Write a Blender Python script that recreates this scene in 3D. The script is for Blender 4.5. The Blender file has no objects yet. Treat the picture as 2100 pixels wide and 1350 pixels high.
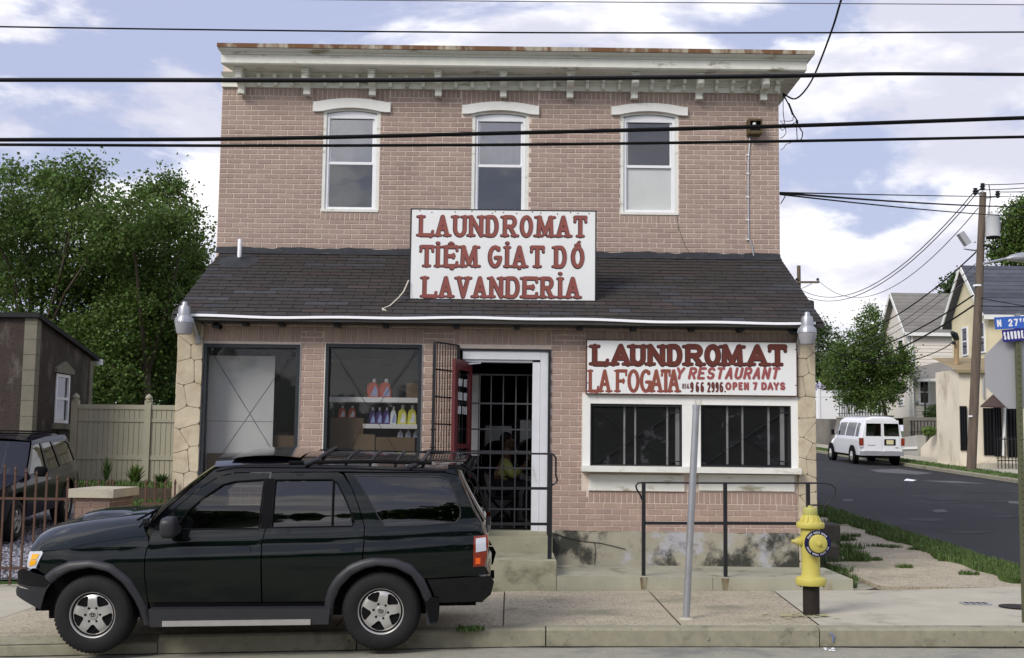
import bpy, bmesh, math, random
from mathutils import Vector, Matrix
from mathutils.geometry import delaunay_2d_cdt
random.seed(7)
R = math.radians
scene = bpy.context.scene
COL = scene.collection

# ------------------------------------------------------------------ camera
FPX, CX, CY = 2450.0, 1050.0, 675.0          # focal length and centre, in photo pixels (2100 x 1350)
CAM = Vector((0.0, -16.1, 1.97))
PITCH, ROLL = math.atan((915 - 675) / FPX), 0.0125
_f = Vector((0, math.cos(PITCH), math.sin(PITCH)))
_r0, _u0 = Vector((1, 0, 0)), Vector((0, -math.sin(PITCH), math.cos(PITCH)))
_r = _r0 * math.cos(ROLL) + _u0 * math.sin(ROLL)
_u = -_r0 * math.sin(ROLL) + _u0 * math.cos(ROLL)
cam_data = bpy.data.cameras.new('camera')
cam_data.sensor_width = 36.0
cam_data.lens = FPX / 2100 * 36.0
cam_data.clip_start, cam_data.clip_end = 0.1, 3000
cam = bpy.data.objects.new('camera', cam_data)
COL.objects.link(cam)
cam.matrix_world = Matrix(((_r.x, _u.x, -_f.x, CAM.x), (_r.y, _u.y, -_f.y, CAM.y), (_r.z, _u.z, -_f.z, CAM.z), (0, 0, 0, 1)))
scene.camera = cam
scene.render.resolution_x, scene.render.resolution_y = 1024, 658

# ------------------------------------------------------------------ world and sun
SKYOFF = (0.2, 1.2, 1.93)
SUN_ELEV, SUN_AZ = 37.0, 222.0    # azimuth clockwise from +Y: behind the camera, to its left
world = bpy.data.worlds.new('World'); scene.world = world; world.use_nodes = True
wt = world.node_tree; wt.nodes.clear()
def wn(t, **k):
    n = wt.nodes.new(t)
    for a, b in k.items(): setattr(n, a, b)
    return n
wl = wt.links.new
w_out, w_bg = wn('ShaderNodeOutputWorld'), wn('ShaderNodeBackground')
w_bg.inputs['Strength'].default_value = 0.1
w_sky = wn('ShaderNodeTexSky', sky_type='NISHITA', sun_disc=False, sun_elevation=R(SUN_ELEV), sun_rotation=R(SUN_AZ))
w_sky.air_density, w_sky.dust_density, w_sky.ozone_density = 1.3, 2.2, 2.0
w_tc = wn('ShaderNodeTexCoord')
w_map = wn('ShaderNodeMapping'); w_map.inputs['Scale'].default_value = (1.0, 1.0, 2.3); w_map.inputs['Location'].default_value = SKYOFF
wl(w_tc.outputs['Generated'], w_map.inputs['Vector'])
w_n1 = wn('ShaderNodeTexNoise'); w_n1.inputs['Scale'].default_value = 3.1; w_n1.inputs['Detail'].default_value = 9; w_n1.inputs['Roughness'].default_value = 0.56; w_n1.inputs['Distortion'].default_value = 0.35
wl(w_map.outputs['Vector'], w_n1.inputs['Vector'])
w_r1 = wn('ShaderNodeMapRange', interpolation_type='SMOOTHSTEP'); w_r1.inputs['From Min'].default_value = 0.445; w_r1.inputs['From Max'].default_value = 0.525
w_sep = wn('ShaderNodeSeparateXYZ'); wl(w_tc.outputs['Generated'], w_sep.inputs['Vector'])
w_el = wn('ShaderNodeMapRange'); w_el.inputs['From Min'].default_value = 0.0; w_el.inputs['From Max'].default_value = 0.5; w_el.inputs['To Min'].default_value = 0.06; w_el.inputs['To Max'].default_value = -0.05    # clouds pile up towards the horizon
wl(w_sep.outputs['Z'], w_el.inputs['Value'])
w_add = wn('ShaderNodeMath', operation='ADD'); wl(w_n1.outputs['Fac'], w_add.inputs[0]); wl(w_el.outputs['Result'], w_add.inputs[1])
wl(w_add.outputs['Value'], w_r1.inputs['Value'])
w_map2 = wn('ShaderNodeMapping'); w_map2.inputs['Scale'].default_value = (1.0, 1.0, 2.6); w_map2.inputs['Location'].default_value = (4.3, 1.9, 2.5)
wl(w_tc.outputs['Generated'], w_map2.inputs['Vector'])
w_n2 = wn('ShaderNodeTexNoise'); w_n2.inputs['Scale'].default_value = 4.6; w_n2.inputs['Detail'].default_value = 7; w_n2.inputs['Roughness'].default_value = 0.55
wl(w_map2.outputs['Vector'], w_n2.inputs['Vector'])
w_r2 = wn('ShaderNodeMapRange', interpolation_type='SMOOTHSTEP'); w_r2.inputs['From Min'].default_value = 0.43; w_r2.inputs['From Max'].default_value = 0.62
wl(w_n2.outputs['Fac'], w_r2.inputs['Value'])
w_cc = wn('ShaderNodeMix', data_type='RGBA'); w_cc.inputs['A'].default_value = (4.9, 4.95, 5.8, 1); w_cc.inputs['B'].default_value = (8.4, 8.35, 8.4, 1)
wl(w_r2.outputs['Result'], w_cc.inputs['Factor'])
w_pale = wn('ShaderNodeMix', data_type='RGBA'); w_pale.inputs['Factor'].default_value = 0.82; w_pale.inputs['B'].default_value = (3.5, 3.75, 5.3, 1)
wl(w_sky.outputs['Color'], w_pale.inputs['A'])
w_mix = wn('ShaderNodeMix', data_type='RGBA')
wl(w_r1.outputs['Result'], w_mix.inputs['Factor']); wl(w_pale.outputs['Result'], w_mix.inputs['A']); wl(w_cc.outputs['Result'], w_mix.inputs['B'])
wl(w_mix.outputs['Result'], w_bg.inputs['Color']); wl(w_bg.outputs['Background'], w_out.inputs['Surface'])

sun_data = bpy.data.lights.new('sun', 'SUN'); sun_data.energy = 1.7; sun_data.angle = R(22); sun_data.color = (1.0, 0.95, 0.87)
sun = bpy.data.objects.new('sun', sun_data); COL.objects.link(sun)
_sd = Vector((math.sin(R(SUN_AZ)) * math.cos(R(SUN_ELEV)), math.cos(R(SUN_AZ)) * math.cos(R(SUN_ELEV)), math.sin(R(SUN_ELEV))))
sun.rotation_euler = _sd.to_track_quat('Z', 'Y').to_euler(); sun.location = _sd * 60

vs = scene.view_settings
vs.view_transform, vs.look, vs.gamma, vs.exposure = 'Standard', 'None', 1.0, 0.62
vs.use_curve_mapping = False
scene.render.engine = 'CYCLES'
scene.cycles.use_denoising = True
scene.cycles.max_bounces = 6
world.cycles.sampling_method = 'MANUAL'; world.cycles.sample_map_resolution = 256
scene.cycles.transparent_max_bounces = 24

# ------------------------------------------------------------------ pixel -> place
def ray(px, py):
    return (_f + _r * ((px - CX) / FPX) + _u * ((CY - py) / FPX))
def P(px, py, y=0.0):
    """the point at depth y (a plane parallel to the shop front) seen at a photo pixel"""
    d = ray(px, py); t = (y - CAM.y) / d.y
    return CAM + d * t
def rect(px0, py0, px1, py1, y=0.0):
    mx, my = (px0 + px1) / 2, (py0 + py1) / 2
    return P(px0, my, y).x, P(px1, my, y).x, P(mx, py1, y).z, P(mx, py0, y).z
YK = -4.43                                   # face of the kerb
def G(x):                                    # the street falls away to the left
    if x > 5: return 0.117
    return 0.066 + (0.011 if x > .35 else 0.031) * (x - .35)
def HW(x, y):                                # top of the pavements and of the land behind them
    z = G(x) + 0.172 + 0.002 * (min(y, 0) - YK)
    if y > 0: z += (0.06 if x < -3 else 0.033) * y + (.06 if x < -3 else 0) * min(1, y)
    return z
def HS(x, y):                                # the main street
    return G(x) + 0.018 * max(0, min(YK - y, 5)) - 0.012 * max(0, YK - 5 - y)
def PG(px, py, H=HW):
    d = ray(px, py); t = 5.0
    for k in range(400):
        p = CAM + d * t
        if p.z <= H(p.x, p.y): break
        t += 0.25
    a, b = t - 0.25, t
    for k in range(30):
        m = (a + b) / 2; p = CAM + d * m
        if p.z <= H(p.x, p.y): b = m
        else: a = m
    return CAM + d * b

# ------------------------------------------------------------------ scene helpers
ROOT = {}
def tag(o, label=None, cat=None, group=None, kind=None):
    if label: o['label'] = label
    if cat: o['category'] = cat
    if group: o['group'] = group
    if kind: o['kind'] = kind
    return o
def thing(name, label, cat, loc=(0, 0, 0), group=None):
    o = bpy.data.objects.new(name, None); COL.objects.link(o)
    o.location = loc; o.empty_display_size = 0.2
    ROOT[o.name] = Vector(loc)
    return tag(o, label, cat, group)
def copy_tree(o, parent=None):
    c = o.copy(); COL.objects.link(c)
    if parent is not None: c.parent = parent
    ROOT[c.name] = ROOT.get(o.name, Vector((0, 0, 0)))
    for ch in list(o.children):
        copy_tree(ch, c)
    return c

class MB:
    """collects faces of one mesh"""
    def __init__(s): s.v, s.f, s.m = [], [], []; s.mi = 0
    def add(s, vs_, fs_):
        b = len(s.v); s.v.extend(tuple(q) for q in vs_)
        for f in fs_: s.f.append(tuple(b + i for i in f)); s.m.append(s.mi)
        return s
    def box(s, x0, x1, y0, y1, z0, z1):
        return s.add([(x0, y0, z0), (x1, y0, z0), (x1, y1, z0), (x0, y1, z0), (x0, y0, z1), (x1, y0, z1), (x1, y1, z1), (x0, y1, z1)],
                     [(0, 3, 2, 1), (4, 5, 6, 7), (0, 1, 5, 4), (1, 2, 6, 5), (2, 3, 7, 6), (3, 0, 4, 7)])
    def bbox(s, x0, x1, y0, y1, z0, z1, b=0.01):
        """box with chamfered front (-y) edges"""
        return s.add([(x0, y1, z0), (x1, y1, z0), (x1, y1, z1), (x0, y1, z1), (x0, y0 + b, z0), (x1, y0 + b, z0), (x1, y0 + b, z1), (x0, y0 + b, z1),
                      (x0 + b, y0, z0 + b), (x1 - b, y0, z0 + b), (x1 - b, y0, z1 - b), (x0 + b, y0, z1 - b)],
                     [(8, 9, 10, 11), (4, 5, 9, 8), (5, 6, 10, 9), (6, 7, 11, 10), (7, 4, 8, 11), (0, 1, 5, 4), (1, 2, 6, 5), (2, 3, 7, 6), (3, 0, 4, 7), (0, 3, 2, 1)])
    def quad(s, a, b, c, d): return s.add([a, b, c, d], [(0, 1, 2, 3)])
    def frame_axes(s, d):
        d = Vector(d).normalized(); a = Vector((0, 0, 1)) if abs(d.z) < 0.9 else Vector((1, 0, 0))
        u = d.cross(a).normalized(); return u, d.cross(u).normalized()
    def tube(s, pts, r, n=8, caps=True):
        pts = [Vector(p) for p in pts]; rs = r if isinstance(r, (list, tuple)) else [r] * len(pts)
        vs_, fs_ = [], []; pu = None
        for i, p in enumerate(pts):
            if i == 0: d = pts[1] - pts[0]
            elif i == len(pts) - 1: d = pts[-1] - pts[-2]
            else: d = (pts[i + 1] - p).normalized() + (p - pts[i - 1]).normalized()
            if d.length < 1e-9: d = Vector((0, 0, 1))
            d.normalize()
            if pu is None: u, w = s.frame_axes(d)
            else:
                u = (pu - d * pu.dot(d))
                u = u.normalized() if u.length > 1e-6 else s.frame_axes(d)[0]
                w = d.cross(u)
            pu = u
            for k in range(n):
                a = 2 * math.pi * k / n
                vs_.append(p + (u * math.cos(a) + w * math.sin(a)) * rs[i])
        for i in range(len(pts) - 1):
            for k in range(n):
                fs_.append((i * n + k, i * n + (k + 1) % n, (i + 1) * n + (k + 1) % n, (i + 1) * n + k))
        if caps:
            fs_.append(tuple(range(n))[::-1]); fs_.append(tuple((len(pts) - 1) * n + k for k in range(n)))
        return s.add(vs_, fs_)
    def bar(s, a, b, w, h, up=(0, 0, 1)):
        """rectangular bar from a to b"""
        a, b = Vector(a), Vector(b); d = (b - a).normalized(); up = Vector(up)
        if abs(d.dot(up)) > 0.98: up = Vector((0, 1, 0))
        u = d.cross(up).normalized() * (w / 2); q = u.cross(d).normalized() * (h / 2)
        vs_ = [a - u - q, a + u - q, a + u + q, a - u + q, b - u - q, b + u - q, b + u + q, b - u + q]
        return s.add(vs_, [(0, 1, 2, 3), (7, 6, 5, 4), (0, 4, 5, 1), (1, 5, 6, 2), (2, 6, 7, 3), (3, 7, 4, 0)])
    def lathe(s, prof, n=20, origin=(0, 0, 0), axis='z', cap=True):
        """prof: (radius, height) pairs turned round an axis through origin"""
        o = Vector(origin); vs_, fs_ = [], []
        for (r, h) in prof:
            for k in range(n):
                a = 2 * math.pi * k / n; c, q = r * math.cos(a), r * math.sin(a)
                vs_.append(o + (Vector((c, q, h)) if axis == 'z' else Vector((c, h, q)) if axis == 'y' else Vector((h, c, q))))
        for i in range(len(prof) - 1):
            for k in range(n):
                fs_.append((i * n + k, i * n + (k + 1) % n, (i + 1) * n + (k + 1) % n, (i + 1) * n + k))
        if cap:
            fs_.append(tuple(range(n))[::-1]); fs_.append(tuple((len(prof) - 1) * n + k for k in range(n)))
        return s.add(vs_, fs_)
    def prism(s, poly, y0, y1, ax='y'):
        """2-d outline (x, z) given a thickness in y, or (y, z) in x for ax='x', (x, y) in z for ax='z'"""
        n = len(poly)
        mk = {'y': lambda p, t: (p[0], t, p[1]), 'x': lambda p, t: (t, p[0], p[1]), 'z': lambda p, t: (p[0], p[1], t)}[ax]
        vs_ = [mk(p, y0) for p in poly] + [mk(p, y1) for p in poly]
        fs_ = [tuple(range(n)), tuple(range(n, 2 * n))[::-1]] + [(i, (i + 1) % n, n + (i + 1) % n, n + i) for i in range(n)]
        return s.add(vs_, fs_)
    def sphere(s, c, rx, ry=None, rz=None, nu=10, nv=7):
        ry = ry or rx; rz = rz or rx; c = Vector(c); vs_, fs_ = [], []
        for j in range(1, nv):
            t = math.pi * j / nv
            for k in range(nu):
                a = 2 * math.pi * k / nu
                vs_.append(c + Vector((rx * math.sin(t) * math.cos(a), ry * math.sin(t) * math.sin(a), rz * math.cos(t))))
        vs_.append(c + Vector((0, 0, rz))); vs_.append(c - Vector((0, 0, rz))); t_, b_ = len(vs_) - 2, len(vs_) - 1
        for j in range(nv - 2):
            for k in range(nu):
                fs_.append((j * nu + k, (j + 1) * nu + k, (j + 1) * nu + (k + 1) % nu, j * nu + (k + 1) % nu))
        for k in range(nu):
            fs_.append((t_, k, (k + 1) % nu)); fs_.append((b_, (nv - 2) * nu + (k + 1) % nu, (nv - 2) * nu + k))
        return s.add(vs_, fs_)
    def cdt(s, outline, holes, fn, step=0.04, thick=None):
        """flat outline (u, v) with holes, filled with a fine mesh and bent through fn(u, v) -> point"""
        def dens(poly):
            out = []
            for i, a in enumerate(poly):
                b = poly[(i + 1) % len(poly)]; L = math.dist(a, b); k = max(1, int(L / step))
                out += [(a[0] + (b[0] - a[0]) * t / k, a[1] + (b[1] - a[1]) * t / k) for t in range(k)]
            return out
        def inside(p, poly):
            c = False; j = len(poly) - 1
            for i in range(len(poly)):
                (xi, yi), (xj, yj) = poly[i], poly[j]
                if (yi > p[1]) != (yj > p[1]) and p[0] < (xj - xi) * (p[1] - yi) / (yj - yi) + xi: c = not c
                j = i
            return c
        loops = [dens(outline)] + [dens(h) for h in holes]
        pts, edges = [], []
        for L in loops:
            b = len(pts); pts += L; edges += [(b + i, b + (i + 1) % len(L)) for i in range(len(L))]
        xs = [p[0] for p in outline]; ys = [p[1] for p in outline]
        nx = int((max(xs) - min(xs)) / step) + 1; ny = int((max(ys) - min(ys)) / step) + 1
        bp = list(pts); cell = {}
        for q in bp: cell.setdefault((int(q[0] // step), int(q[1] // step)), []).append(q)
        for i in range(nx + 1):
            for j in range(ny + 1):
                p = (min(xs) + (i + (0.5 if j % 2 else 0)) * step, min(ys) + j * step)
                if not inside(p, outline) or any(inside(p, h) for h in holes): continue
                ci, cj = int(p[0] // step), int(p[1] // step)
                if any(math.dist(p, q) < step * 0.5 for a in (-1, 0, 1) for b in (-1, 0, 1) for q in cell.get((ci + a, cj + b), ())): continue
                pts.append(p)
        r = delaunay_2d_cdt([Vector(p) for p in pts], edges, [], 0, 1e-6)
        vv, ff = r[0], r[2]; keep = []
        for f in ff:
            c = (sum(vv[i][0] for i in f) / len(f), sum(vv[i][1] for i in f) / len(f))
            if inside(c, outline) and not any(inside(c, h) for h in holes): keep.append(tuple(f))
        return s.add([fn(v[0], v[1]) for v in vv], keep)
    def build(s, name, mat, parent=None, local=False, smooth=False, at=None, autosmooth=None):
        me = bpy.data.meshes.new(name)
        off = Vector((0, 0, 0))
        if parent is not None and not local: off = ROOT.get(parent.name, off)
        if at is not None: off = Vector(at)
        me.from_pydata([(x - off.x, y - off.y, z - off.z) for x, y, z in s.v], [], s.f)
        mats = mat if isinstance(mat, (list, tuple)) else [mat]
        for m in mats: me.materials.append(m)
        if len(mats) > 1:
            for p, i in zip(me.polygons, s.m): p.material_index = i
        bm = bmesh.new(); bm.from_mesh(me)
        bmesh.ops.recalc_face_normals(bm, faces=bm.faces)
        bm.to_mesh(me); bm.free()
        if smooth:
            for p in me.polygons: p.use_smooth = True
            me.set_sharp_from_angle(angle=R(autosmooth or 40))
        o = bpy.data.objects.new(name, me); COL.objects.link(o)
        if at is not None: o.location = at
        if parent is not None:
            o.parent = parent; ROOT[o.name] = ROOT.get(parent.name, Vector((0, 0, 0)))
        else: ROOT[o.name] = off
        return o
def part(name, mat, parent, fn, **k):
    m = MB(); fn(m); return m.build(name, mat, parent, **k)

# ------------------------------------------------------------------ materials
def mat(name, base, rough=0.7, var=0.12, scale=6.0, metal=0.0, spec=0.4, island=0.0, hue=0.0, bump=0.0, bscale=60.0, stain=None, stain2=None, coat=0.0, stretch=(1, 1, 1), trans=0.0, ior=1.45, objrand=0.0, rvar=0.0, bdist=0.004):
    m = bpy.data.materials.new(name); m.use_nodes = True
    t = m.node_tree; N, L = t.nodes, t.links.new
    b = N['Principled BSDF']
    geo = N.new('ShaderNodeNewGeometry')
    mp = N.new('ShaderNodeMapping'); mp.inputs['Scale'].default_value = stretch; L(geo.outputs['Position'], mp.inputs['Vector'])
    nz = N.new('ShaderNodeTexNoise'); nz.inputs['Scale'].default_value = scale; nz.inputs['Detail'].default_value = 6; nz.inputs['Roughness'].default_value = 0.6
    L(mp.outputs['Vector'], nz.inputs['Vector'])
    def mathn(op, a, c):
        n = N.new('ShaderNodeMath'); n.operation = op
        for i, q in enumerate((a, c)):
            if isinstance(q, (int, float)): n.inputs[i].default_value = q
            else: L(q, n.inputs[i])
        return n.outputs[0]
    val = mathn('ADD', mathn('MULTIPLY', mathn('SUBTRACT', nz.outputs['Fac'], 0.5), 4 * var), 1.0)
    if island:
        val = mathn('MULTIPLY', val, mathn('ADD', mathn('MULTIPLY', mathn('SUBTRACT', geo.outputs['Random Per Island'], 0.5), 2 * island), 1.0))
    if objrand:
        oi = N.new('ShaderNodeObjectInfo')
        val = mathn('MULTIPLY', val, mathn('ADD', mathn('MULTIPLY', mathn('SUBTRACT', oi.outputs['Random'], 0.5), 2 * objrand), 1.0))
    mx = N.new('ShaderNodeMix'); mx.data_type = 'RGBA'; mx.blend_type = 'MULTIPLY'; mx.inputs['Factor'].default_value = 1.0
    mx.inputs['A'].default_value = (*base, 1); L(val, mx.inputs['B'])
    c = mx.outputs['Result']
    if hue:
        hs = N.new('ShaderNodeHueSaturation'); L(c, hs.inputs['Color'])
        src = geo.outputs['Random Per Island'] if island else N.new('ShaderNodeObjectInfo').outputs['Random']
        L(mathn('ADD', mathn('MULTIPLY', mathn('SUBTRACT', src, 0.5), hue), 0.5), hs.inputs['Hue'])
        c = hs.outputs['Color']
    for st in (stain, stain2):
        if not st: continue
        colr, sc, lo, hi, stc = st
        m2 = N.new('ShaderNodeMapping'); m2.inputs['Scale'].default_value = stc; m2.inputs['Location'].default_value = (3.1 + sc, 1.7, 5.3); L(geo.outputs['Position'], m2.inputs['Vector'])
        n2 = N.new('ShaderNodeTexNoise'); n2.inputs['Scale'].default_value = sc; n2.inputs['Detail'].default_value = 8; n2.inputs['Roughness'].default_value = 0.65; L(m2.outputs['Vector'], n2.inputs['Vector'])
        mr = N.new('ShaderNodeMapRange'); mr.interpolation_type = 'SMOOTHSTEP'; mr.inputs['From Min'].default_value = lo; mr.inputs['From Max'].default_value = hi; L(n2.outputs['Fac'], mr.inputs['Value'])
        m3 = N.new('ShaderNodeMix'); m3.data_type = 'RGBA'; L(mr.outputs['Result'], m3.inputs['Factor']); L(c, m3.inputs['A']); m3.inputs['B'].default_value = (*colr, 1)
        c = m3.outputs['Result']
    L(c, b.inputs['Base Color'])
    b.inputs['Roughness'].default_value = rough; b.inputs['Metallic'].default_value = metal; b.inputs['Specular IOR Level'].default_value = spec
    if rvar:
        L(mathn('ADD', mathn('MULTIPLY', mathn('SUBTRACT', nz.outputs['Fac'], 0.5), 4 * rvar), rough), b.inputs['Roughness'])
    b.inputs['Coat Weight'].default_value = coat; b.inputs['Coat Roughness'].default_value = 0.04
    b.inputs['Transmission Weight'].default_value = trans; b.inputs['IOR'].default_value = ior
    if bump:
        nb = N.new('ShaderNodeTexNoise'); nb.inputs['Scale'].default_value = bscale; nb.inputs['Detail'].default_value = 5; L(mp.outputs['Vector'], nb.inputs['Vector'])
        bp = N.new('ShaderNodeBump'); bp.inputs['Strength'].default_value = bump; bp.inputs['Distance'].default_value = bdist; L(nb.outputs['Fac'], bp.inputs['Height']); L(bp.outputs['Normal'], b.inputs['Normal'])
    return m
def glass(name, tint, refl=1.45, alpha=0.6, rough=0.02):
    """thin window glass: a mirror-like coat over a see-through tint"""
    m = bpy.data.materials.new(name); m.use_nodes = True
    t = m.node_tree; N, L = t.nodes, t.links.new; N.clear()
    o = N.new('ShaderNodeOutputMaterial'); g = N.new('ShaderNodeBsdfGlossy'); g.inputs['Roughness'].default_value = rough
    tr = N.new('ShaderNodeBsdfTransparent'); tr.inputs['Color'].default_value = (*tint, 1)
    fr = N.new('ShaderNodeFresnel'); fr.inputs['IOR'].default_value = refl
    geo = N.new('ShaderNodeNewGeometry'); ir = N.new('ShaderNodeMapRange'); ir.inputs['To Min'].default_value = refl; ir.inputs['To Max'].default_value = 1 / refl; L(geo.outputs['Backfacing'], ir.inputs['Value']); L(ir.outputs['Result'], fr.inputs['IOR'])   # same mirror strength from both sides
    nz = N.new('ShaderNodeTexNoise'); nz.inputs['Scale'].default_value = 1.6; nz.inputs['Detail'].default_value = 2; L(geo.outputs['Position'], nz.inputs['Vector'])
    bp = N.new('ShaderNodeBump'); bp.inputs['Strength'].default_value = 0.12; bp.inputs['Distance'].default_value = 0.02; L(nz.outputs['Fac'], bp.inputs['Height'])
    L(bp.outputs['Normal'], g.inputs['Normal'])
    mx = N.new('ShaderNodeMixShader'); L(fr.outputs['Fac'], mx.inputs['Fac']); L(tr.outputs['BSDF'], mx.inputs[1]); L(g.outputs['BSDF'], mx.inputs[2]); L(mx.outputs['Shader'], o.inputs['Surface'])
    return m

M = {}
M['brick'] = mat('brick', (0.375, 0.282, 0.238), 0.85, 0.09, 5, island=0.07, hue=0.012, bump=0.5, bscale=90, objrand=0.08, stain=((0.255, 0.185, 0.155), 0.7, 0.50, 0.75, (1, 1, .5)), stain2=((.40, .33, .29), 1.6, .62, .78, (1, 1, .4)))
M['brick_low'] = mat('brick_low', (0.385, 0.279, 0.230), 0.85, 0.11, 5, hue=0.016, bump=0.5, bscale=90, objrand=0.08, stain=((0.25, 0.17, 0.135), 1.3, 0.60, 0.76, (1, 1, 0.6)))
M['mortar'] = mat('mortar', (0.66, 0.56, 0.495), 0.9, 0.10, 12, bump=0.3)
M['white_paint'] = mat('white_paint', (0.80, 0.80, 0.77), 0.55, 0.05, 7, stain=((0.42, 0.40, 0.33), 3.2, 0.60, 0.74, (1, 1, 0.5)))
M['cornice_paint'] = mat('cornice_paint', (0.74, 0.74, 0.67), 0.7, 0.08, 6, stain=((0.30, 0.28, 0.22), 4.0, 0.56, 0.70, (0.6, 1, 1.6)), bump=0.3, bscale=35)
M['peel_paint'] = mat('peel_paint', (0.74, 0.74, 0.69), 0.7, 0.06, 6, stain=((0.33, 0.30, 0.22), 4.0, 0.55, 0.70, (0.5, 1, 1.6)), stain2=((0.16, 0.14, 0.12), 9.0, 0.67, 0.72, (0.7, 1, 1.2)), bump=0.3)
M['rust_metal'] = mat('rust_metal', (0.42, 0.38, 0.30), 0.8, 0.2, 6, stain=((0.17, 0.085, 0.04), 2.6, 0.38, 0.54, (1.5, 1, 0.4)), stain2=((0.07, 0.045, 0.03), 7, 0.6, 0.7, (1.6, 1, 0.3)))
M['vinyl'] = mat('vinyl', (0.80, 0.81, 0.84), 0.4, 0.02, 5)
M['black_metal'] = mat('black_metal', (0.014, 0.015, 0.018), 0.42, 0.2, 12, spec=0.5)
M['dark_frame'] = mat('dark_frame', (0.022, 0.027, 0.032), 0.5, 0.25, 9)
M['wire_mesh'] = mat('wire_mesh', (0.05, 0.052, 0.055), 0.55, 0.1, 9, metal=0.3)
M['concrete'] = mat('concrete', (0.32, 0.30, 0.24), 0.92, 0.16, 3, bump=0.6, bscale=120, stain=((0.20, 0.185, 0.13), 2.0, 0.50, 0.70, (1, 1, 1)), stain2=((0.13, 0.12, 0.09), 5.0, 0.60, 0.74, (1, 1, 1.3)))
M['step_concrete'] = mat('step_concrete', (0.34, 0.33, 0.24), 0.92, 0.16, 3, bump=0.6, bscale=110, stain=((0.17, 0.165, 0.11), 2.2, 0.50, 0.70, (1, 1, 1.6)))
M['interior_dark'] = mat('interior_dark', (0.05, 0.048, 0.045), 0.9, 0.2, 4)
M['interior_floor'] = mat('interior_floor', (0.07, 0.06, 0.05), 0.5, 0.2, 4)
M['glass'] = glass('glass', (0.985, 0.99, 0.99), 1.45)
M['glass_sky'] = glass('glass_sky', (0.6, 0.62, 0.65), 3.4)
M['glass_up'] = glass('glass_up', (0.42, 0.45, 0.47), 2.3)
M['glass_bright'] = glass('glass_bright', (0.66, 0.68, 0.68), 1.6)
M['screen'] = mat('screen', (0.10, 0.105, 0.11), 0.8, 0.15, 2)
# ================================================================== ground, streets, pavements
M['asphalt'] = mat('asphalt', (0.31, 0.30, 0.245), 0.9, 0.14, 7, bump=0.8, bscale=150, stain=((0.19, 0.187, 0.17), 1.1, 0.48, 0.66, (1, 1, 1)), stain2=((0.15, 0.146, 0.13), 60, 0.54, 0.66, (1, 1, 1)))
M['asphalt_dark'] = mat('asphalt_dark', (0.014, 0.014, 0.018), 0.85, 0.22, 5, bump=0.7, bscale=110, stain=((0.026, 0.026, 0.032), 0.5, 0.50, 0.66, (1, 0.35, 1)), stain2=((0.013, 0.013, 0.016), 0.6, 0.54, 0.62, (0.35, 1.2, 1)))
M['patch'] = mat('patch', (0.10, 0.10, 0.105), 0.9, 0.3, 6, bump=0.5)
M['slab'] = mat('slab', (0.44, 0.385, 0.285), 0.92, 0.13, 3, bump=0.7, bscale=140, objrand=0.05, stain=((0.12, 0.105, 0.08), 36, 0.52, 0.64, (1, 1, 1)), stain2=((0.215, 0.205, 0.145), 1.2, 0.50, 0.72, (1, 1, 1)))
M['slab_smooth'] = mat('slab_smooth', (0.44, 0.41, 0.33), 0.9, 0.10, 2.2, bump=0.35, bscale=120, stain=((0.29, 0.27, 0.21), 1.4, 0.52, 0.72, (1, 1, 1)))
M['kerb'] = mat('kerb', (0.27, 0.255, 0.185), 0.92, 0.17, 9, bump=0.8, bscale=90, objrand=0.04, stain=((0.16, 0.15, 0.105), 3.4, 0.52, 0.70, (1, 1, 1)), stain2=((0.10, 0.095, 0.075), 14, 0.62, 0.70, (1, 1, 1)))
M['soil'] = mat('soil', (0.07, 0.055, 0.04), 0.95, 0.25, 5, bump=0.8, bscale=40)
M['lawn'] = mat('lawn', (0.045, 0.085, 0.022), 0.95, 0.25, 4, bump=0.8, bscale=60)
M['grass'] = mat('grass', (0.085, 0.135, 0.035), 0.7, 0.2, 1.2, island=0.35, hue=0.05)
M['gravel_bed'] = mat('gravel_bed', (0.10, 0.10, 0.115), 0.95, 0.35, 30, bump=1.0, bscale=60)
M['stone_chip'] = mat('stone_chip', (0.24, 0.24, 0.28), 0.8, 0.15, 9, island=0.65)

def sheet(name, H, xs, ys, m, dz=0.0, kind='structure', parent=None):
    b = MB(); nx, ny = len(xs), len(ys)
    b.add([(x, y, H(x, y) + dz) for y in ys for x in xs], [(j * nx + i, j * nx + i + 1, (j + 1) * nx + i + 1, (j + 1) * nx + i) for j in range(ny - 1) for i in range(nx - 1)])
    o = b.build(name, m, parent)
    if parent is None: o['kind'] = kind
    return o
def seq(a, b, n): return [a + (b - a) * i / n for i in range(n + 1)]
XK, XE = 7.2, 16.8                     # kerbs of the side street
def HR(x, y):                          # side street surface
    return HW(x, y) - 0.13 + 0.02 * min(x - XK, XE - x)
def HG(x, y):                          # bare land
    if y < YK: return HS(x, max(y, -14)) - 0.10
    z = HW(x, min(y, 130))
    if XK - 0.5 < x < XE + 0.5: return z - 0.30
    if y < 0.4 or x > -4.4: return z - 0.22
    return z - 0.02
sheet('ground', HG, [-400, -120, -60, -30, -15, -12, -9, -7, -5.2, -4.4, -4.38, -3, 0, 2, 4.5, 6.69, 6.7, 12, 17.3, 17.31, 22, 30, 60, 120, 400],
      [-120, -60, -30, -20, -14, -9.43, -4.44, -4.43, -2, 0, 0.39, 0.4, 4, 8, 12, 18, 25, 35, 50, 80, 130, 500], M['lawn'])
sheet('street', HS, [-80, -40, -20, -12, -8, -6, -4, -2, 0, 2, 6, 12, 40, 80], [-14.0, -12, -9.43, -7, -5.5, YK + 0.02], M['asphalt'])
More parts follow.
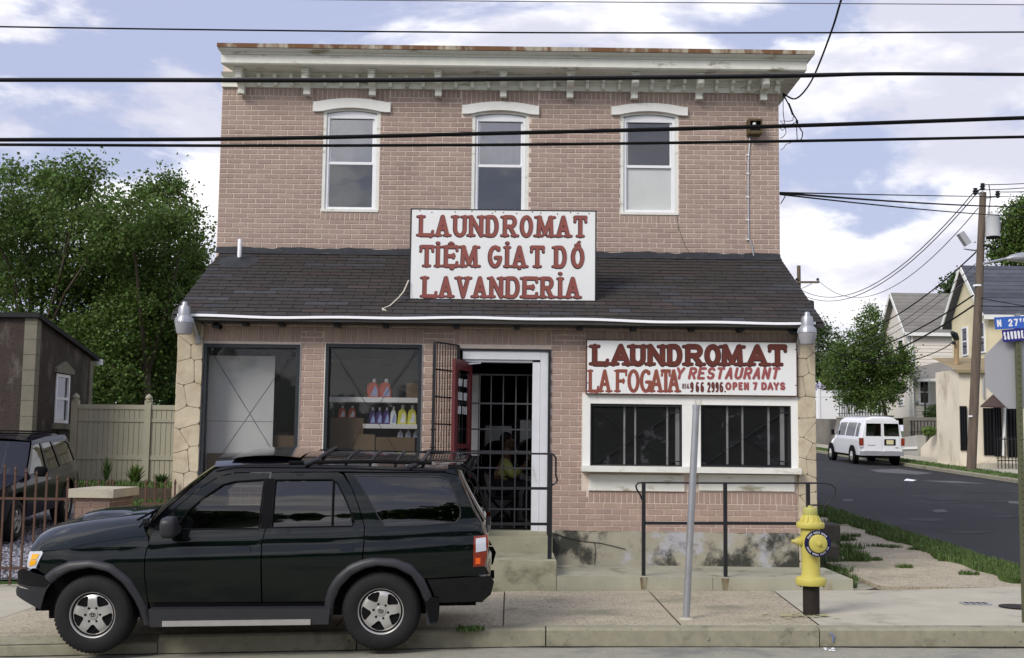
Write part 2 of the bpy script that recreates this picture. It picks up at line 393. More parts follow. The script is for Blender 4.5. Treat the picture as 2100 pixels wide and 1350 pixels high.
sheet('side_street', HR, seq(XK - 0.1, (XK + XE) / 2, 4) + seq((XK + XE) / 2, XE + 0.1, 4)[1:], [YK + 0.021, -2, 0, 5, 10, 20, 30, 45, 60, 90, 128], M['asphalt_dark'])
# patches and pale scars on the side street
def patch(name, pts):
    b = MB(); w = [PG(px, py, HR) for px, py in pts]
    b.add([(p.x, p.y, HR(p.x, p.y) + 0.006) for p in w], [tuple(range(len(w)))]); o = b.build(name, M['patch']); o['kind'] = 'structure'; return o
for pts in ([(1782, 964), (1840, 962), (1915, 971), (1880, 974), (1800, 969)], [(1885, 986), (1960, 987), (2028, 993), (1950, 991)],
            [(1910, 1047), (1935, 1045), (1945, 1050), (1920, 1052)], [(2066, 1028), (2095, 1029), (2095, 1034), (2070, 1033)], [(1728, 1025), (1750, 1024), (1748, 1028), (1730, 1028)]):
    patch('road_patch', pts)
M['tar'] = mat('tar', (.010, .010, .013), .7, .3, 6)
for (px, py, w, h) in ((1935, 1024, 40, 2.2), (1950, 1031, 34, 1.8), (2040, 1030, 30, 1.6), (1900, 1066, 45, 4), (1870, 1010, 50, 1.4), (2060, 1060, 34, 2.5), (1990, 1092, 50, 3), (1800, 1000, 40, 1.2), (1760, 985, 30, 1), (2030, 1010, 45, 1)):
    n = 14; rr = random.Random(px); ring = [(px + w * math.cos(6.283 * k / n) * rr.uniform(.75, 1.1), py + h * math.sin(6.283 * k / n) * rr.uniform(.5, 1.2)) for k in range(n)]
    b = MB(); wq = [PG(a, c, HR) for a, c in ring]; b.add([(p.x, p.y, HR(p.x, p.y) + .005) for p in wq], [tuple(range(n))]); b.build('tar_patch', M['tar'])['kind'] = 'structure'
b = MB(); c = PG(1866, 988, HR)
b.add([(c.x - .2, c.y, c.z + .03), (c.x + .05, c.y - .12, c.z + .02), (c.x + .25, c.y + .1, c.z + .05), (c.x - .02, c.y + .25, c.z + .09)], [(0, 1, 3), (1, 2, 3)])
tag(b.build('paper_scrap', M['vinyl'], at=(c.x, c.y, c.z)), 'crumpled white paper scrap lying on the dark side street', 'litter')

# the pavement in front of the shop, as cast slabs
sw = sheet('sidewalk', lambda x, y: HW(x, y) - 0.05, [-80, -40, -20, -10, -6, -4, -2, 0, 2, 4, XK], [YK + 0.16, -3, -1.5, 0.38], M['concrete'])
def slab(x0, x1, y0, y1, m, skew=0.0, gap=0.008, parent=sw, H=HW, dz=0.0, name='slab'):
    b = MB(); g = gap; nx, ny = max(1, int((x1 - x0) / 0.8)), max(1, int((y1 - y0) / 1.2))
    xs, ys = seq(x0 + g, x1 - g, nx), seq(y0 + g, y1 - g, ny); vv = []
    tilt = random.uniform(-0.004, 0.004)
    for t in (0, -0.05):
        for y in ys:
            for x in xs:
                xx = x + skew * (y - y0) / max(1e-6, y1 - y0); vv.append((xx, y, H(xx, y) + t + tilt * (x - x0) + dz))
    k, n = len(xs), len(xs) * len(ys); ff = [(j * k + i, j * k + i + 1, (j + 1) * k + i + 1, (j + 1) * k + i) for j in range(len(ys) - 1) for i in range(k - 1)]
    ring = [i for i in range(k)] + [j * k + k - 1 for j in range(1, len(ys))] + [(len(ys) - 1) * k + i for i in range(k - 2, -1, -1)] + [j * k for j in range(len(ys) - 2, 0, -1)]
    ff += [(ring[i], ring[(i + 1) % len(ring)], n + ring[(i + 1) % len(ring)], n + ring[i]) for i in range(len(ring))]
    b.add(vv, ff); return b.build(name, m, parent)
YS = -1.47                              # front of the raised step in front of the shop
xj = [-22, -18, -14, -11, -8.7, -6.9, -5.45, -3.55, -1.7, -0.05, 1.68]
for i in range(len(xj) - 1):
    slab(xj[i], xj[i + 1], YK + 0.17, 0.0 if xj[i] < -4.9 else YS, M['slab_smooth'] if xj[i + 1] < -4.9 else M['slab'])
# last rough slab and the pale corner slab round the hydrant share a slanting joint
ca_, cb_ = PG(1588, 1213), PG(1675, 1279)
sx_at = lambda y: ca_.x + (cb_.x - ca_.x) * (y - ca_.y) / (cb_.y - ca_.y)
b = MB(); b.cdt([(1.69, YK + .178), (sx_at(YK + .178) - .008, YK + .178), (sx_at(YS) - .008, YS - .006), (1.69, YS - .006)], [], lambda x, y: (x, y, HW(x, y)), step=.4); b.build('slab', M['slab'], sw)
b = MB(); b.cdt([(sx_at(YK + .178) + .004, YK + .178), (XK - .02, YK + .178), (XK - .02, YS + .75), (4.7, YS + .03), (sx_at(YS) + .004, YS - .006)], [], lambda x, y: (x, y, HW(x, y) + .004), step=.4); b.build('slab', M['slab_smooth'], sw)
# side pavement along the wall, rougher slabs
sp = sheet('side_sidewalk', lambda x, y: HW(x, y) - 0.05, [4.0, 5, 6.6], [YS, 0, 2, 6, 12, 20, 40, 80], M['soil'])
yy = YS + 0.45; k = 0
while yy < 45:
    L_ = random.uniform(1.3, 1.9) if yy < 12 else 3.0
    slab(4.62, 6.62, yy, yy + L_, M['slab'], skew=random.uniform(-.02, .02), parent=sp, gap=0.014)
    yy += L_; k += 1


# kerbs
kroot = sheet('kerb', lambda x, y: HW(x, y) - 0.06, [-80, -40, -20, -10, -6, -4, -2, 0, 2, 4, XK + .1], [YK + 0.01, YK + 0.168], M['concrete'])
kj = [-30, -26, -22, -18, -14, -11, -8.7, -6.6, -5.0, -3.35, -1.45, 0.36, 2.98, 5.55, XK + 0.14]
for i in range(len(kj) - 1):
    a, c = kj[i] + 0.006, kj[i + 1] - 0.006; b = MB(); vv = []; xs = seq(a, c, max(1, int((c - a) / 0.5)))
    low = 0.09 if kj[i] < -6.5 else (0.06 if kj[i] < -4.9 else 0.0)       # dropped at the driveway
    jit = random.uniform(-.008, .008)
    for x in xs:
        g, t = G(x), G(x) + 0.172 - low
        vv += [(x, YK + jit - .012, g - 0.10), (x, YK + jit, t - 0.022), (x, YK + jit + 0.022, t), (x, YK + 0.165, t + 0.006 + low * .8), (x, YK + 0.165, g - 0.1)]
    ff = []
    for j in range(len(xs) - 1):
        for q in range(4): ff.append((j * 5 + q, j * 5 + q + 1, (j + 1) * 5 + q + 1, (j + 1) * 5 + q))
    ff += [(0, 1, 2, 3, 4), tuple((len(xs) - 1) * 5 + q for q in range(5))]
    b.add(vv, ff); b.build('kerb_stone', M['kerb'], kroot)
for nm, x0, s in (('side_kerb', XK, -1), ('far_kerb', XE, 1)):
    ko = sheet(nm, lambda x, y: HW(x, y) - 0.05, sorted([x0, x0 + s * 0.15]), [YK + .3, 0, 5, 10, 20, 40, 80, 120], M['concrete'])
    y = YK + 0.3
    while y < 70:
        L_ = 2.4 if y < 40 else 8; b = MB(); vv = []; ys = seq(y + .008, y + L_ - .008, 2)
        for q in ys:
            t = HW(x0, q); vv += [(x0, q, t - 0.2), (x0, q, t - .02), (x0 + s * .02, q, t + .004), (x0 + s * .15, q, t + .008), (x0 + s * .15, q, t - .2)]
        ff = [(j * 5 + q, j * 5 + q + 1, (j + 1) * 5 + q + 1, (j + 1) * 5 + q) for j in range(2) for q in range(4)] + [(0, 1, 2, 3, 4), tuple(10 + q for q in range(5))]
        b.add(vv, ff); b.build('kerb_stone', M['kerb'], ko); y += L_
# far side of the side street: verge and pavement
sheet('far_sidewalk', lambda x, y: HW(x, y) + 0.004, [18.0, 20.2], [YK, 0, 10, 20, 30, 45, 70], M['slab_smooth'])
sheet('verge', lambda x, y: HW(x, y) - 0.01, [6.62, XK - .15], [YS + .8, 0, 5, 10, 20, 40, 70], M['soil'])
sheet('far_verge', lambda x, y: HW(x, y) - 0.01, [XE + .15, 18.0], [YK, 0, 10, 20, 30, 45, 70], M['lawn'])
sheet('gravel_lot', lambda x, y: HW(x, y) + 0.004, [-24, -16, -10, -7, -4.75], [0.4, 3, 6, 9, 11.2], M['gravel_bed'])
# gravel chips
def chips(name, n, fx, m, s0, s1):
    b = MB()
    for _ in range(n):
        x, y = fx(); z = HW(x, y) + 0.006; s = random.uniform(s0, s1); a = random.uniform(0, 6.28)
        vv = []
        for k in range(4):
            r = s * random.uniform(.6, 1.1); vv.append((x + r * math.cos(a + k * 1.57), y + r * math.sin(a + k * 1.57), z + random.uniform(0, .3) * s))
        vv.append((x, y, z + s * random.uniform(.6, 1.1)))
        b.add(vv, [(0, 1, 4), (1, 2, 4), (2, 3, 4), (3, 0, 4)])
    return tag(b.build(name, m), 'loose grey gravel covering the lot behind the iron fence', 'gravel', kind='stuff')
chips('gravel', 16000, lambda: (random.uniform(-10.5, -4.8), 0.45 + 7.5 * random.random() ** 1.4), M['stone_chip'], .012, .04)

# grass
def blades(name, label, n, fx, h0, h1, H=HW, m='grass', w=0.008, lean=0.5, cat='grass', dz=0.0):
    b = MB()
    for _ in range(n):
        x, y = fx(); z = H(x, y) - .005 + dz; h = random.uniform(h0, h1); a = random.uniform(0, 6.28); t = random.uniform(0, lean) * h; ww = w * random.uniform(.7, 1.4)
        ca, sa = math.cos(a), math.sin(a); dx, dy = -sa * ww, ca * ww
        b.add([(x - dx, y - dy, z), (x + dx, y + dy, z), (x + ca * t * .4 + dx * .7, y + sa * t * .4 + dy * .7, z + h * .6), (x + ca * t * .4 - dx * .7, y + sa * t * .4 - dy * .7, z + h * .6), (x + ca * t, y + sa * t, z + h)],
              [(0, 1, 2, 3), (3, 2, 4)])
    o = b.build(name, M[m]); return tag(o, label, cat, kind='stuff')
def gx():
    y = YS + .9 + 26 * random.random() ** 1.8
    e = 0.06 * math.sin(y * 2.1) + .05 * math.sin(y * 5.3)
    return random.uniform(6.5 + e, XK - .02 + e * .4), y
blades('grass', 'uneven green grass strip along the near kerb of the side street', 30000, gx, .03, .11)
blades('grass', 'mown green grass strip along the far kerb beside the parked van', 9000, lambda: (random.uniform(XE + .12, 18.02), random.uniform(16, 55)), .04, .1, w=.02)
def tufts(spots, n, r, h0, h1, name, label, m='grass'):
    def f():
        x, y, s = random.choice(spots); a, q = random.uniform(0, 6.28), r * s * random.random() ** .7
        return x + q * math.cos(a) * 1.6, y + q * math.sin(a)
    return blades(name, label, n, f, h0, h1, m=m, w=.006, lean=.9)
def spot(px, py, s=1.0):
    p = PG(px, py); return (p.x, p.y, s)
tufts([spot(1987, 1178, .7), spot(1855, 1164, .6), spot(1795, 1149, .5), spot(1900, 1129, .8), spot(1880, 1128, .8), spot(1800, 1121, 1), spot(1830, 1123, .9), spot(1750, 1100, .6), spot(1935, 1150, .4)], 1500, .13, .02, .07, 'weeds', 'small green weeds growing in the cracks of the side pavement')
tufts([spot(1722, 1190, .9), spot(1708, 1172, 1), spot(1700, 1150, 1.1), spot(1715, 1135, 1.2), spot(1735, 1125, 1.1), spot(1700, 1105, 1.2), spot(1725, 1108, 1.0), spot(1690, 1060, 1), spot(1712, 1075, 1), spot(1735, 1205, .5), spot(1745, 1140, 1.), spot(1760, 1150, .7)], 3800, .17, .03, .14, 'weeds', 'ragged weeds at the foot of the shop wall beside the hydrant')
tufts([(-0.38, YK - .05, 1), (-0.30, YK - .04, .8), (-.45, YK - .03, .5)], 260, .06, .02, .07, 'weeds', 'little clump of weeds in the gutter behind the dark green car')

# dirt packed in the seam between kerb and street
b = MB(); rnd = random.Random(12); xs = seq(-12, 7, 240)
e = [(.016 + .022 * abs(math.sin(x * 3.1) * math.sin(x * 1.3 + 1)) + rnd.uniform(0, .016)) for x in xs]
b.add([(x, YK + .012, G(x) + .006) for x in xs] + [(x, YK - .004 - w_, HS(x, YK - w_) + .004) for x, w_ in zip(xs, e)], [(i, i + 1, len(xs) + i + 1, len(xs) + i) for i in range(len(xs) - 1)])
o = b.build('gutter_dirt', mat('gutter_dirt', (.035, .032, .024), .98, .3, 20, bump=.8)); o['kind'] = 'structure'
# ================================================================== the laundromat
YU = 2.2                                             # plane of the upper wall, set back above the pent roof
B = thing('laundromat_building', 'two storey pink brick corner building with shingled pent roof and bracketed cornice', 'building', (0, 0, HW(0, 0)))
LX0, LX1 = P(361, 850).x, P(1671, 850).x              # storefront, outer edges of the stone piers
BX0, BX1 = P(413, 850).x, P(1634, 850).x              # brick field between them
UX0, UX1 = P(450, 350, YU).x, P(1598, 350, YU).x
ZB = P(1380, 1093).z                                  # foot of the brickwork
ZE = P(1040, 655, -0.05).z                            # underside of the eave
ZF = P(1020, 522, YU).z                               # top of the pent roof
ZFR = P(1040, 187, YU).z                              # foot of the frieze
w1 = rect(414, 706, 612, 990); w2 = rect(665, 706, 863, 990)
dr = rect(940, 716, 1128, 1096); sv = rect(1205, 826, 1626, 956)
OPEN = [w1, w2, dr, sv]
def cells(x0, x1, z0, z1, ops):
    xs = sorted({x0, x1, *[q for o in ops for q in o[:2]]}); zs = sorted({z0, z1, *[q for o in ops for q in o[2:]]})
    for i in range(len(xs) - 1):
        for j in range(len(zs) - 1):
            cx, cz = (xs[i] + xs[i + 1]) / 2, (zs[j] + zs[j + 1]) / 2
            if x0 <= cx <= x1 and z0 <= cz <= z1 and not any(o[0] < cx < o[1] and o[2] < cz < o[3] for o in ops):
                yield xs[i], xs[i + 1], zs[j], zs[j + 1]
def wall_front(b, x0, x1, z0, z1, ops, y, t):
    for (a, c, d, e) in cells(x0, x1, z0, z1, ops):
        b.quad((a, y, d), (c, y, d), (c, y, e), (a, y, e)); b.quad((a, y + t, d), (a, y + t, e), (c, y + t, e), (c, y + t, d))
    for (a, c, d, e) in ops:
        b.quad((a, y, d), (a, y + t, d), (a, y + t, e), (a, y, e)); b.quad((c, y, d), (c, y, e), (c, y + t, e), (c, y + t, d))
        b.quad((a, y, e), (a, y + t, e), (c, y + t, e), (c, y, e)); b.quad((a, y, d), (c, y, d), (c, y + t, d), (a, y + t, d))
m = MB(); wall_front(m, LX0, LX1, ZB, ZE + .05, OPEN, 0.0, 0.24)
for x in (LX0, LX1): m.quad((x, 0, 0), (x, YU + .1, 0), (x, YU + .1, ZE + .05), (x, 0, ZE + .05)); m.quad((x, 0, ZE + .05), (x, YU, ZE + .05), (x, YU, ZF), (x, YU, ZF))
front = m.build('storefront_wall', M['mortar'], B)
# upper wall, with its three window openings
UW = [rect(661, 226, 778, 435, YU), rect(967, 232, 1084, 440, YU), rect(1272, 234, 1391, 441, YU)]
ZTOP = P(1040, 110, YU).z
m = MB(); wall_front(m, UX0, UX1, ZE, ZTOP, UW, YU, 0.28)
upper = m.build('upper_wall', M['mortar'], B)
M['side_stucco'] = mat('side_stucco', (0.36, 0.30, 0.25), .9, .15, 3, bump=.4, stain=((.2, .17, .14), 1.2, .5, .7, (1, 1, .5)))
m = MB()
for x in (UX0, UX1): m.quad((x, YU, 0), (x, 13, 0), (x, 13, ZTOP), (x, YU, ZTOP))
m.quad((UX0, 13, 0), (UX1, 13, 0), (UX1, 13, ZTOP), (UX0, 13, ZTOP))
m.build('side_wall', M['side_stucco'], B)
part('flat_roof', M['black_metal'], B, lambda m: m.box(UX0, UX1, YU + .02, 13, ZTOP - .05, ZTOP + .02))

# ---- bricks: the ones of the storefront are single pieces, the upper field is one mass
COURSE, BL, JT = 0.0772, 0.231, 0.011
def courses(x0, x1, z0, z1, ops, course=COURSE, blen=BL, phase=0.0):
    n = max(1, round((z1 - z0) / course)); ch = (z1 - z0) / n; out = []
    for r in range(n):
        top = z1 - r * ch; bot = top - ch
        x = x0 - (blen * 0.5 if r % 2 else 0) - phase
        while x < x1:
            a, c = max(x, x0), min(x + blen, x1)
            segs = [(a, c)]
            for o in ops:
                if bot < o[3] - .02 and top > o[2] + .02:
                    ns = []
                    for (p, q) in segs:
                        if q <= o[0] or p >= o[1]: ns.append((p, q)); continue
                        if p < o[0]: ns.append((p, o[0]))
                        if q > o[1]: ns.append((o[1], q))
                    segs = ns
            for (p, q) in segs:
                if q - p > 0.035: out.append((p + JT / 2, q - JT / 2, bot + JT / 2, top - JT / 2))
            x += blen
    return out
def soldiers(x0, x1, z0, z1, w=0.0735):
    n = max(1, round((x1 - x0) / w)); w = (x1 - x0) / n
    return [(x0 + i * w + JT / 2, x0 + (i + 1) * w - JT / 2, z0 + JT / 2, z1 - JT / 2) for i in range(n)]
zs0, zs1 = P(640, 703).z, P(640, 670).z
zc = P(640, 655).z
gate = rect(893, 706, 941, 1000)
bricks = []
bricks += courses(BX0, BX1, zs1, zc + .02, [], course=.1, blen=.245)
sold = [(BX0, P(617, 690).x), (P(664, 690).x, P(868, 690).x), (P(932, 690).x, P(1131, 690).x), (P(1200, 690).x, BX1)]
for (a, c) in sold: bricks += soldiers(a, c, zs0, zs1)
for (a, c) in zip([s[1] for s in sold[:-1]], [s[0] for s in sold[1:]]): bricks += courses(a, c, zs0, zs1, [], phase=.05)
svf = rect(1193, 812, 1640, 1007); sgn = rect(1206, 708, 1630, 806)
zsv0, zsv1 = P(1400, 1033).z, P(1400, 1008).z
sb = (P(1206, 1020).x, BX1, zsv0, zsv1)
bricks += soldiers(sb[0], sb[1], zsv0, zsv1)
big = [w1, w2, dr, svf, sgn, (sb[0], sb[1], zsv0, zsv1)]
z_last = P(1380, 1081).z
bricks += courses(BX0, BX1, z_last, zs0, big, phase=.02)
bricks += courses(BX0, BX1, ZB, z_last, [w1, w2, dr], course=.09, blen=.236)
# the 300 that show largest are single pieces
def vis(bk): return (bk[1] - bk[0]) * (bk[3] - bk[2]) * (0.01 if (bk[2] + bk[3]) / 2 < P(700, 985).z and bk[1] < P(980, 1000).x else 1)
bricks.sort(key=vis, reverse=True)
unit = MB(); unit.bbox(-.5, .5, -.008, .0, -.5, .5, 0.0); 
ub = MB(); ub.add([(-.5, .002, -.5), (.5, .002, -.5), (.5, .002, .5), (-.5, .002, .5), (-.49, -.008, -.47), (.49, -.008, -.47), (.49, -.008, .47), (-.49, -.008, .47)],
                  [(4, 5, 6, 7), (0, 1, 5, 4), (1, 2, 6, 5), (2, 3, 7, 6), (3, 0, 4, 7)])
proto = ub.build('brick', M['brick_low'], front, local=True)
for i, (a, c, d, e) in enumerate(bricks[:300]):
    o = proto if i == 0 else proto.copy()
    if i: COL.objects.link(o)
    o.parent = front
    o.location = Vector(((a + c) / 2, random.uniform(-.0015, .0015), (d + e) / 2)) - ROOT[B.name]; o.scale = (c - a, 1, e - d)
    o.rotation_euler = (0, random.uniform(-.003, .003), 0)
def brickmass(name, lst, y, parent, m):
    b = MB()
    for (a, c, d, e) in lst:
        i = .004; yo = random.uniform(-.0015, .0015)
        b.add([(a, y + .002, d), (c, y + .002, d), (c, y + .002, e), (a, y + .002, e), (a + i, y - .008 + yo, d + i), (c - i, y - .008 + yo, d + i), (c - i, y - .008 + yo, e - i), (a + i, y - .008 + yo, e - i)],
              [(4, 5, 6, 7), (0, 1, 5, 4), (1, 2, 6, 5), (2, 3, 7, 6), (3, 0, 4, 7)])
    o = b.build(name, m, parent); o['kind'] = 'stuff'; return o
brickmass('brickwork', bricks[300:], 0.0, front, M['brick_low'])
ub_ = []
lint = [rect(641, 203, 799, 231, YU), rect(947, 210, 1104, 236, YU), rect(1253, 213, 1409, 238, YU)]
zt0 = P(1040, 203, YU).z
ub_ += [q for q in soldiers(UX0, UX1, zt0, ZFR) if not any(l[0] < (q[0] + q[1]) / 2 < l[1] for l in lint)]
for l in lint: ub_ += soldiers(l[0], l[1], l[3] - .1, ZFR)
sills = [(u[0] - .01, u[1] + .01, u[2] - .125, u[2] - .005) for u in UW]
for s_ in sills: ub_ += soldiers(*s_)
ub_ += courses(UX0, UX1, ZF - .02, zt0, [(u[0], u[1], u[2], u[3] + .1) for u in UW] + lint + sills)
brickmass('brickwork', ub_, YU, upper, M['brick'])
# crack under the right window
m = MB(); cp = [P(x, y, YU - .010) for x, y in ((1388, 440), (1392, 470), (1400, 492), (1412, 516), (1420, 524))]
for a, c in zip(cp, cp[1:]): m.bar(a, c, .004, .007, up=(0, 1, 0))
m.build('crack', M['black_metal'], upper)

# ---- stone piers at the two ends of the storefront
M['pier_stone'] = mat('pier_stone', (0.50, 0.435, 0.32), .9, .16, 7, bump=1.0, bscale=22, objrand=.06, stain=((.40, .31, .21), 2.4, .52, .7, (1, 1, 1)))
M['pier_joint'] = mat('pier_joint', (0.22, 0.18, 0.13), .95, .15, 8)
def clip(poly, a, c):
    """the half of a convex polygon nearer to a than to c"""
    mx, mz = (a[0] + c[0]) / 2, (a[1] + c[1]) / 2; nx, nz = c[0] - a[0], c[1] - a[1]; out = []
    for i in range(len(poly)):
        p, q = poly[i], poly[(i + 1) % len(poly)]
        dp, dq = (p[0] - mx) * nx + (p[1] - mz) * nz, (q[0] - mx) * nx + (q[1] - mz) * nz
        if dp <= 0: out.append(p)
        if dp * dq < 0:
            t = dp / (dp - dq); out.append((p[0] + (q[0] - p[0]) * t, p[1] + (q[1] - p[1]) * t))
    return out
def pier(x0, x1, z0, z1, y0, y1, seed, m):
    rnd = random.Random(seed)
    po = part('stone_pier', M['pier_joint'], B, lambda q: q.box(x0 + .008, x1 - .008, y0, y1, z0, z1))
    for face in ('f', 's'):
        a0, a1 = (x0, x1) if face == 'f' else (y0, y1 + 1.6)
        seeds = []; z = z0 - .1; k = 0
        while z < z1 + .1:
            hh = rnd.uniform(.24, .42)
            if a1 - a0 < .6: xs = [a0 + (a1 - a0) * t for t in ((.25, .8), (.5,), (.15, .65), (.35, .9))[k % 4]]
            else: xs = [a0 + (a1 - a0) * (t + rnd.uniform(.1, .6)) / 6 for t in range(6)]
            for q in xs: seeds.append((q + rnd.uniform(-.05, .05), z + rnd.uniform(-.08, .08)))
            z += hh * .8; k += 1
        for s_ in seeds:
            poly = [(a0, z0), (a1, z0), (a1, z1), (a0, z1)]
            for o_ in seeds:
                if o_ != s_ and poly: poly = clip(poly, s_, o_)
            if len(poly) < 3: continue
            cx, cz = sum(p[0] for p in poly) / len(poly), sum(p[1] for p in poly) / len(poly)
            def rnded(poly, g):
                out = []
                for i in range(len(poly)):
                    p, q, r_ = poly[i - 1], poly[i], poly[(i + 1) % len(poly)]
                    for t in (.28, .1):
                        out.append((q[0] + (p[0] - q[0]) * t, q[1] + (p[1] - q[1]) * t))
                    for t in (.1, .28):
                        out.append((q[0] + (r_[0] - q[0]) * t, q[1] + (r_[1] - q[1]) * t))
                return [(cx + (p[0] - cx) * g - .0 * 0, cz + (p[1] - cz) * g) for p in out]
            area = abs(sum(poly[i - 1][0] * poly[i][1] - poly[i][0] * poly[i - 1][1] for i in range(len(poly)))) / 2
            if area < .002: continue
            g1 = 1 - .0045 / math.sqrt(area); g2 = 1 - .014 / math.sqrt(area)
            pr, pi = rnded(poly, g1), rnded(poly, max(.3, g2)); n = len(pr); h = rnd.uniform(.009, .016)
            if face == 'f': mk = lambda p, t: (p[0], y0 - t, p[1])
            else:
                xx = x1 if x1 > 0 else x0; sg = 1 if x1 > 0 else -1
                mk = lambda p, t: (xx + sg * (t - .008), p[0], p[1])
            b = MB(); b.add([mk(p, -.006) for p in pr] + [mk(p, h * .7) for p in pr] + [mk(p, h) for p in pi],
                            [(i, (i + 1) % n, n + (i + 1) % n, n + i) for i in range(n)] + [(n + i, n + (i + 1) % n, 2 * n + (i + 1) % n, 2 * n + i) for i in range(n)] + [tuple(range(2 * n, 3 * n))])
            b.build('stone', M['pier_stone'], po)
pier(LX0, BX0, HW(-4.4, 0) - .1, P(386, 664).z, -.05, .12, 3, 'pier_stone')
pier(BX1, LX1, HW(4, 0) - .05, P(1650, 668).z, -.05, .12, 11, 'pier_stone')
M['old_wood'] = mat('old_wood', (.33, .28, .19), .9, .2, 6, stain=((.12, .1, .07), 5, .5, .7, (1, 1, .3)))
part('corner_board', M['old_wood'], B, lambda q: q.box(P(402, 680).x, P(414, 680).x, -.085, -.073, P(405, 706).z, P(405, 658).z))

# ---- pent roof
YE = -0.34
ze = P(1040, 654, YE).z
SL = (ZF - ze) / (YU - YE)
def RZ(y): return ze + SL * (y - YE)
rx0, rx1 = LX0 - .02, LX1 + .05
m = MB(); m.add([(rx0, YE, ze - .01), (rx1, YE, ze - .01), (rx1, YU, ZF - .01), (rx0, YU, ZF - .01), (rx0, YE, ze - .07), (rx1, YE, ze - .07), (rx1, YU, ZF - .12), (rx0, YU, ZF - .12)],
                [(0, 1, 2, 3), (4, 7, 6, 5), (0, 4, 5, 1), (1, 5, 6, 2), (3, 2, 6, 7), (0, 3, 7, 4)])
roof = m.build('pent_roof', M['interior_dark'], B)
M['shingle'] = mat('shingle', (0.041, 0.036, 0.034), .92, .2, 9, objrand=.15, bump=.8, bscale=180)
M['shingle_red'] = mat('shingle_red', (0.050, 0.038, 0.036), .92, .2, 9, objrand=.2, bump=.8, bscale=180)
M['shingle_blue'] = mat('shingle_blue', (0.052, 0.052, 0.060), .92, .2, 9, objrand=.2, bump=.8, bscale=180)
sl_len = math.hypot(YU - YE, ZF - ze); nrow = 20; ex = sl_len / nrow; TW = .305
ang = math.atan2(ZF - ze, YU - YE)
def tabmesh(w, mm):
    b = MB(); g = .004
    b.add([(-w / 2 + g, -.012, .004), (w / 2 - g, -.012, .004), (w / 2 - g, ex * 1.1, -.004), (-w / 2 + g, ex * 1.1, -.004), (-w / 2 + g, -.012, .010), (w / 2 - g, -.012, .010), (w / 2 - g, ex * 1.1, .0), (-w / 2 + g, ex * 1.1, .0)],
          [(4, 5, 6, 7), (0, 1, 5, 4), (1, 2, 6, 5), (3, 0, 4, 7)])
    return b
tabs = []
for r in range(nrow):
    x = rx0 - (TW / 2 if r % 2 else 0); off = (r * .37 % 1) * .04
    while x < rx1:
        a, c = max(x + off, rx0), min(x + TW + off, rx1)
        if c - a > .05: tabs.append((r, a, c))
        x += TW
rnd = random.Random(5); runs = {}
pro = {}
stuff = MB(); cnt = 0; lastk = 'shingle'
for (r, a, c) in sorted(tabs, key=lambda t: (t[0], t[1])):
    u = rnd.random()
    if rnd.random() < .45: kk = lastk
    else: kk = 'shingle' if u < .76 else 'shingle_red' if u < .90 else 'shingle_blue'
    lastk = kk
    y = YE + math.cos(ang) * ex * r; z = ze + math.sin(ang) * ex * r + .004
    if cnt < 300 and c - a > TW - .001:
        if kk not in pro:
            pro[kk] = tabmesh(TW, kk).build('shingle', M[kk], roof, local=True); o = pro[kk]
        else: o = pro[kk].copy(); COL.objects.link(o); o.parent = roof
        o.location = Vector(((a + c) / 2, y, z + rnd.uniform(0, .003))) - ROOT[B.name]; o.rotation_euler = (ang, 0, 0); cnt += 1
    else:
        tb = tabmesh(c - a, kk); ca, sa = math.cos(ang), math.sin(ang); zz = rnd.uniform(0, .003)
        stuff.mi = {'shingle': 0, 'shingle_red': 1, 'shingle_blue': 2}[kk]
        stuff.add([((a + c) / 2 + p[0], y + ca * p[1] - sa * p[2], z + zz + sa * p[1] + ca * p[2]) for p in tb.v], tb.f)
stuff.build('shingle_courses', [M['shingle'], M['shingle_red'], M['shingle_blue']], roof)['kind'] = 'stuff'
M['flash'] = mat('flash', (.030, .033, .040), .75, .3, 6, bump=.6, bscale=25, stain=((.09, .09, .09), 6, .6, .72, (1, 1, 1)))
m = MB(); xs = seq(UX0, UX1, 60); vv = []
for x in xs:
    j = .012 * math.sin(x * 7) + .008 * math.sin(x * 19)
    vv += [(x, YU - .02, ZF + .06 + j), (x, YU - .035, ZF + .0), (x, YU - .16 + j * .5, RZ(YU - .16) + .022)]
m.add(vv, [(i * 3 + q, (i + 1) * 3 + q, (i + 1) * 3 + q + 1, i * 3 + q + 1) for i in range(60) for q in (0, 1)])
m.build('roof_flashing', M['flash'], roof)
m = MB(); xs = seq(P(364, 650, YE).x, P(1672, 662, YE).x, 70); vv = []
for i, x in enumerate(xs):
    j = -.012 * math.sin(i * .13) + .006 * math.sin(i * .45)
    vv += [(x, YE - .015, ze + .012 + j), (x, YE - .022, ze - .022 + j), (x, YE + .02, ze - .028 + j), (x, YE + .02, ze + .012 + j)]
m.add(vv, [(i * 4 + q, (i + 1) * 4 + q, (i + 1) * 4 + (q + 1) % 4, i * 4 + (q + 1) % 4) for i in range(70) for q in range(4)])
m.build('drip_edge', M['vinyl'], roof)
part('soffit_board', M['dark_frame'], roof, lambda q: q.box(rx0 + .02, rx1 - .05, YE + .03, -.01, ze - .075, ze - .05))
for px in (500, 575, 690, 790, 935, 1060, 1190, 1300, 1420, 1520):
    x = P(px, 665, -.2).x; part('soffit_block', M['dark_frame'], roof, lambda q: q.box(x - .035, x + .035, -.2, -.012, ze - .115, ze - .076))
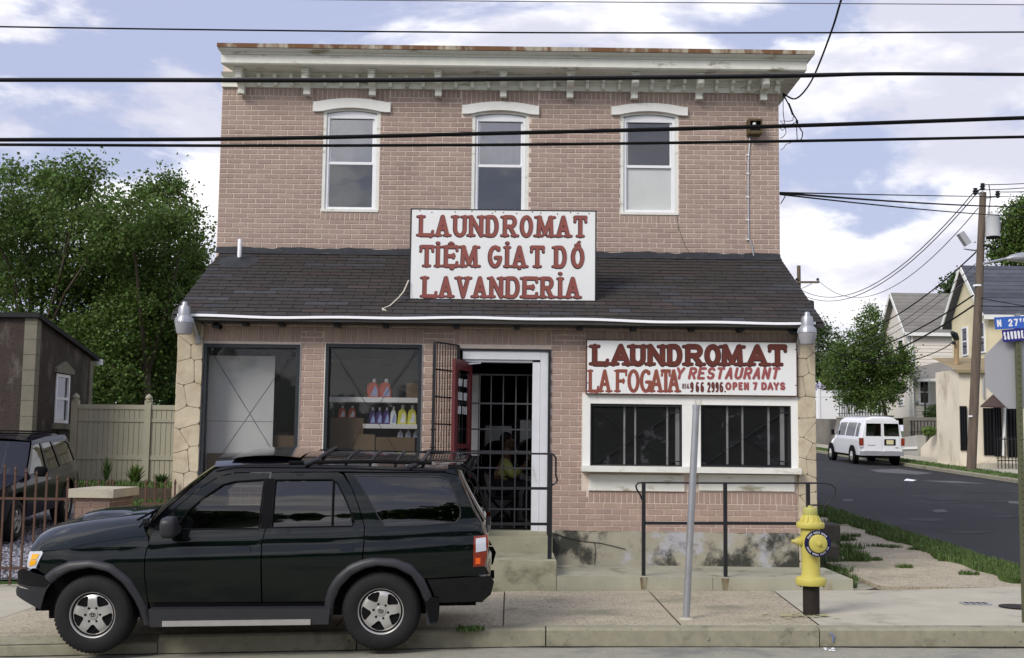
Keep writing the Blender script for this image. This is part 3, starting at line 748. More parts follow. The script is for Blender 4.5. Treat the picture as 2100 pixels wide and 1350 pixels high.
# plastic vent pipe in its tarred patch
vp = P(491, 536, 1.75); vz = RZ(1.75)
v = part('vent_pipe', M['vinyl'], roof, lambda q: q.lathe([(.03, -.05), (.031, .02), (.03, .33), (.026, .335), (.026, .3)], 14, (P(491, 520, 1.75).x, 1.75, vz), cap=False), smooth=True)
tb = MB(); tb.lathe([(.30, .012), (.25, .02), (.1, .035), (.05, .06), (.032, .08)], 16, (P(491, 520, 1.75).x, 1.72, 0), cap=False)
tb.v = [(x, y, z + RZ(y)) for x, y, z in tb.v]; tb.build('tar_patch', M['flash'], roof, smooth=True)

# ---- cornice
yc = YU - .52
def Z(py, y): return P(1040, py, y).z
z_cap1, z_cap0 = Z(95, yc - .14), Z(104, yc - .14)
z_fas1, z_fas0 = Z(119, yc), Z(138, yc)
cx0 = P(453, 130, yc).x; cx1 = P(1645, 130, yc).x
fro = UX1 + .06
cor = part('cornice', M['cornice_paint'], B, lambda q: (q.box(UX0 - .005, UX1 + .02, YU - .05, YU + .0, ZFR, z_fas0 + .01)))       # frieze board
cs_ = []
def runprof(name, prof, mm):
    """a profile (depth before the wall, z) run along the front and back round the right corner"""
    b = MB(); n = len(prof); vv = []
    for (d, z) in prof:
        vv.append((cx0 - (d - .52) * .25, YU - d, z))
    for (d, z) in prof: vv.append((UX1 + d * .62, YU - d, z))
    for (d, z) in prof: vv.append((UX1 + d * .62, 13, z))
    ff = [(s * n + i, s * n + i + 1, (s + 1) * n + i + 1, (s + 1) * n + i) for s in (0, 1) for i in range(n - 1)]
    ff += [tuple(range(n)), tuple(range(2 * n, 3 * n))]
    b.add(vv, ff); return b.build(name, mm, cor)
runprof('fascia', [(.02, z_fas0 + .004), (.50, z_fas0), (.52, z_fas0 + .02), (.52, z_fas1), (.02, z_fas1 + .002)], M['cornice_paint'])
runprof('crown_moulding', [(.03, z_fas1 + .004), (.535, z_fas1 + .004), (.55, z_fas1 + .03), (.58, z_fas1 + .05), (.585, z_cap0 - .035), (.63, z_cap0 - .012), (.64, z_cap0), (.03, z_cap0)], M['peel_paint'])
runprof('metal_edge', [(.04, z_cap0 + .003), (.66, z_cap0 + .003), (.665, z_cap1 - .004), (.64, z_cap1), (.04, z_cap1 + .01)], M['rust_metal'])
part('bed_moulding', M['cornice_paint'], cor, lambda q: q.prism([(YU - .051, z_fas0 + .001), (YU - .13, z_fas0 + .001), (YU - .10, z_fas0 - .03), (YU - .051, z_fas0 - .05)], UX0, UX1 + .06, 'x'))
part('frieze_bead', M['cornice_paint'], cor, lambda q: q.box(UX0 - .01, UX1 + .03, YU - .075, YU - .052, ZFR + .085, ZFR + .105))
zb0, zb1 = Z(200, YU - .1), z_fas0 - .002
bracket_px = [493, 628, 763, 898.6, 1032.4, 1169.5, 1302, 1435, 1568]
bm_proto = None; dm_proto = None
hb = zb1 - zb0
for i, px in enumerate(bracket_px):
    x = P(px, 165, YU - .2).x
    if i == 0:
        b = MB(); w = .052
        prof = [(.052, zb1), (.36, zb1), (.36, zb1 - .06), (.335, zb1 - .075), (.34, zb1 - .16), (.28, zb1 - .2), (.17, zb1 - .22), (.125, zb1 - .27), (.12, zb1 - .33), (.145, zb1 - .345), (.15, zb1 - hb + .05), (.115, zb1 - hb + .03), (.11, zb1 - hb), (.052, zb1 - hb)]
        b.prism([(YU - d - ROOT[B.name].y, z - zb1) for d, z in prof], -w, w, 'x')
        b.box(-w - .02, w + .02, YU - .385, YU - .06, -.028, -.003)
        b.box(-w + .015, w - .015, YU - .352, YU - .30, -.15, -.07)
        bm_proto = b.build('bracket', M['cornice_paint'], cor, local=True); o = bm_proto
    else: o = bm_proto.copy(); COL.objects.link(o); o.parent = cor
    o.location = (x - ROOT[B.name].x, 0, zb1 - ROOT[B.name].z)
    nxt = P(bracket_px[i + 1] if i < 8 else px + 100, 165, YU - .2).x
    for k in (1, 2, 3):
        xd = x + (nxt - x) * (k / 4 + .02)
        if i == 8 and k > 1: continue
        if dm_proto is None:
            b = MB(); b.prism([(YU - .051, -.002), (YU - .22, -.002), (YU - .22, -.06), (YU - .14, -.08), (YU - .12, -.15), (YU - .051, -.17)], -.024, .024, 'x'); dm_proto = b.build('modillion', M['cornice_paint'], cor, local=True); o2 = dm_proto
        else: o2 = dm_proto.copy(); COL.objects.link(o2); o2.parent = cor
        o2.location = (xd - ROOT[B.name].x, 0, zb1 - .052 - ROOT[B.name].z)

# ---- upper windows
M['curtain_backing'] = mat('curtain_backing', (.50, .52, .58), .9, .12, 4, stretch=(14, 1, .5))
M['shade'] = mat('shade', (.62, .63, .62), .9, .05, 3)
def up_window(u, lt, idx, gu, gl):
    x0, x1, z0, z1 = u; cx = (x0 + x1) / 2; hw = (x1 - x0) / 2
    wroot = part('window', M['peel_paint'], B, lambda q: (
        q.box(x0, x0 + .05, YU + .005, YU + .12, z0 + .04, z1), q.box(x1 - .05, x1, YU + .005, YU + .12, z0 + .04, z1), q.box(x0 - .0, x1 + .0, YU - .02, YU + .12, z0, z0 + .04)))
    # arched head casing and stone lintel
    def arch(q, xa, xb, zlow, rise, th, y0, y1, n=14):
        tops, bots = [], []
        for i in range(n + 1):
            t = -1 + 2 * i / n; x = (xa + xb) / 2 + (xb - xa) / 2 * t; a = 1 - t * t
            bots.append((x, zlow + rise * a)); tops.append((x, zlow + rise * a * 1.0 + th))
        q.prism(bots + tops[::-1], y0, y1)
    part('head_casing', M['peel_paint'], wroot, lambda q: arch(q, x0 + .001, x1 - .001, z1 - .06, .055, .06, YU + .001, YU + .115))
    l0, l1, lz0, lz1 = lt
    def lintel(q):
        n = 16; tops, bots = [], []
        for i in range(n + 1):
            t = -1 + 2 * i / n; x = cx + (l1 - l0) / 2 * t
            a = max(0, 1 - (t / .80) ** 2) if abs(t) < .8 else 0
            at = max(0, 1 - (t / .92) ** 2) if abs(t) < .92 else 0
            bots.append((x, lz0 + .065 * a)); tops.append((x, lz1 - .065 + .062 * at))
        q.prism(bots + tops[::-1], YU - .055, YU + .02)
    part('lintel', M['white_paint'], wroot, lintel)
    zt = z1 - .075; zm = (z0 + zt) / 2 + .0
    part('sash_frame', M['vinyl'], wroot, lambda q: (q.box(x0 + .052, x0 + .093, YU + .03, YU + .11, z0 + .042, zt), q.box(x1 - .093, x1 - .052, YU + .03, YU + .11, z0 + .042, zt),
                                                     q.box(x0 + .094, x1 - .094, YU + .032, YU + .11, z0 + .043, z0 + .083)))
    def fill(q):
        n = 12; pts = [(x0 + .052, zt + .001), (x1 - .052, zt + .001)]
        top = [(cx + (hw - .052) * (1 - 2 * i / n), z1 - .062 + .05 * (1 - (1 - 2 * i / n) ** 2)) for i in range(n + 1)]
        q.prism([(x0 + .052, zt - .05), (x1 - .052, zt - .05)] + top, YU + .036, YU + .108)
    part('head_panel', M['vinyl'], wroot, fill)
    us = part('upper_sash', M['vinyl'], wroot, lambda q: (q.box(x0 + .095, x0 + .125, YU + .07, YU + .1, zm, zt - .052), q.box(x1 - .125, x1 - .095, YU + .07, YU + .1, zm, zt - .052), q.box(x0 + .095, x1 - .095, YU + .069, YU + .1, zm - .002, zm + .035)))
    part('pane', gu, us, lambda q: q.box(x0 + .12, x1 - .12, YU + .082, YU + .086, zm + .03, zt - .05))
    ls = part('lower_sash', M['vinyl'], wroot, lambda q: (q.box(x0 + .094, x1 - .094, YU + .042, YU + .066, zm - .012, zm + .024), q.box(x0 + .0935, x0 + .108, YU + .045, YU + .066, z0 + .084, zm - .013), q.box(x1 - .108, x1 - .0935, YU + .045, YU + .066, z0 + .084, zm - .013)))
    part('pane', gl, ls, lambda q: q.box(x0 + .105, x1 - .105, YU + .052, YU + .056, z0 + .08, zm - .01))
    return wroot, zm, zt
for i in range(3):
    wr, zm, zt = up_window(UW[i], lint[i], i, M['glass_sky'] if i < 2 else M['glass_up'], M['glass_up'] if i < 2 else M['glass'])
    x0, x1, z0, z1 = UW[i]
    if i == 0:
        part('curtain_backing', M['curtain_backing'], wr, lambda q: q.box(x0 + .1, x1 - .1, YU + .20, YU + .204, zm + .01, zt))  # flat pale sheet added to lift the pane towards its sky reflection
    if i == 1:
        def cur(q):
            n = 30; vv = []
            for k in range(n + 1):
                x = x0 + .1 + (x1 - x0 - .2) * k / n; vv += [(x, YU + .2 + .018 * math.sin(k * 1.3), zm - .02), (x, YU + .2 + .01 * math.sin(k * 1.3), zt)]
            q.add(vv, [(2 * k, 2 * k + 2, 2 * k + 3, 2 * k + 1) for k in range(n)])
        part('curtain_backing', M['shade'], wr, cur, smooth=True)
    if i == 2: part('roller_shade', M['shade'], wr, lambda q: q.box(x0 + .1, x1 - .1, YU + .075, YU + .078, z0 + .08, zm - .014))
    if i < 2: part('insect_screen', M['screen'], wr, lambda q: q.box(x0 + .108, x1 - .108, YU + .092, YU + .094, z0 + .085, zm - .014))
# rooms behind
def room(x0, x1, y0, y1, z0, z1, m, parent, name='room'):
    b = MB(); b.quad((x0, y1, z0), (x1, y1, z0), (x1, y1, z1), (x0, y1, z1)); b.quad((x0, y0, z0), (x0, y1, z0), (x0, y1, z1), (x0, y0, z1)); b.quad((x1, y0, z0), (x1, y1, z0), (x1, y1, z1), (x1, y0, z1))
    b.quad((x0, y0, z0), (x1, y0, z0), (x1, y1, z0), (x0, y1, z0)); b.quad((x0, y0, z1), (x1, y0, z1), (x1, y1, z1), (x0, y1, z1)); return b.build(name, m, parent)
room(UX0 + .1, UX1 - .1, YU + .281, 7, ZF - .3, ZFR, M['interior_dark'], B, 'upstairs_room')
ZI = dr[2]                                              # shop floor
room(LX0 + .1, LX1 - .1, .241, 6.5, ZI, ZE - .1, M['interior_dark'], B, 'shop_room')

# ---- storefront windows with wire guards
def guard(parent, x0, x1, z0, z1, y, braces=True, wire=.0019, px=.030, pz=.018):
    b = MB(); W, H = x1 - x0, z1 - z0; k = pz / px * 1.0
    def strand(a, c):
        b.add([(a[0], y, a[1] - wire / 2), (c[0], y, c[1] - wire / 2), (c[0], y, c[1] + wire / 2), (a[0], y, a[1] + wire / 2)], [(0, 1, 2, 3)])
    slope = px / pz          # vertical diamonds: z per x
    n = int((W * slope + H) / px) + 1
    for sgn in (1, -1):
        yo = .0008 * sgn
        for i in range(n):
            c = -W * slope + i * px if sgn > 0 else i * px
            xa, za = 0.0, c; xb, zb = W, c + sgn * slope * W
            pts = []
            t0, t1 = 0.0, W
            for lim in (0, H):
                t = (lim - c) / (sgn * slope)
                if (sgn > 0) == (lim == 0): t0 = max(t0, t)
                else: t1 = min(t1, t)
            if t1 - t0 < .005: continue
            dx = wire * .58
            p, q = (x0 + t0, z0 + c + sgn * slope * t0), (x0 + t1, z0 + c + sgn * slope * t1)
            b.add([(p[0] - dx, y + yo, p[1]), (p[0] + dx, y + yo, p[1]), (q[0] + dx, y + yo, q[1]), (q[0] - dx, y + yo, q[1])], [(0, 1, 2, 3)])
    b.build('wire_guard', M['wire_mesh'], parent)
    if braces:
        m = MB(); m.bar((x0 + .05, y - .012, z1 - .05), (x1 - .05, y - .012, z0 + .02), .006, .013, up=(0, 1, 0)); m.build('brace', M['black_metal'], parent)
        m = MB(); m.bar((x1 - .05, y - .022, z1 - .05), (x0 + .05, y - .022, z0 + .02), .006, .013, up=(0, 1, 0)); m.build('brace', M['black_metal'], parent)
def shopwindow(wn_):
    x0, x1, z0, z1 = wn_
    fr = part('shop_window', M['dark_frame'], B, lambda q: (q.box(x0, x0 + .045, -.03, .10, z0, z1), q.box(x1 - .045, x1, -.03, .10, z0, z1), q.box(x0 + .046, x1 - .046, -.032, .10, z1 - .05, z1), q.box(x0 + .046, x1 - .046, -.032, .10, z0, z0 + .05)))
    for xa in (x0 - .014, x1 + .001): part('white_edge', M['white_paint'], fr, lambda q: q.box(xa, xa + .013, -.012, .0, z0, z1))
    part('pane', M['glass'], fr, lambda q: q.box(x0 + .04, x1 - .04, .07, .076, z0 + .04, z1 - .04))
    guard(fr, x0 + .046, x1 - .046, z0 + .051, z1 - .051, .0)
    return fr
shopwindow(w1); shopwindow(w2)

# ---- serving hatch: white frame, two guarded sliding windows, counter, boards
M['sash_grey'] = mat('sash_grey', (.34, .34, .35), .5, .08, 6)
so = rect(1194, 812, 1640, 962); sl_ = rect(1210, 829, 1398, 953); sr_ = rect(1436, 829, 1621, 953)
hatch = part('serving_window', M['white_paint'], B, lambda q: (
    q.box(so[0], sl_[0], -.05, .12, sl_[2] - .03, so[3]), q.box(sr_[1], so[1], -.05, .12, sl_[2] - .03, so[3]), q.box(sl_[1], sr_[0], -.045, .12, sl_[2] - .03, sl_[3]), q.box(sl_[0], sr_[1], -.047, .12, sl_[3], so[3])))
for (x0, x1, z0, z1), bars in ((sl_, (.37, .49, .84, .94)), (sr_, (.30, .47, .76, .90))):
    fr = part('guard_frame', M['black_metal'], hatch, lambda q: (q.box(x0, x0 + .022, -.03, .02, z0 - .03, z1), q.box(x1 - .022, x1, -.03, .02, z0 - .03, z1), q.box(x0 + .023, x1 - .023, -.028, .02, z1 - .035, z1), q.box(x0 + .023, x1 - .023, -.028, .02, z0 - .03, z0 - .01)))
    guard(fr, x0 + .022, x1 - .022, z0 - .01, z1 - .035, -.005, braces=True, wire=.0021)
    W = x1 - x0
    for t, wd in zip(bars, (.022, .02, .022, .05)):
        part('slider_stile', M['sash_grey'], hatch, lambda q: q.box(x0 + W * t, x0 + W * t + wd, .05, .09, z0, z1 - .03))
    part('pane', M['glass'], hatch, lambda q: q.box(x0, x1, .1, .105, z0, z1))
    part('hasp', M['black_metal'], hatch, lambda q: (q.box(x1 - .16, x1 - .03, -.04, -.031, z1 - .12, z1 - .105), q.box(x1 - .16, x1 - .03, -.04, -.031, z0 + .04, z0 + .055)))
cz1, cz0 = P(1415, 958, -.22).z, P(1415, 970, -.22).z
part('counter', M['peel_paint'], hatch, lambda q: q.box(P(1193, 965, -.2).x, P(1643, 965, -.2).x, -.22, .1, cz0, cz1))
for (a, c) in ((1207, 1403), (1432, 1628)):
    x0, x1, z0, z1 = rect(a, 974, c, 1007)
    part('apron_board', M['peel_paint'], hatch, lambda q: q.box(x0, x1, -.035, .03, z0, z1))
# ---- foundation, with its peeling and mouldy coats
M['foundation'] = mat('foundation', (0.37, 0.345, 0.27), .93, .12, 3, bump=.8, bscale=50, stain=((.42, .42, .45), 1.1, .53, .60, (1, 1, 1)), stain2=((.050, .051, .042), 1.7, .47, .59, (.8, 1, .75)))
fx0 = P(1128, 1120, -.06).x; fx1 = P(1682, 1120, -.06).x
def foundation(q):
    xs, zs = seq(fx0, fx1, 60), seq(HW(2, 0), ZB + .015, 8); vv = []
    r_ = random.Random(8)
    for j, z in enumerate(zs):
        for x in xs: vv.append((x, -.055 - .004 * math.sin(x * 9 + z * 5) + r_.uniform(-.003, .003), z + (r_.uniform(-.012, .012) if j == 8 else 0)))
    n = len(xs); q.add(vv, [(j * n + i, j * n + i + 1, (j + 1) * n + i + 1, (j + 1) * n + i) for j in range(8) for i in range(60)])
    q.add([(x, -.055, ZB + .012) for x in (fx0, fx1)] + [(fx1, .1, ZB + .02), (fx0, .1, ZB + .02)], [(0, 1, 2, 3)])
    q.quad((fx1, -.055, HW(2, 0) - .2), (fx1, 2.5, HW(2, 0) - .2), (fx1, 2.5, ZB), (fx1, -.055, ZB))
part('foundation', M['foundation'], B, foundation, smooth=True)
m = MB(); cp = [P(x, y, -.066) for x, y in ((1133, 1094), (1160, 1102), (1195, 1110), (1232, 1114), (1262, 1121), (1282, 1126))]
for a, c in zip(cp, cp[1:]): m.bar(a, c, .006, .010, up=(0, 1, 0))
cp = [P(x, y, -.066) for x, y in ((1219, 1112), (1221, 1130), (1219, 1158))]
for a, c in zip(cp, cp[1:]): m.bar(a, c, .006, .006, up=(0, 1, 0))
m.build('crack', M['black_metal'], B)
part('foundation', M['step_concrete'], B, lambda q: q.box(LX0 + .05, fx0 - .01, -.03, .2, HW(-4.5, 0) - .2, ZB))

# ---- doorway
x0, x1, z0, z1 = dr
M['frame_paint'] = mat('frame_paint', (.66, .68, .72), .5, .05, 6, stain=((.4, .4, .4), 5, .6, .75, (1, 1, .4)))
M['red_paint'] = mat('red_paint', (.10, .018, .022), .4, .12, 6)
jx = P(1091, 900).x; ht = P(1030, 742).z
dw = part('doorway', M['frame_paint'], B, lambda q: (q.box(jx, jx + .10, .02, .20, z0, ht), q.box(jx + .103, x1 - .035, -.01, .20, z0, z1 - .03), q.box(x0 + .04, jx + .102, -.012, .20, ht + .03, z1 - .03), q.box(x0 + .07, jx - .001, .02, .19, ht - .005, ht + .028)))
part('steel_angle', M['black_metal'], dw, lambda q: (q.box(x1 - .034, x1, -.035, .2, z0, z1), q.box(x0, x1 - .035, -.033, .2, z1 - .028, z1)))
part('threshold', M['interior_dark'], dw, lambda q: q.box(x0, jx, .0, .4, z0 - .02, z0 + .03))
# inner barred gate
gx0, gx1 = P(962, 900, .45).x, P(1102, 900, .45).x; gz1 = P(1030, 768, .45).z
gt = part('barred_gate', M['black_metal'], dw, lambda q: (q.box(gx0, gx0 + .03, .43, .47, z0 + .04, gz1), q.box(gx1 - .03, gx1, .43, .47, z0 + .04, gz1)))
gbar = mat('gate_bar', (.09, .09, .10), .5, .1, 8)
for px in (981, 1006, 1031, 1057, 1081):
    xx = P(px, 900, .45).x; part('bar', gbar, gt, lambda q: q.box(xx - .008, xx + .008, .442, .458, z0 + .05, gz1))
for py in (769, 828, 881, 926, 960, 1001, 1044, 1074):
    zz = P(1030, py, .45).z; part('rail', gbar, gt, lambda q: q.box(gx0, gx1, .436, .46, zz - .011, zz + .011))
for py in (862, 1034):
    c = P(1096, py, .41)
    pl = part('padlock', mat('brass', (.55, .5, .2), .35, .1, 8, metal=.6), gt, lambda q: q.box(c.x - .03, c.x + .03, .40, .43, c.z - .045, c.z))
    part('shackle', M['vinyl'], pl, lambda q: q.tube([(c.x + .02 * math.cos(t), .415, c.z + .03 + .02 * math.sin(t)) for t in [0, .5, 1, 1.57, 2.1, 2.6, 3.14]] + [(c.x - .02, .415, c.z)], .006, 6))
# red glass door, swung outwards
hx = P(966, 900, -.02).x; ang_d = R(62); dl = .40
ex_, ey_ = hx - dl * math.cos(ang_d) * .9, -.02 - dl * 2.0 * math.sin(ang_d)
hinge = Vector((P(965, 800, -.03).x, -.03, 0)); far = P(930, 800, -.75); far = Vector((far.x, -.75, 0))
dirv = (far - hinge); dlen = dirv.length; dirv.normalize(); nrm = Vector((-dirv.y, dirv.x, 0))
dz1, dz0 = ht - .02, z0 + .05
def dbox(q, t0, t1, za, zb, th=.045, o=0.0):
    a, c = hinge + dirv * t0 + nrm * o, hinge + dirv * t1 + nrm * o
    for_ = [a - nrm * th / 2, c - nrm * th / 2, c + nrm * th / 2, a + nrm * th / 2]
    q.add([(p.x, p.y, za) for p in for_] + [(p.x, p.y, zb) for p in for_], [(0, 1, 2, 3), (4, 7, 6, 5), (0, 4, 5, 1), (1, 5, 6, 2), (2, 6, 7, 3), (3, 7, 4, 0)])
do = part('door', M['red_paint'], dw, lambda q: (dbox(q, 0, .09, dz0, dz1), dbox(q, dlen - .13, dlen, dz0, dz1), dbox(q, .091, dlen - .131, dz1 - .13, dz1, .044), dbox(q, .091, dlen - .131, dz0, dz0 + .3, .044), dbox(q, .091, dlen - .131, P(945, 915).z - .03, P(945, 915).z + .03, .043)))
part('pane', M['glass_bright'], do, lambda q: dbox(q, .085, dlen - .125, dz0 + .29, dz1 - .12, .008))
part('closer', M['vinyl'], do, lambda q: (dbox(q, .03, .16, dz1 - .06, dz1 - .01, .02, -.05), q.bar(hinge + dirv * .16 + Vector((0, -.02, dz1 - .03)), (x0 + .28, .0, ht - .02), .02, .02)))
# steel security gate folded back against the wall on the left
sg0, sg1 = P(894, 800, -.12).x, P(939, 800, -.02).x; sz1 = P(915, 708, -.08).z; sz0 = z0 + .02
sgt = part('security_gate', M['black_metal'], dw, lambda q: (q.bar((sg0, -.55, sz0), (sg0, -.55, sz1), .04, .04), q.bar((sg1, -.05, sz0), (sg1, -.05, sz1), .04, .04)))
def sgp(t): return Vector((sg0 + (sg1 - sg0) * t, -.55 + .5 * t, 0))
for t in seq(.11, .89, 7): part('bar', M['black_metal'], sgt, lambda q: q.bar(sgp(t) + Vector((0, 0, sz0)), sgp(t) + Vector((0, 0, sz1)), .013, .013))
for k in range(8):
    zz = sz0 + (sz1 - sz0) * k / 7; part('rail', M['black_metal'], sgt, lambda q: q.bar(sgp(0) + Vector((0, 0, zz)), sgp(1) + Vector((0, 0, zz)), .02, .02))
part('bolt', M['black_metal'], sgt, lambda q: (q.bar(sgp(0) + Vector((-.03, -.03, sz0 + 1.35)), sgp(0) + Vector((.03, 0, sz0 + 1.35)), .02, .02), q.bar(sgp(0) + Vector((-.03, -.03, sz0 + 1.12)), sgp(0) + Vector((.03, 0, sz0 + 1.12)), .02, .02)))
# ================================================================== the dark green car at the kerb
M['car_green'] = mat('car_green', (0.0009, 0.0034, 0.0028), .35, .1, 3, metal=.0, spec=.05, coat=1.0)
M['car_black'] = mat('car_black', (0.0012, 0.0015, 0.0035), .3, .1, 3, metal=.0, spec=.05, coat=1.0)
for k_ in ('car_green', 'car_black'): M[k_].node_tree.nodes['Principled BSDF'].inputs['Coat IOR'].default_value = 1.45
M['flare'] = mat('flare', (0.026, 0.026, 0.031), .45, .12, 9, spec=.5, bump=.15, bscale=200)
M['rubber'] = mat('rubber', (0.016, 0.016, 0.017), .75, .2, 12, spec=.3, bump=.5, bscale=70)
M['alloy'] = mat('alloy', (0.50, 0.49, 0.47), .34, .1, 9, metal=.5)
M['chrome'] = mat('chrome', (0.6, 0.62, 0.66), .18, .05, 9, metal=.95)
M['under'] = mat('under', (0.008, 0.008, 0.009), .9, .1, 4, spec=.1)
M['car_glass'] = glass('car_glass', (.03, .032, .036), 1.9)
M['car_glass_clear'] = glass('car_glass_clear', (.40, .43, .43), 1.8)
M['amber'] = mat('amber', (.85, .42, .01), .2, .05, 9, coat=.6)
M['orange_lens'] = mat('orange_lens', (.85, .12, .008), .2, .05, 9, coat=.6)
M['red_lens'] = mat('red_lens', (.22, .025, .01), .2, .08, 9, coat=.6)
M['clear_lens'] = mat('clear_lens', (.55, .57, .62), .18, .08, 9, coat=.6)
M['seat_cloth'] = mat('seat_cloth', (.035, .033, .03), .9, .15, 9)

def pchip(pts):
    xs = [p[0] for p in pts]; ys = [p[1] for p in pts]; n = len(xs)
    d = [(ys[i + 1] - ys[i]) / (xs[i + 1] - xs[i]) for i in range(n - 1)]
    mm = [d[0]] + [0 if d[i - 1] * d[i] <= 0 else 2 * d[i - 1] * d[i] / (d[i - 1] + d[i]) for i in range(1, n - 1)] + [d[-1]]
    def f(x):
        if x <= xs[0]: return ys[0]
        if x >= xs[-1]: return ys[-1]
        i = max(k for k in range(n - 1) if xs[k] <= x); h = xs[i + 1] - xs[i]; t = (x - xs[i]) / h
        return ys[i] * (1 + 2 * t) * (1 - t) ** 2 + h * mm[i] * t * (1 - t) ** 2 + ys[i + 1] * t * t * (3 - 2 * t) + h * mm[i + 1] * t * t * (t - 1)
    return f
CS = 216.5
def S(px, py): return ((px - 189.5) / CS, (1343 - .012 * (px - 189.5) - py) / CS)
def SL_(lst): return [S(*p) for p in lst]
near_y = -4.783
car_o = P(189.5, 1343, near_y)
alpha, beta = .0245, R(5.0)
e_x = Vector((math.cos(alpha), 0, math.sin(alpha))); e_y = Vector((0, math.cos(beta), math.sin(beta))); e_z = e_x.cross(e_y).normalized(); e_y = e_z.cross(e_x)
car_base = car_o + e_y * .84
car = thing('parked_car', 'dark green sport utility car with roof rack and grey flares parked at the kerb', 'car')
car.matrix_world = Matrix(((e_x.x, e_y.x, e_z.x, car_base.x), (e_x.y, e_y.y, e_z.y, car_base.y), (e_x.z, e_y.z, e_z.z, car_base.z), (0, 0, 0, 1)))
plan = pchip([(-.80, .66), (-.70, .735), (-.5, .80), (-.2, .845), (.3, .862), (1.0, .868), (2.6, .868), (3.2, .850), (3.55, .815), (3.75, .77)])
prof = pchip([(.20, -.085), (.35, -.05), (.5, -.024), (.65, -.008), (.8, -.001), (.88, -.002), (.94, -.010), (.985, -.024), (1.02, -.034), (1.045, -.042), (1.058, -.036), (1.075, -.041), (1.11, -.060), (1.15, -.088), (1.3, -.114), (1.45, -.149), (1.6, -.196), (1.70, -.234), (1.76, -.27), (1.80, -.31)])
def WY(x, z):
    c = .985 + .03 * (x - .5)
    sh = (c - 1.045) * max(0, 1 - abs(z - 1.0) / .35)
    return plan(x) + prof(z - sh)
def side(s, out=0.0): return lambda x, z: (x, s * (WY(x, z) + out), z)
def cpanel(name, m, outline, holes=(), out=0.0, step=.028, parent=car, sides=(-1, 1), lip=None, label=None):
    res = []
    for s in sides:
        b = MB(); b.cdt(SL_(outline), [SL_(h) for h in holes], side(s, out), step)
        if lip:
            poly = SL_(outline); n = len(poly)
            vv = [(x, s * (WY(x, z) + out), z) for x, z in poly] + [(x, s * (WY(x, z) + out - lip), z) for x, z in poly]
            b.add(vv, [(i, (i + 1) % n, n + (i + 1) % n, n + i) for i in range(n)])
        o = b.build(name, m, parent, local=True, smooth=True, autosmooth=50); res.append(o)
        if label: o['label'] = label
    return res
win_f = [(354, 1094), (378, 1058), (410, 1031), (447, 1006), (470, 1000), (531, 996), (523, 1093)]
win_r = [(553, 997), (668, 996), (680, 1003), (700, 1040), (716, 1079), (711, 1088), (549, 1091)]
win_q = [(714, 988), (800, 989), (888, 991), (905, 997), (917, 1019), (930, 1057), (930, 1070), (920, 1081), (850, 1086), (778, 1088), (763, 1067), (730, 1010)]
cpanel('fender', M['car_green'], [(89, 1139), (150, 1132), (203, 1128), (299, 1127), (296, 1150), (296, 1188), (300, 1226), (301, 1250), (287, 1221), (268, 1189), (232, 1160), (189, 1151), (145, 1155), (112, 1170), (94, 1184), (80, 1176)])
d1 = cpanel('front_door', M['car_green'], [(301, 1127), (309, 1094), (360, 1047), (400, 1014), (440, 990), (470, 984), (541, 983), (535, 1093), (530, 1120), (529, 1186), (529, 1238), (303, 1239), (301, 1222), (298, 1187), (298, 1150)], [win_f])
d2 = cpanel('rear_door', M['car_green'], [(544, 983), (680, 982), (690, 986), (707, 1010), (722, 1045), (735, 1088), (736, 1110), (733, 1147), (730, 1156), (707, 1162), (680, 1185), (664, 1210), (656, 1238), (532, 1238), (532, 1120), (538, 1093)], [win_r])
cpanel('quarter_panel', M['car_green'], [(693, 983), (800, 983), (900, 984), (922, 989), (943, 1033), (967, 1083), (980, 1106), (957, 1108), (954, 1168), (979, 1168), (988, 1184), (862, 1190), (856, 1189), (833, 1162), (800, 1149), (753, 1147), (735, 1151), (738, 1110), (737, 1088), (724, 1045), (709, 1010)], [win_q])
cpanel('cant_rail', M['car_black'], [(428, 976), (450, 969), (500, 966), (620, 966), (760, 970), (917, 977), (924, 987), (900, 982), (800, 981), (690, 980), (600, 981), (470, 982), (440, 988), (400, 1012), (360, 1045), (308, 1092), (303, 1087), (340, 1050), (390, 1008)])
cpanel('sill', M['car_black'], [(303, 1241), (420, 1240), (655, 1240), (660, 1262), (310, 1264)], out=-.015)
for dd, hole in ((d1, win_f), (d2, win_r)):
    for s, o in zip((-1, 1), dd):
        b = MB(); b.cdt(SL_(hole), [], side(s, -.022), .05); g = b.build('window_glass', M['car_glass_clear'] if hole is win_f else M['car_glass'], o, local=True, smooth=True)
for s in (-1, 1):
    b = MB(); b.cdt(SL_(win_q), [], side(s, -.006), .04); b.build('cargo_window', M['car_glass'], car, local=True, smooth=True)
def trimline(name, pts, r, out, m, parent=car, closed=False, sides=(-1, 1)):
    for s in sides:
        p = SL_(pts); p2 = []
        for a, c in zip(p, p[1:] + ([p[0]] if closed else [])):
            k = max(1, int(math.dist(a, c) / .06)); p2 += [(a[0] + (c[0] - a[0]) * i / k, a[1] + (c[1] - a[1]) * i / k) for i in range(k)]
        if closed: p2.append(p2[0])
        else: p2.append(p[-1])
        b = MB(); b.tube([(x, s * (WY(x, z) + out), z) for x, z in p2], r, 6); b.build(name, m, parent, local=True, smooth=True)
trimline('window_seal', win_f, .009, -.004, M['under'], closed=True); trimline('window_seal', win_r, .009, -.004, M['under'], closed=True); trimline('window_seal', win_q, .006, .0, M['flare'], closed=True)
trimline('window_divider', [(672, 997), (671, 1090)], .011, -.008, M['under'])
cpanel('door_pillar', M['under'], [(533, 994), (551, 994), (547, 1092), (526, 1093)], out=.002, step=.05)
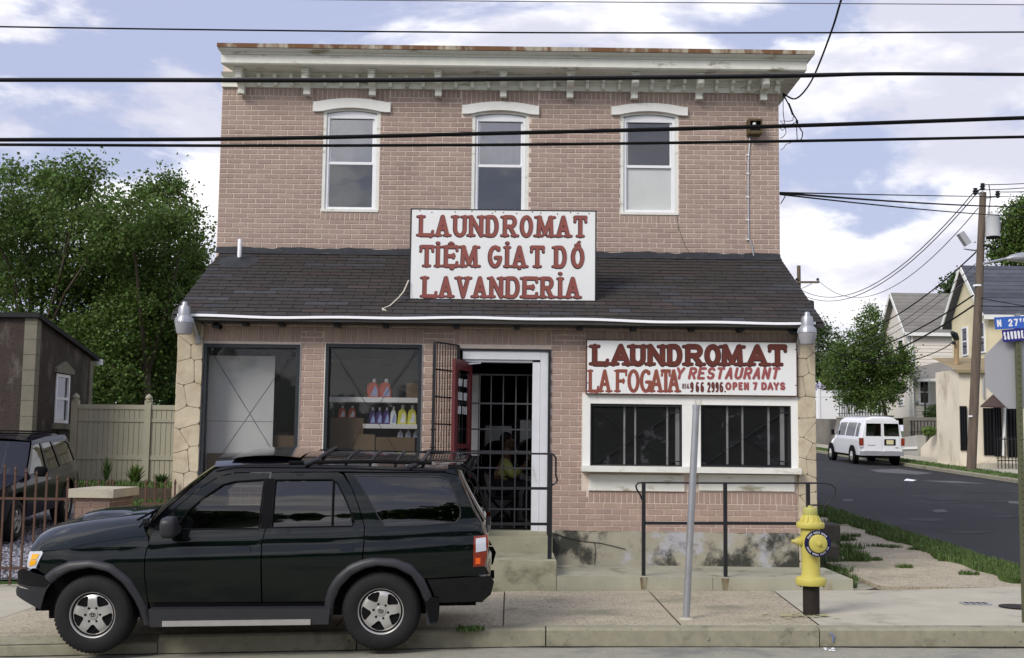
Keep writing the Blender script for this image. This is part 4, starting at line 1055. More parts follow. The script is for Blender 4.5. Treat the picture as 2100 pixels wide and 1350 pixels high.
# mouldings and handles
trimline('drip_rail', [(432, 980), (470, 972), (540, 972), (700, 974), (900, 980)], .006, .004, M['under'])
for pts in ([(474, 1125), (508, 1125), (510, 1138), (476, 1138)], [(687, 1122), (716, 1122), (718, 1134), (689, 1134)]):
    cpanel('door_handle', M['car_black'], pts, out=.014, step=.03, lip=.02)
cpanel('fuel_door', M['car_green'], [(841, 1117), (876, 1118), (880, 1122), (879, 1145), (875, 1149), (842, 1148), (838, 1144), (837, 1121)], out=.004, lip=.006, sides=(-1,))
# flares
fl_o = [(92, 1186), (112, 1169), (145, 1155), (189, 1151), (232, 1160), (268, 1189), (287, 1221), (301, 1250), (312, 1283)]
fl_i = [(109, 1200), (124, 1187), (150, 1174), (189, 1167), (226, 1176), (254, 1198), (275, 1230), (288, 1262), (294, 1283)]
fr_o = [(655, 1262), (656, 1236), (664, 1209), (680, 1184), (707, 1161), (733, 1151), (753, 1147), (800, 1149), (833, 1162), (857, 1190), (871, 1222), (879, 1255), (881, 1283)]
fr_i = [(672, 1262), (674, 1240), (688, 1207), (713, 1181), (740, 1168), (765, 1163), (800, 1167), (832, 1184), (849, 1213), (859, 1245), (861, 1283)]
for fo, fi in ((fl_o, fl_i), (fr_o, fr_i)):
    for s in (-1, 1):
        po, pi_ = SL_(fo), SL_(fi); n = 40
        def res(p):
            L = [0]
            for a, c in zip(p, p[1:]): L.append(L[-1] + math.dist(a, c))
            out = []
            for k in range(n + 1):
                t = L[-1] * k / n; i = max(j for j in range(len(L) - 1) if L[j] <= t + 1e-9); u = (t - L[i]) / (L[i + 1] - L[i]); out.append((p[i][0] + (p[i + 1][0] - p[i][0]) * u, p[i][1] + (p[i + 1][1] - p[i][1]) * u))
            return out
        A, C = res(po), res(pi_); vv = []
        for a, c in zip(A, C):
            for t, o_ in ((0, -.004), (.12, .018), (.4, .034), (.8, .036), (1, .022), (1, -.10)):
                x, z = a[0] + (c[0] - a[0]) * t, a[1] + (c[1] - a[1]) * t; vv.append((x, s * (WY(x, max(z, .42)) + o_), z))
        b = MB(); b.add(vv, [(i * 6 + q, i * 6 + q + 1, (i + 1) * 6 + q + 1, (i + 1) * 6 + q) for i in range(n) for q in range(5)]); b.build('wheel_flare', M['flare'], car, local=True, smooth=True)
# inner shell: dark boxes added to block light, serving as floor, wells, bulkheads
def shell(q):
    q.box(-.62, 3.55, -.60, .60, .36, .95)
    q.box(.42, 1.75, -.77, .77, .30, .92); q.box(.42, 1.75, -.78, .78, .93, 1.0)
    q.box(3.18, 3.62, -.74, .74, .42, 1.0)
part('underbody', M['under'], car, shell, local=True)
part('wheel_well', M['under'], car, lambda q: q.box(-.47, .47, -.66, .66, .30, .90), local=True)
part('wheel_well', M['under'], car, lambda q: q.box(2.2, 3.15, -.66, .66, .30, .90), local=True)
part('cabin_floor', M['seat_cloth'], car, lambda q: q.box(.45, 3.5, -.77, .77, 1.0, 1.02), local=True)
# hood
hz_c = pchip([(-.62, .985), (-.55, 1.06), (-.4, 1.115), (-.1, 1.165), (.25, 1.205), (.45, 1.225)]); hz_e = pchip([(-.62, .93), (-.5, .95), (-.2, .975), (.1, .985), (.52, .988)])
def hood(q):
    nx, ny = 36, 44; vv = []
    for i in range(nx + 1):
        for j in range(ny + 1):
            t = -1 + 2 * j / ny; at = abs(t)
            xx = -.60 + 1.12 * i / nx; bow = .14 * (1 - at ** 2)
            x = xx - bow * (1 - i / nx) - .13 * (1 - at ** 2.2) * (i / nx)
            w = WY(xx, hz_e(xx)) - .001
            y = t * w
            shape = 1 - max(0, (at - .0)) ** 4.5
            z = hz_e(xx) + (hz_c(xx) - hz_e(xx)) * shape
            bul = max(0, 1 - (abs(at - .48) / .22) ** 2) if .26 < at < .70 else 0
            z += .016 * bul * (1 - abs(2 * i / nx - 1.05) ** 3 if abs(2 * i / nx - 1.05) < 1 else 0)
            if at < .30: z += .020 * (1 - (at / .30) ** 4) * min(1, max(0, (i / nx - .15) * 4))
            vv.append((x, y, z))
    q.add(vv, [(i * (ny + 1) + j, i * (ny + 1) + j + 1, (i + 1) * (ny + 1) + j + 1, (i + 1) * (ny + 1) + j) for i in range(nx) for j in range(ny)])
hd = part('hood', M['car_green'], car, hood, local=True, smooth=True, autosmooth=60)
def scoop(q):
    vv = []; n = 10
    for i, (x, h, w) in enumerate(((-.30, .0, .22), (-.27, .05, .27), (-.1, .055, .28), (.12, .03, .27), (.24, .0, .25))):
        for j in range(n + 1):
            t = -1 + 2 * j / n; vv.append((x - .05 * (1 - t * t), t * w, hz_c(x) + .018 + h * (1 - t ** 4)))
    q.add(vv, [(i * (n + 1) + j, i * (n + 1) + j + 1, (i + 1) * (n + 1) + j + 1, (i + 1) * (n + 1) + j) for i in range(4) for j in range(n)])
part('hood_scoop', M['car_green'], car, scoop, local=True, smooth=True, autosmooth=70)
# nose, grille, bumpers
def sweep(name, prof_, m, xoff, parent=car, rear=False, n=30, wmax=.80, pw=3.0, depth=.16):
    """section (dx, z) carried across the car, bowed in plan"""
    b = MB(); k = len(prof_); vv = []
    for j in range(n + 1):
        t = -1 + 2 * j / n
        for dx, z in prof_:
            bx = depth * abs(t) ** pw
            vv.append((xoff + (-1 if rear else 1) * (bx + dx), t * wmax, z))
    b.add(vv, [(j * k + i, j * k + i + 1, (j + 1) * k + i + 1, (j + 1) * k + i) for j in range(n) for i in range(k - 1)] + [tuple(range(k)), tuple(n * k + i for i in range(k))])
    return b.build(name, m, parent, local=True, smooth=True, autosmooth=45)
sweep('nose', [(.12, .97), (.05, .955), (.03, .90), (.03, .78), (.2, .77)], M['car_black'], -.70, wmax=.70)
sweep('grille', [(.0, .945), (-.015, .92), (-.012, .82), (.0, .80)], M['flare'], -.69, wmax=.42)
sweep('front_bumper', [(.14, .79), (.02, .785), (-.01, .76), (-.012, .72), (-.005, .63), (.0, .56), (.05, .53), (.16, .50)], M['car_black'], -.765, wmax=.735, depth=.15, pw=4)
cpanel('bumper_corner', M['flare'], [(47, 1173), (70, 1181), (94, 1186), (110, 1196), (96, 1214), (89, 1230), (80, 1256), (24, 1231), (23, 1222), (27, 1212), (60, 1216), (30, 1208), (33, 1178)], out=.012, step=.04)
cpanel('front_bumper_end', M['car_black'], [(33, 1178), (47, 1173), (70, 1181), (94, 1186), (107, 1194), (93, 1208), (60, 1207), (29, 1204)], out=.02, step=.035)
sweep('rear_bumper', [(.10, .70), (-.01, .70), (-.03, .675), (-.03, .60), (-.015, .52), (.06, .47), (.2, .46)], M['car_black'], 3.66, rear=True, wmax=.80, depth=.09, pw=6)
cpanel('rear_bumper_end', M['car_black'], [(863, 1192), (990, 1187), (997, 1200), (990, 1226), (974, 1239), (882, 1240), (876, 1222)], out=.008, step=.035)
part('tow_hitch', M['under'], car, lambda q: (q.box(3.5, 3.72, -.035, .035, .50, .57)), local=True)
# lamps
hl = cpanel('headlight', M['clear_lens'], [(54, 1170), (57, 1140), (84, 1138), (87, 1142), (74, 1170), (62, 1173)], out=.012, step=.025, lip=.05)
for s, o in zip((-1, 1), hl):
    b = MB(); b.cdt(SL_([(64, 1144), (80, 1143), (76, 1153), (62, 1155)]), [], side(s, .017), .02); b.cdt(SL_([(61, 1156), (76, 1155), (73, 1164), (59, 1168)]), [], side(s, .0171), .02); b.build('turn_signal', M['amber'], o, local=True)
tl = cpanel('tail_light', M['red_lens'], [(957, 1108), (984, 1106), (987, 1120), (979, 1167), (955, 1168)], out=.008, step=.025, lip=.03)
for s, o in zip((-1, 1), tl):
    b = MB(); b.cdt(SL_([(961, 1112), (981, 1110), (982, 1136), (961, 1139)]), [], side(s, .013), .02); b.build('clear_lens', M['clear_lens'], o, local=True)
    b = MB(); b.cdt(SL_([(960, 1150), (970, 1150), (970, 1162), (960, 1163)]), [], side(s, .013), .02); b.build('orange_lens', M['orange_lens'], o, local=True)
# windscreen, roof, tailgate
def ws(q):
    nx, ny = 10, 24; vv = []
    for i in range(nx + 1):
        u = i / nx
        for j in range(ny + 1):
            t = -1 + 2 * j / ny; bow = 1 - t * t
            xa = .50 + .62 * u - (.16 * (1 - u) + .07 * u) * bow; za = 1.175 + .53 * u + .025 * bow * u + .02 * math.sin(u * 3.14)
            w = WY(.524 + .6 * u, 1.18 + .53 * u) - .012
            vv.append((xa, t * w, za))
    q.add(vv, [(i * (ny + 1) + j, i * (ny + 1) + j + 1, (i + 1) * (ny + 1) + j + 1, (i + 1) * (ny + 1) + j) for i in range(nx) for j in range(ny)])
part('windscreen', M['car_glass'], car, ws, local=True, smooth=True)
sweep('cowl', [(.0, 1.16), (.0, 1.20), (.10, 1.205), (.2, 1.17)], M['under'], .30, wmax=.74, depth=.16, pw=2.0)
part('wiper', M['under'], car, lambda q: (q.tube([(.36, -.62, 1.21), (.44, -.35, 1.255), (.42, .05, 1.25)], .011, 6)), local=True)
rzE = pchip([(1.10, 1.705), (1.4, 1.718), (2.0, 1.712), (2.7, 1.688), (3.37, 1.652)])
def roof_fn(q):
    nx, ny = 30, 24; vv = []
    for i in range(nx + 1):
        x0_ = 1.10 + 2.28 * i / nx
        for j in range(ny + 1):
            t = -1 + 2 * j / ny; w = WY(x0_, rzE(x0_)) + .004
            x = x0_ + (-.07 * (1 - t * t) * (1 - i / nx)) + .10 * (1 - t * t) * (i / nx)
            vv.append((x, t * w, rzE(x0_) + .055 * (1 - abs(t) ** 2.6)))
    q.add(vv, [(i * (ny + 1) + j, i * (ny + 1) + j + 1, (i + 1) * (ny + 1) + j + 1, (i + 1) * (ny + 1) + j) for i in range(nx) for j in range(ny)])
part('roof', M['car_black'], car, roof_fn, local=True, smooth=True)
def tg(xo, u0, u1, b):
    pr = pchip([(0, 3.38), (.25, 3.46), (.55, 3.57), (.75, 3.645), (1.0, 3.665), (1.25, 3.67)])
    zz = lambda u: 1.66 - u * .75
    n1, ny = 14, 20; vv = []
    for i in range(n1 + 1):
        u = u0 + (u1 - u0) * i / n1
        for j in range(ny + 1):
            t = -1 + 2 * j / ny; z = zz(u); xe = pr(u) - .13 * abs(t) ** 5 + xo
            vv.append((xe, t * (WY(pr(u) - .12, z) - .005), z))
    b.add(vv, [(i * (ny + 1) + j, i * (ny + 1) + j + 1, (i + 1) * (ny + 1) + j + 1, (i + 1) * (ny + 1) + j) for i in range(n1) for j in range(ny)])
t_ = part('tailgate', M['car_green'], car, lambda q: tg(0, .0, 1.28, q), local=True, smooth=True)
part('rear_window', M['car_glass'], t_, lambda q: tg(.012, .04, .70, q), local=True, smooth=True)
part('rear_spoiler', M['car_black'], car, lambda q: q.prism([(3.30, 1.695), (3.42, 1.69), (3.53, 1.655), (3.55, 1.635), (3.42, 1.64), (3.30, 1.66)], -.58, .58, 'y'), local=True)
part('rear_spoiler_wing', M['under'], car, lambda q: q.prism([(3.42, 1.69), (3.56, 1.55), (3.65, 1.30), (3.68, 1.26), (3.66, 1.31), (3.56, 1.60)], -.66, -.60, 'y'), local=True)
part('tailgate_handle', M['chrome'], car, lambda q: q.box(3.655, 3.69, -.30, .30, 1.02, 1.07), local=True)
# mirrors
def mirror_body(q, cx_, cy_, cz_):
    nu, nv = 20, 12; vv = []
    sp = lambda v, e: math.copysign(abs(v) ** e, v)
    for j in range(nv + 1):
        t = -math.pi / 2 + math.pi * j / nv
        for k in range(nu):
            a = 2 * math.pi * k / nu
            vv.append((cx_ + .072 * sp(math.cos(t), .5) * sp(math.cos(a), .6), cy_ + .115 * sp(math.cos(t), .5) * sp(math.sin(a), .5), cz_ + .095 * sp(math.sin(t), .6)))
    q.add(vv, [(j * nu + k, j * nu + (k + 1) % nu, (j + 1) * nu + (k + 1) % nu, (j + 1) * nu + k) for j in range(nv) for k in range(nu)])
for s in (-1, 1):
    mx_, mz_ = S(357, 1086)
    mi = part('wing_mirror', M['flare'], car, lambda q: mirror_body(q, mx_ - .01, s * .985, mz_ + .015), local=True, smooth=True)
    part('mirror_arm', M['flare'], mi, lambda q: q.box(mx_ - .07, mx_ + .05, min(s * .80, s * .93), max(s * .80, s * .93), mz_ - .06, mz_ + .0), local=True)
    cpanel('mirror_sail', M['under'], [(309, 1094), (352, 1054), (356, 1094)], out=.004, step=.05, sides=(s,), parent=mi)
# running boards, mud flaps
for s in (-1, 1):
    rb = part('running_board', M['flare'], car, lambda q: (q.prism([(.56, .27), (2.2, .275), (2.22, .42), (.55, .43)], min(s * .72, s * .93), max(s * .72, s * .93), 'y')), local=True)
    part('bright_strip', M['alloy'], rb, lambda q: q.box(S(336, 0)[0], S(631, 0)[0], min(s * .931, s * .942), max(s * .931, s * .942), .275, .325), local=True)
    part('mud_flap', M['under'], car, lambda q: q.prism([(3.07, .50), (3.22, .48), (3.20, .27), (3.13, .26)], min(s * .62, s * .86), max(s * .62, s * .86), 'y'), local=True)
# roof rack
rk = part('roof_rack', M['under'], car, lambda q: (q.tube([(1.95, .60, 1.728), (2.6, .60, 1.716), (3.15, .60, 1.692)], .012, 8)), local=True, smooth=True)
part('rack_rail', M['under'], rk, lambda q: (q.tube([(1.80, -.62, 1.735), (2.6, -.62, 1.735), (3.15, -.62, 1.715)], .018, 8)), local=True, smooth=True)
for x in (2.08, 3.06):
    part('crossbar', M['flare'], rk, lambda q: q.tube([(x - .13, -.655, rzE(x) + .01), (x - .02, -.60, rzE(x) + .045), (x, -.5, rzE(x) + .066), (x, .5, rzE(x) + .062), (x - .02, .6, rzE(x) + .036), (x - .1, .655, rzE(x) + .01)], [.026, .022, .018, .018, .02, .024], 8), local=True, smooth=True)
    part('bar_fin', M['under'], rk, lambda q: q.prism([(x - .18, rzE(x) + .035), (x - .08, rzE(x) + .05), (x, rzE(x) + .058), (x + .1, rzE(x) + .048), (x + .15, rzE(x) + .035)], .35, .62, 'y'), local=True)
for x in (2.33, 2.56, 2.80):
    part('slat', M['flare'], rk, lambda q: q.tube([(x, -.62, rzE(x) + .02), (x + .01, -.3, rzE(x) + .06), (x + .01, .3, rzE(x) + .058), (x, .6, rzE(x) + .025)], .012, 6), local=True, smooth=True)
def sunroof(q):
    nx, ny = 12, 12; vv = []
    for i in range(nx + 1):
        for j in range(ny + 1):
            x = 1.22 + .66 * i / nx; t = -1 + 2 * j / ny; vv.append((x, t * .48, rzE(x) + .064 - .01 * t * t + .02 * math.sin(3.14 * i / nx)))
    q.add(vv, [(i * (ny + 1) + j, i * (ny + 1) + j + 1, (i + 1) * (ny + 1) + j + 1, (i + 1) * (ny + 1) + j) for i in range(nx) for j in range(ny)])
part('sunroof', mat('sunroof', (.012, .01, .009), .12, .05, 4, coat=1), car, sunroof, local=True, smooth=True)
# seats and steering wheel
for y in (-.36, .36):
    st = part('seat', M['seat_cloth'], car, lambda q: q.prism([(1.15, 1.02), (1.65, 1.02), (1.80, 1.45), (1.70, 1.47), (1.55, 1.12), (1.15, 1.12)], y - .23, y + .23, 'y'), local=True)
    part('headrest', M['seat_cloth'], st, lambda q: q.sphere((1.80, y, 1.55), .06, .13, .09), local=True, smooth=True)
part('rear_seat', M['seat_cloth'], car, lambda q: q.prism([(2.05, 1.02), (2.6, 1.02), (2.72, 1.45), (2.62, 1.46), (2.5, 1.12), (2.05, 1.12)], -.62, .62, 'y'), local=True)
part('dashboard', M['seat_cloth'], car, lambda q: q.prism([(.46, 1.02), (.85, 1.02), (.85, 1.12), (.75, 1.19), (.50, 1.18)], -.72, .72, 'y'), local=True)
part('steering_wheel', M['under'], car, lambda q: q.tube([(.98 + .05 * math.sin(t * .785), -.36 + .19 * math.cos(t * .785), 1.17 + .17 * math.sin(t * .785)) for t in range(9)], .014, 6), local=True)
# wheels
def make_wheel(parent):
    w = part('wheel', M['under'], parent, lambda q: q.lathe([(.05, .12), (.20, .12), (.21, .03), (.05, .03)], 28, (0, 0, 0), 'y'), local=True, smooth=True)
    T = [(.215, -.0), (.235, -.012), (.28, -.016), (.325, -.008), (.352, .012), (.362, .04), (.366, .075), (.366, .18), (.362, .215), (.350, .24), (.32, .255), (.26, .262), (.215, .25), (.205, .2), (.205, .03), (.215, .0)]
    part('tyre', M['rubber'], w, lambda q: q.lathe(T, 48, (0, 0, 0), 'y', cap=False), local=True, smooth=True)
    tr_ = MB()
    for k in range(56):
        a = 2 * math.pi * k / 56
        for (y0_, y1_, rr) in ((.022, .07, .362), (.09, .16, .3665), (.185, .232, .362)):
            ca, sa = math.cos(a + (y0_ * 1.2)), math.sin(a + (y0_ * 1.2)); c = Vector((ca * rr, (y0_ + y1_) / 2, sa * rr)); u = Vector((-sa, 0, ca)) * .0125; rad = Vector((ca, 0, sa)) * .0022; yv = Vector((0, (y1_ - y0_) / 2, 0))
            tr_.add([c + u * i + yv * j + rad for i, j in ((-1, -1), (1, -1), (1, 1), (-1, 1))] + [c + u * i + yv * j - rad for i, j in ((-1, -1), (1, -1), (1, 1), (-1, 1))], [(0, 1, 2, 3), (0, 4, 5, 1), (1, 5, 6, 2), (2, 6, 7, 3), (3, 7, 4, 0)])
    o = tr_.build('tread', M['rubber'], w, local=True); o['kind'] = 'stuff'
    dish = lambda r: .028 + .022 * math.sin(min(1, r / .19) * 2.4) - .02 * max(0, (r - .15) / .06)
    def rimf(q):
        N_ = 48; out = [(.20 * math.cos(6.2832 * k / N_), .20 * math.sin(6.2832 * k / N_)) for k in range(N_)]; holes = []
        for k in range(5):
            a0 = R(-90 + 72 * k); pts = []
            for rr, aw in ((.098, .16), (.13, .30), (.168, .40)): pts.append((rr, aw))
            poly = [(r_, a0 - w_) for r_, w_ in pts] + [(.180, a0 - .30), (.183, a0), (.180, a0 + .30)] + [(r_, a0 + w_) for r_, w_ in pts[::-1]] + [(.090, a0)]
            holes.append([(r_ * math.cos(a), r_ * math.sin(a)) for r_, a in poly])
        q.cdt(out, holes, lambda u, v: (u, .065 - dish(math.hypot(u, v)) * 1.1, v), .012)
        for h in holes:
            n = len(h); q.add([(u, .065 - dish(math.hypot(u, v)) * 1.1, v) for u, v in h] + [(u * .97, .12, v * .97) for u, v in h], [(i, (i + 1) % n, n + (i + 1) % n, n + i) for i in range(n)])
        q.lathe([(.199, .055), (.205, .012), (.222, -.004), (.224, .0), (.216, .022), (.21, .1)], 48, (0, 0, 0), 'y', cap=False)
    part('rim', M['alloy'], w, rimf, local=True, smooth=True, autosmooth=35)
    cap_ = part('hub_cap', M['alloy'], w, lambda q: q.lathe([(.052, .04), (.050, .018), (.044, .012), (.0, .010)], 24, (0, 0, 0), 'y', cap=False), local=True, smooth=True)
    def emb(q):
        for (rx, rz, cz) in ((.026, .018, 0), (.010, .017, 0), (.018, .008, .009)): q.tube([(rx * math.cos(6.2832 * k / 16), .009, cz + rz * math.sin(6.2832 * k / 16)) for k in range(17)], .0022, 5)
    part('emblem', M['under'], w, emb, local=True)
    for k in range(6):
        a = R(30 + 60 * k + 30); part('lug_nut', M['under'], w, lambda q: q.lathe([(.016, .05), (.016, .022), (.010, .012), (.0, .012)], 8, (.070 * math.cos(a), 0, .070 * math.sin(a)), 'y', cap=False), local=True)
    return w
w0 = make_wheel(car)
for i, (px, sd, dz_) in enumerate(((189.5, -1, 0), (768.5, -1, 0), (189.5, 1, .04), (768.5, 1, .04))):
    w = w0 if i == 0 else copy_tree(w0, car)
    X = (px - 189.5) / CS
    w.location = (X, sd * .84, .366 + dz_); w.rotation_euler = (0, R(11 * i), 0 if sd < 0 else math.pi)
# ================================================================== lettering
def arc(cx, cy, rx, ry, a0, a1, n=10): return [(cx + rx * math.cos(R(a0 + (a1 - a0) * i / n)), cy + ry * math.sin(R(a0 + (a1 - a0) * i / n))) for i in range(n + 1)]
OV = arc(.5, .5, .5, .5, 90, 450, 24)
SK = {
 'L': [[(0, 1), (0, 0), (1, 0)]], 'A': [[(0, 0), (.5, 1), (1, 0)], [(.19, .34), (.81, .34)]],
 'U': [[(0, 1), (0, .34)] + arc(.5, .34, .5, .34, 180, 360, 10) + [(1, 1)]], 'N': [[(0, 0), (0, 1), (1, 0), (1, 1)]],
 'D': [[(0, 0), (0, 1), (.5, 1)] + arc(.5, .5, .5, .5, 90, -90, 12)[1:] + [(0, 0)]], 'O': [OV],
 'R': [[(0, 0), (0, 1)], [(0, 1), (.62, 1)] + arc(.62, .745, .38, .255, 90, -90, 8)[1:] + [(0, .49)], [(.5, .49), (1, 0)]],
 'P': [[(0, 0), (0, 1)], [(0, 1), (.62, 1)] + arc(.62, .73, .38, .27, 90, -90, 8)[1:] + [(0, .46)]],
 'M': [[(0, 0), (.06, 1), (.5, .12), (.94, 1), (1, 0)]], 'T': [[(0, 1), (1, 1)], [(.5, 1), (.5, 0)]],
 'I': [[(.5, 0), (.5, 1)]], 'E': [[(1, 1), (0, 1), (0, 0), (1, 0)], [(0, .52), (.72, .52)]], 'F': [[(1, 1), (0, 1), (0, 0)], [(0, .5), (.7, .5)]],
 'G': [arc(.5, .5, .5, .5, 48, 345, 20) + [(1, .45), (.58, .45)]], 'V': [[(0, 1), (.5, 0), (1, 1)]], 'W': [[(0, 1), (.26, 0), (.5, .8), (.74, 0), (1, 1)]],
 'H': [[(0, 0), (0, 1)], [(1, 0), (1, 1)], [(0, .52), (1, .52)]], 'Y': [[(0, 1), (.5, .48), (1, 1)], [(.5, .48), (.5, 0)]],
 'S': [arc(.5, .745, .48, .255, 30, 270, 12) + arc(.5, .245, .5, .245, 90, -150, 12)[1:]],
 '2': [arc(.5, .70, .48, .30, 165, -30, 12) + [(0, 0), (1, 0)]], '7': [[(0, 1), (1, 1), (.36, 0)]],
 '6': [[(.9, .96)] + arc(.55, .45, .55, .55, 75, 180, 8), arc(.5, .3, .5, .3, 180, 540, 16)], '9': [[(.1, .04)] + arc(.45, .55, .55, .55, -105, 0, 8), arc(.5, .7, .5, .3, 0, 360, 16)],
 '8': [arc(.5, .25, .5, .25, 90, 450, 14), arc(.5, .75, .45, .25, -90, 270, 14)], '5': [[(.9, 1), (.08, 1), (0, .52), (.25, .6)] + arc(.45, .31, .55, .31, 75, -150, 12)],
 '.': [[(.2, .0), (.5, .0)]], '^': [[(0, 0), (.5, 1), (1, 0)]], '/': [[(0, 0), (1, 1)]], 'o': [[(.3, .5), (.7, .5)]], ' ': [], 't': [[(.3, 1), (.3, .1), (.8, 0)], [(0, .65), (.8, .65)]], ':': [],
}
SERIF = {'L': [(0, 1, 1, 1), (0, 0, 1, 0)], 'A': [(0, 0, 1, 1), (1, 0, 1, 1)], 'U': [(0, 1, 1, 1), (1, 1, 1, 1)], 'N': [(0, 0, 1, 1), (0, 1, 1, 0), (1, 1, 1, 1)], 'D': [(0, 0, 1, 0), (0, 1, 1, 0)], 'R': [(0, 0, 1, 1), (0, 1, 1, 0), (1, 0, .8, 1)],
 'M': [(0, 0, 1, 1), (.06, 1, 1, .3), (.94, 1, .3, 1), (1, 0, 1, 1)], 'T': [(.5, 0, 1, 1)], 'I': [(.5, 0, 1, 1), (.5, 1, 1, 1)], 'E': [(0, 0, 1, 0), (0, 1, 1, 0)], 'F': [(0, 0, 1, 1), (0, 1, 1, 0)], 'V': [(0, 1, 1, 1), (1, 1, 1, 1)]}
TICK = {'L': [(1, 0, .05, .22), (1, 0, -.1, -.09)], 'T': [(0, 1, -.04, -.24), (1, 1, .04, -.24)], 'E': [(1, 1, .05, -.2), (1, 0, .05, .2), (.72, .52, 0, .1), (.72, .52, 0, -.1)], 'F': [(1, 1, .03, -.22), (.7, .5, 0, .09), (.7, .5, 0, -.09)], 'G': [(.83, .87, .05, .1)]}
class Ink:
    def __init__(s, y): s.b = MB(); s.y = y; s.k = 0
    def ribbon(s, pts, th, to, cap='round'):
        """a flat stroke; every stroke lies a hair in front of the one before"""
        s.k += 1; y = s.y - .00006 * s.k; p = [Vector(q) for q in pts]
        p = [q for i, q in enumerate(p) if i == 0 or (q - p[i - 1]).length > 1e-5]
        if len(p) < 2: return
        closed = (p[0] - p[-1]).length < 1e-4 and len(p) > 3
        if closed: p = p[:-1]
        n = len(p); Lf, Rt = [], []
        for i in range(n):
            if closed: a, c = p[i - 1], p[(i + 1) % n]
            else: a, c = p[max(0, i - 1)], p[min(n - 1, i + 1)]
            d0 = (p[i] - a).normalized() if (p[i] - a).length > 1e-7 else (c - p[i]).normalized(); d1 = (c - p[i]).normalized() if (c - p[i]).length > 1e-7 else d0
            t = d0 + d1
            if t.length < .2: t = d1
            t.normalize(); nn = Vector((-t.y, t.x)); k = 1 / max(.80, abs(nn.dot(Vector((-d1.y, d1.x)))))
            Lf.append(p[i] + nn * (th / 2 * k)); Rt.append(p[i] - nn * (th / 2 * k))
        vv = [to(q) for q in Lf] + [to(q) for q in Rt]; m_ = n if closed else n - 1
        s.b.add([(x, y, z) for x, z in vv], [(i, (i + 1) % n, n + (i + 1) % n, n + i) for i in range(m_)])
        if cap == 'round' and not closed:
            for q, d in ((p[0], p[0] - p[1]), (p[-1], p[-1] - p[-2])):
                a0 = math.atan2(d.y, d.x); fan = [q + Vector((math.cos(a0 + t), math.sin(a0 + t))) * (th / 2) for t in (-1.571, -1.1, -.55, 0, .55, 1.1, 1.571)]
                s.b.add([(to(q2)[0], y, to(q2)[1]) for q2 in fan], [tuple(range(7))])
    def glyph(s, ch, x0, x1, z0, z1, th, serif=False, slant=0.0, sth=None, cap='round', grow=0.0, dx=0.0, dz=0.0):
        sth = sth or th * .72; e = th / 2; es = sth * .5
        W, H = (x1 - x0 - th), (z1 - z0 - (sth if serif else th))
        sl = .16 * (x1 - x0) if serif and ch in SERIF and ch not in 'I' else 0
        X0 = x0 + e + (sl * .5 if serif else 0); W2 = W - (sl * 1.0 if serif else 0)
        if ch in 'LTEFG' and serif: W2 = W - sl * .6
        if ch == 'I': X0, W2 = x0, x1 - x0
        Z0 = z0 + (es if serif else e)
        loc = lambda u, v: Vector((X0 + u * W2 + slant * (v - .5) * H + dx, Z0 + v * H + dz))
        to = lambda q: (q.x, q.y)
        for st in SK[ch]:
            run = [loc(u, v) for u, v in st]; cur = [run[0]]
            for i in range(1, len(run)):
                cur.append(run[i])
                if i + 1 < len(run):
                    d0, d1 = run[i] - run[i - 1], run[i + 1] - run[i]
                    if d0.length > 1e-6 and d1.length > 1e-6 and d0.angle(d1) > .9:
                        s.ribbon(cur, th + grow, to, 'round'); cur = [run[i]]
            s.ribbon(cur, th + grow, to, 'round')
        if serif:
            L_ = max(th * .85, .20 * (x1 - x0))
            if ch == 'I': L_ = (x1 - x0) / 2 - es
            for (u, v, l, r) in SERIF.get(ch, []):
                c = loc(u, v); s.ribbon([c - Vector((L_ * l, 0)), c + Vector((L_ * r, 0))], sth + grow, to, cap)
            for (u, v, du, dv) in TICK.get(ch, []):
                c = loc(u, v); s.ribbon([c, c + Vector((du * W, dv * H))], sth + grow, to, cap)
    def build(s, name, m, parent): return s.b.build(name, m, parent)
M['sign_white'] = mat('sign_white', (.78, .79, .79), .45, .03, 4, stain=((.66, .62, .48), 3.0, .62, .80, (1, 1, .35)))
M['sign_red'] = mat('sign_red', (.25, .075, .062), .6, .14, 7)
M['sign_red_dark'] = mat('sign_red_dark', (.125, .030, .021), .55, .2, 9)
M['sign_ink'] = mat('sign_ink', (.035, .02, .03), .6, .2, 7)
M['sign_pink'] = mat('sign_pink', (.31, .085, .085), .6, .1, 7)
M['sign_rust'] = mat('sign_rust', (.25, .075, .05), .6, .15, 7)
M['rust_spot'] = mat('rust_spot', (.14, .07, .02), .9, .3, 9)

# ---- the big sign standing on the pent roof
YR = .30
sg = rect(840, 430, 1223, 621, YR)
RS = thing('roof_sign', 'big white signboard with three rows of red slab letters standing on the shingle roof', 'sign', ((sg[0] + sg[1]) / 2, YR, sg[2]))
part('panel', M['sign_white'], RS, lambda q: q.box(sg[0] + .018, sg[1] - .018, YR, YR + .05, sg[2] + .012, sg[3] - .014))
part('edge_frame', M['black_metal'], RS, lambda q: (q.box(sg[0], sg[0] + .017, YR - .006, YR + .2, sg[2], sg[3]), q.box(sg[1] - .017, sg[1], YR - .006, YR + .2, sg[2], sg[3]), q.box(sg[0] + .0175, sg[1] - .0175, YR - .005, YR + .2, sg[3] - .013, sg[3]), q.box(sg[0] + .0175, sg[1] - .0175, YR - .004, YR + .2, sg[2], sg[2] + .01), q.box(sg[0] + .0175, sg[1] - .0175, YR + .19, YR + .2, sg[2] + .011, sg[3] - .014)))
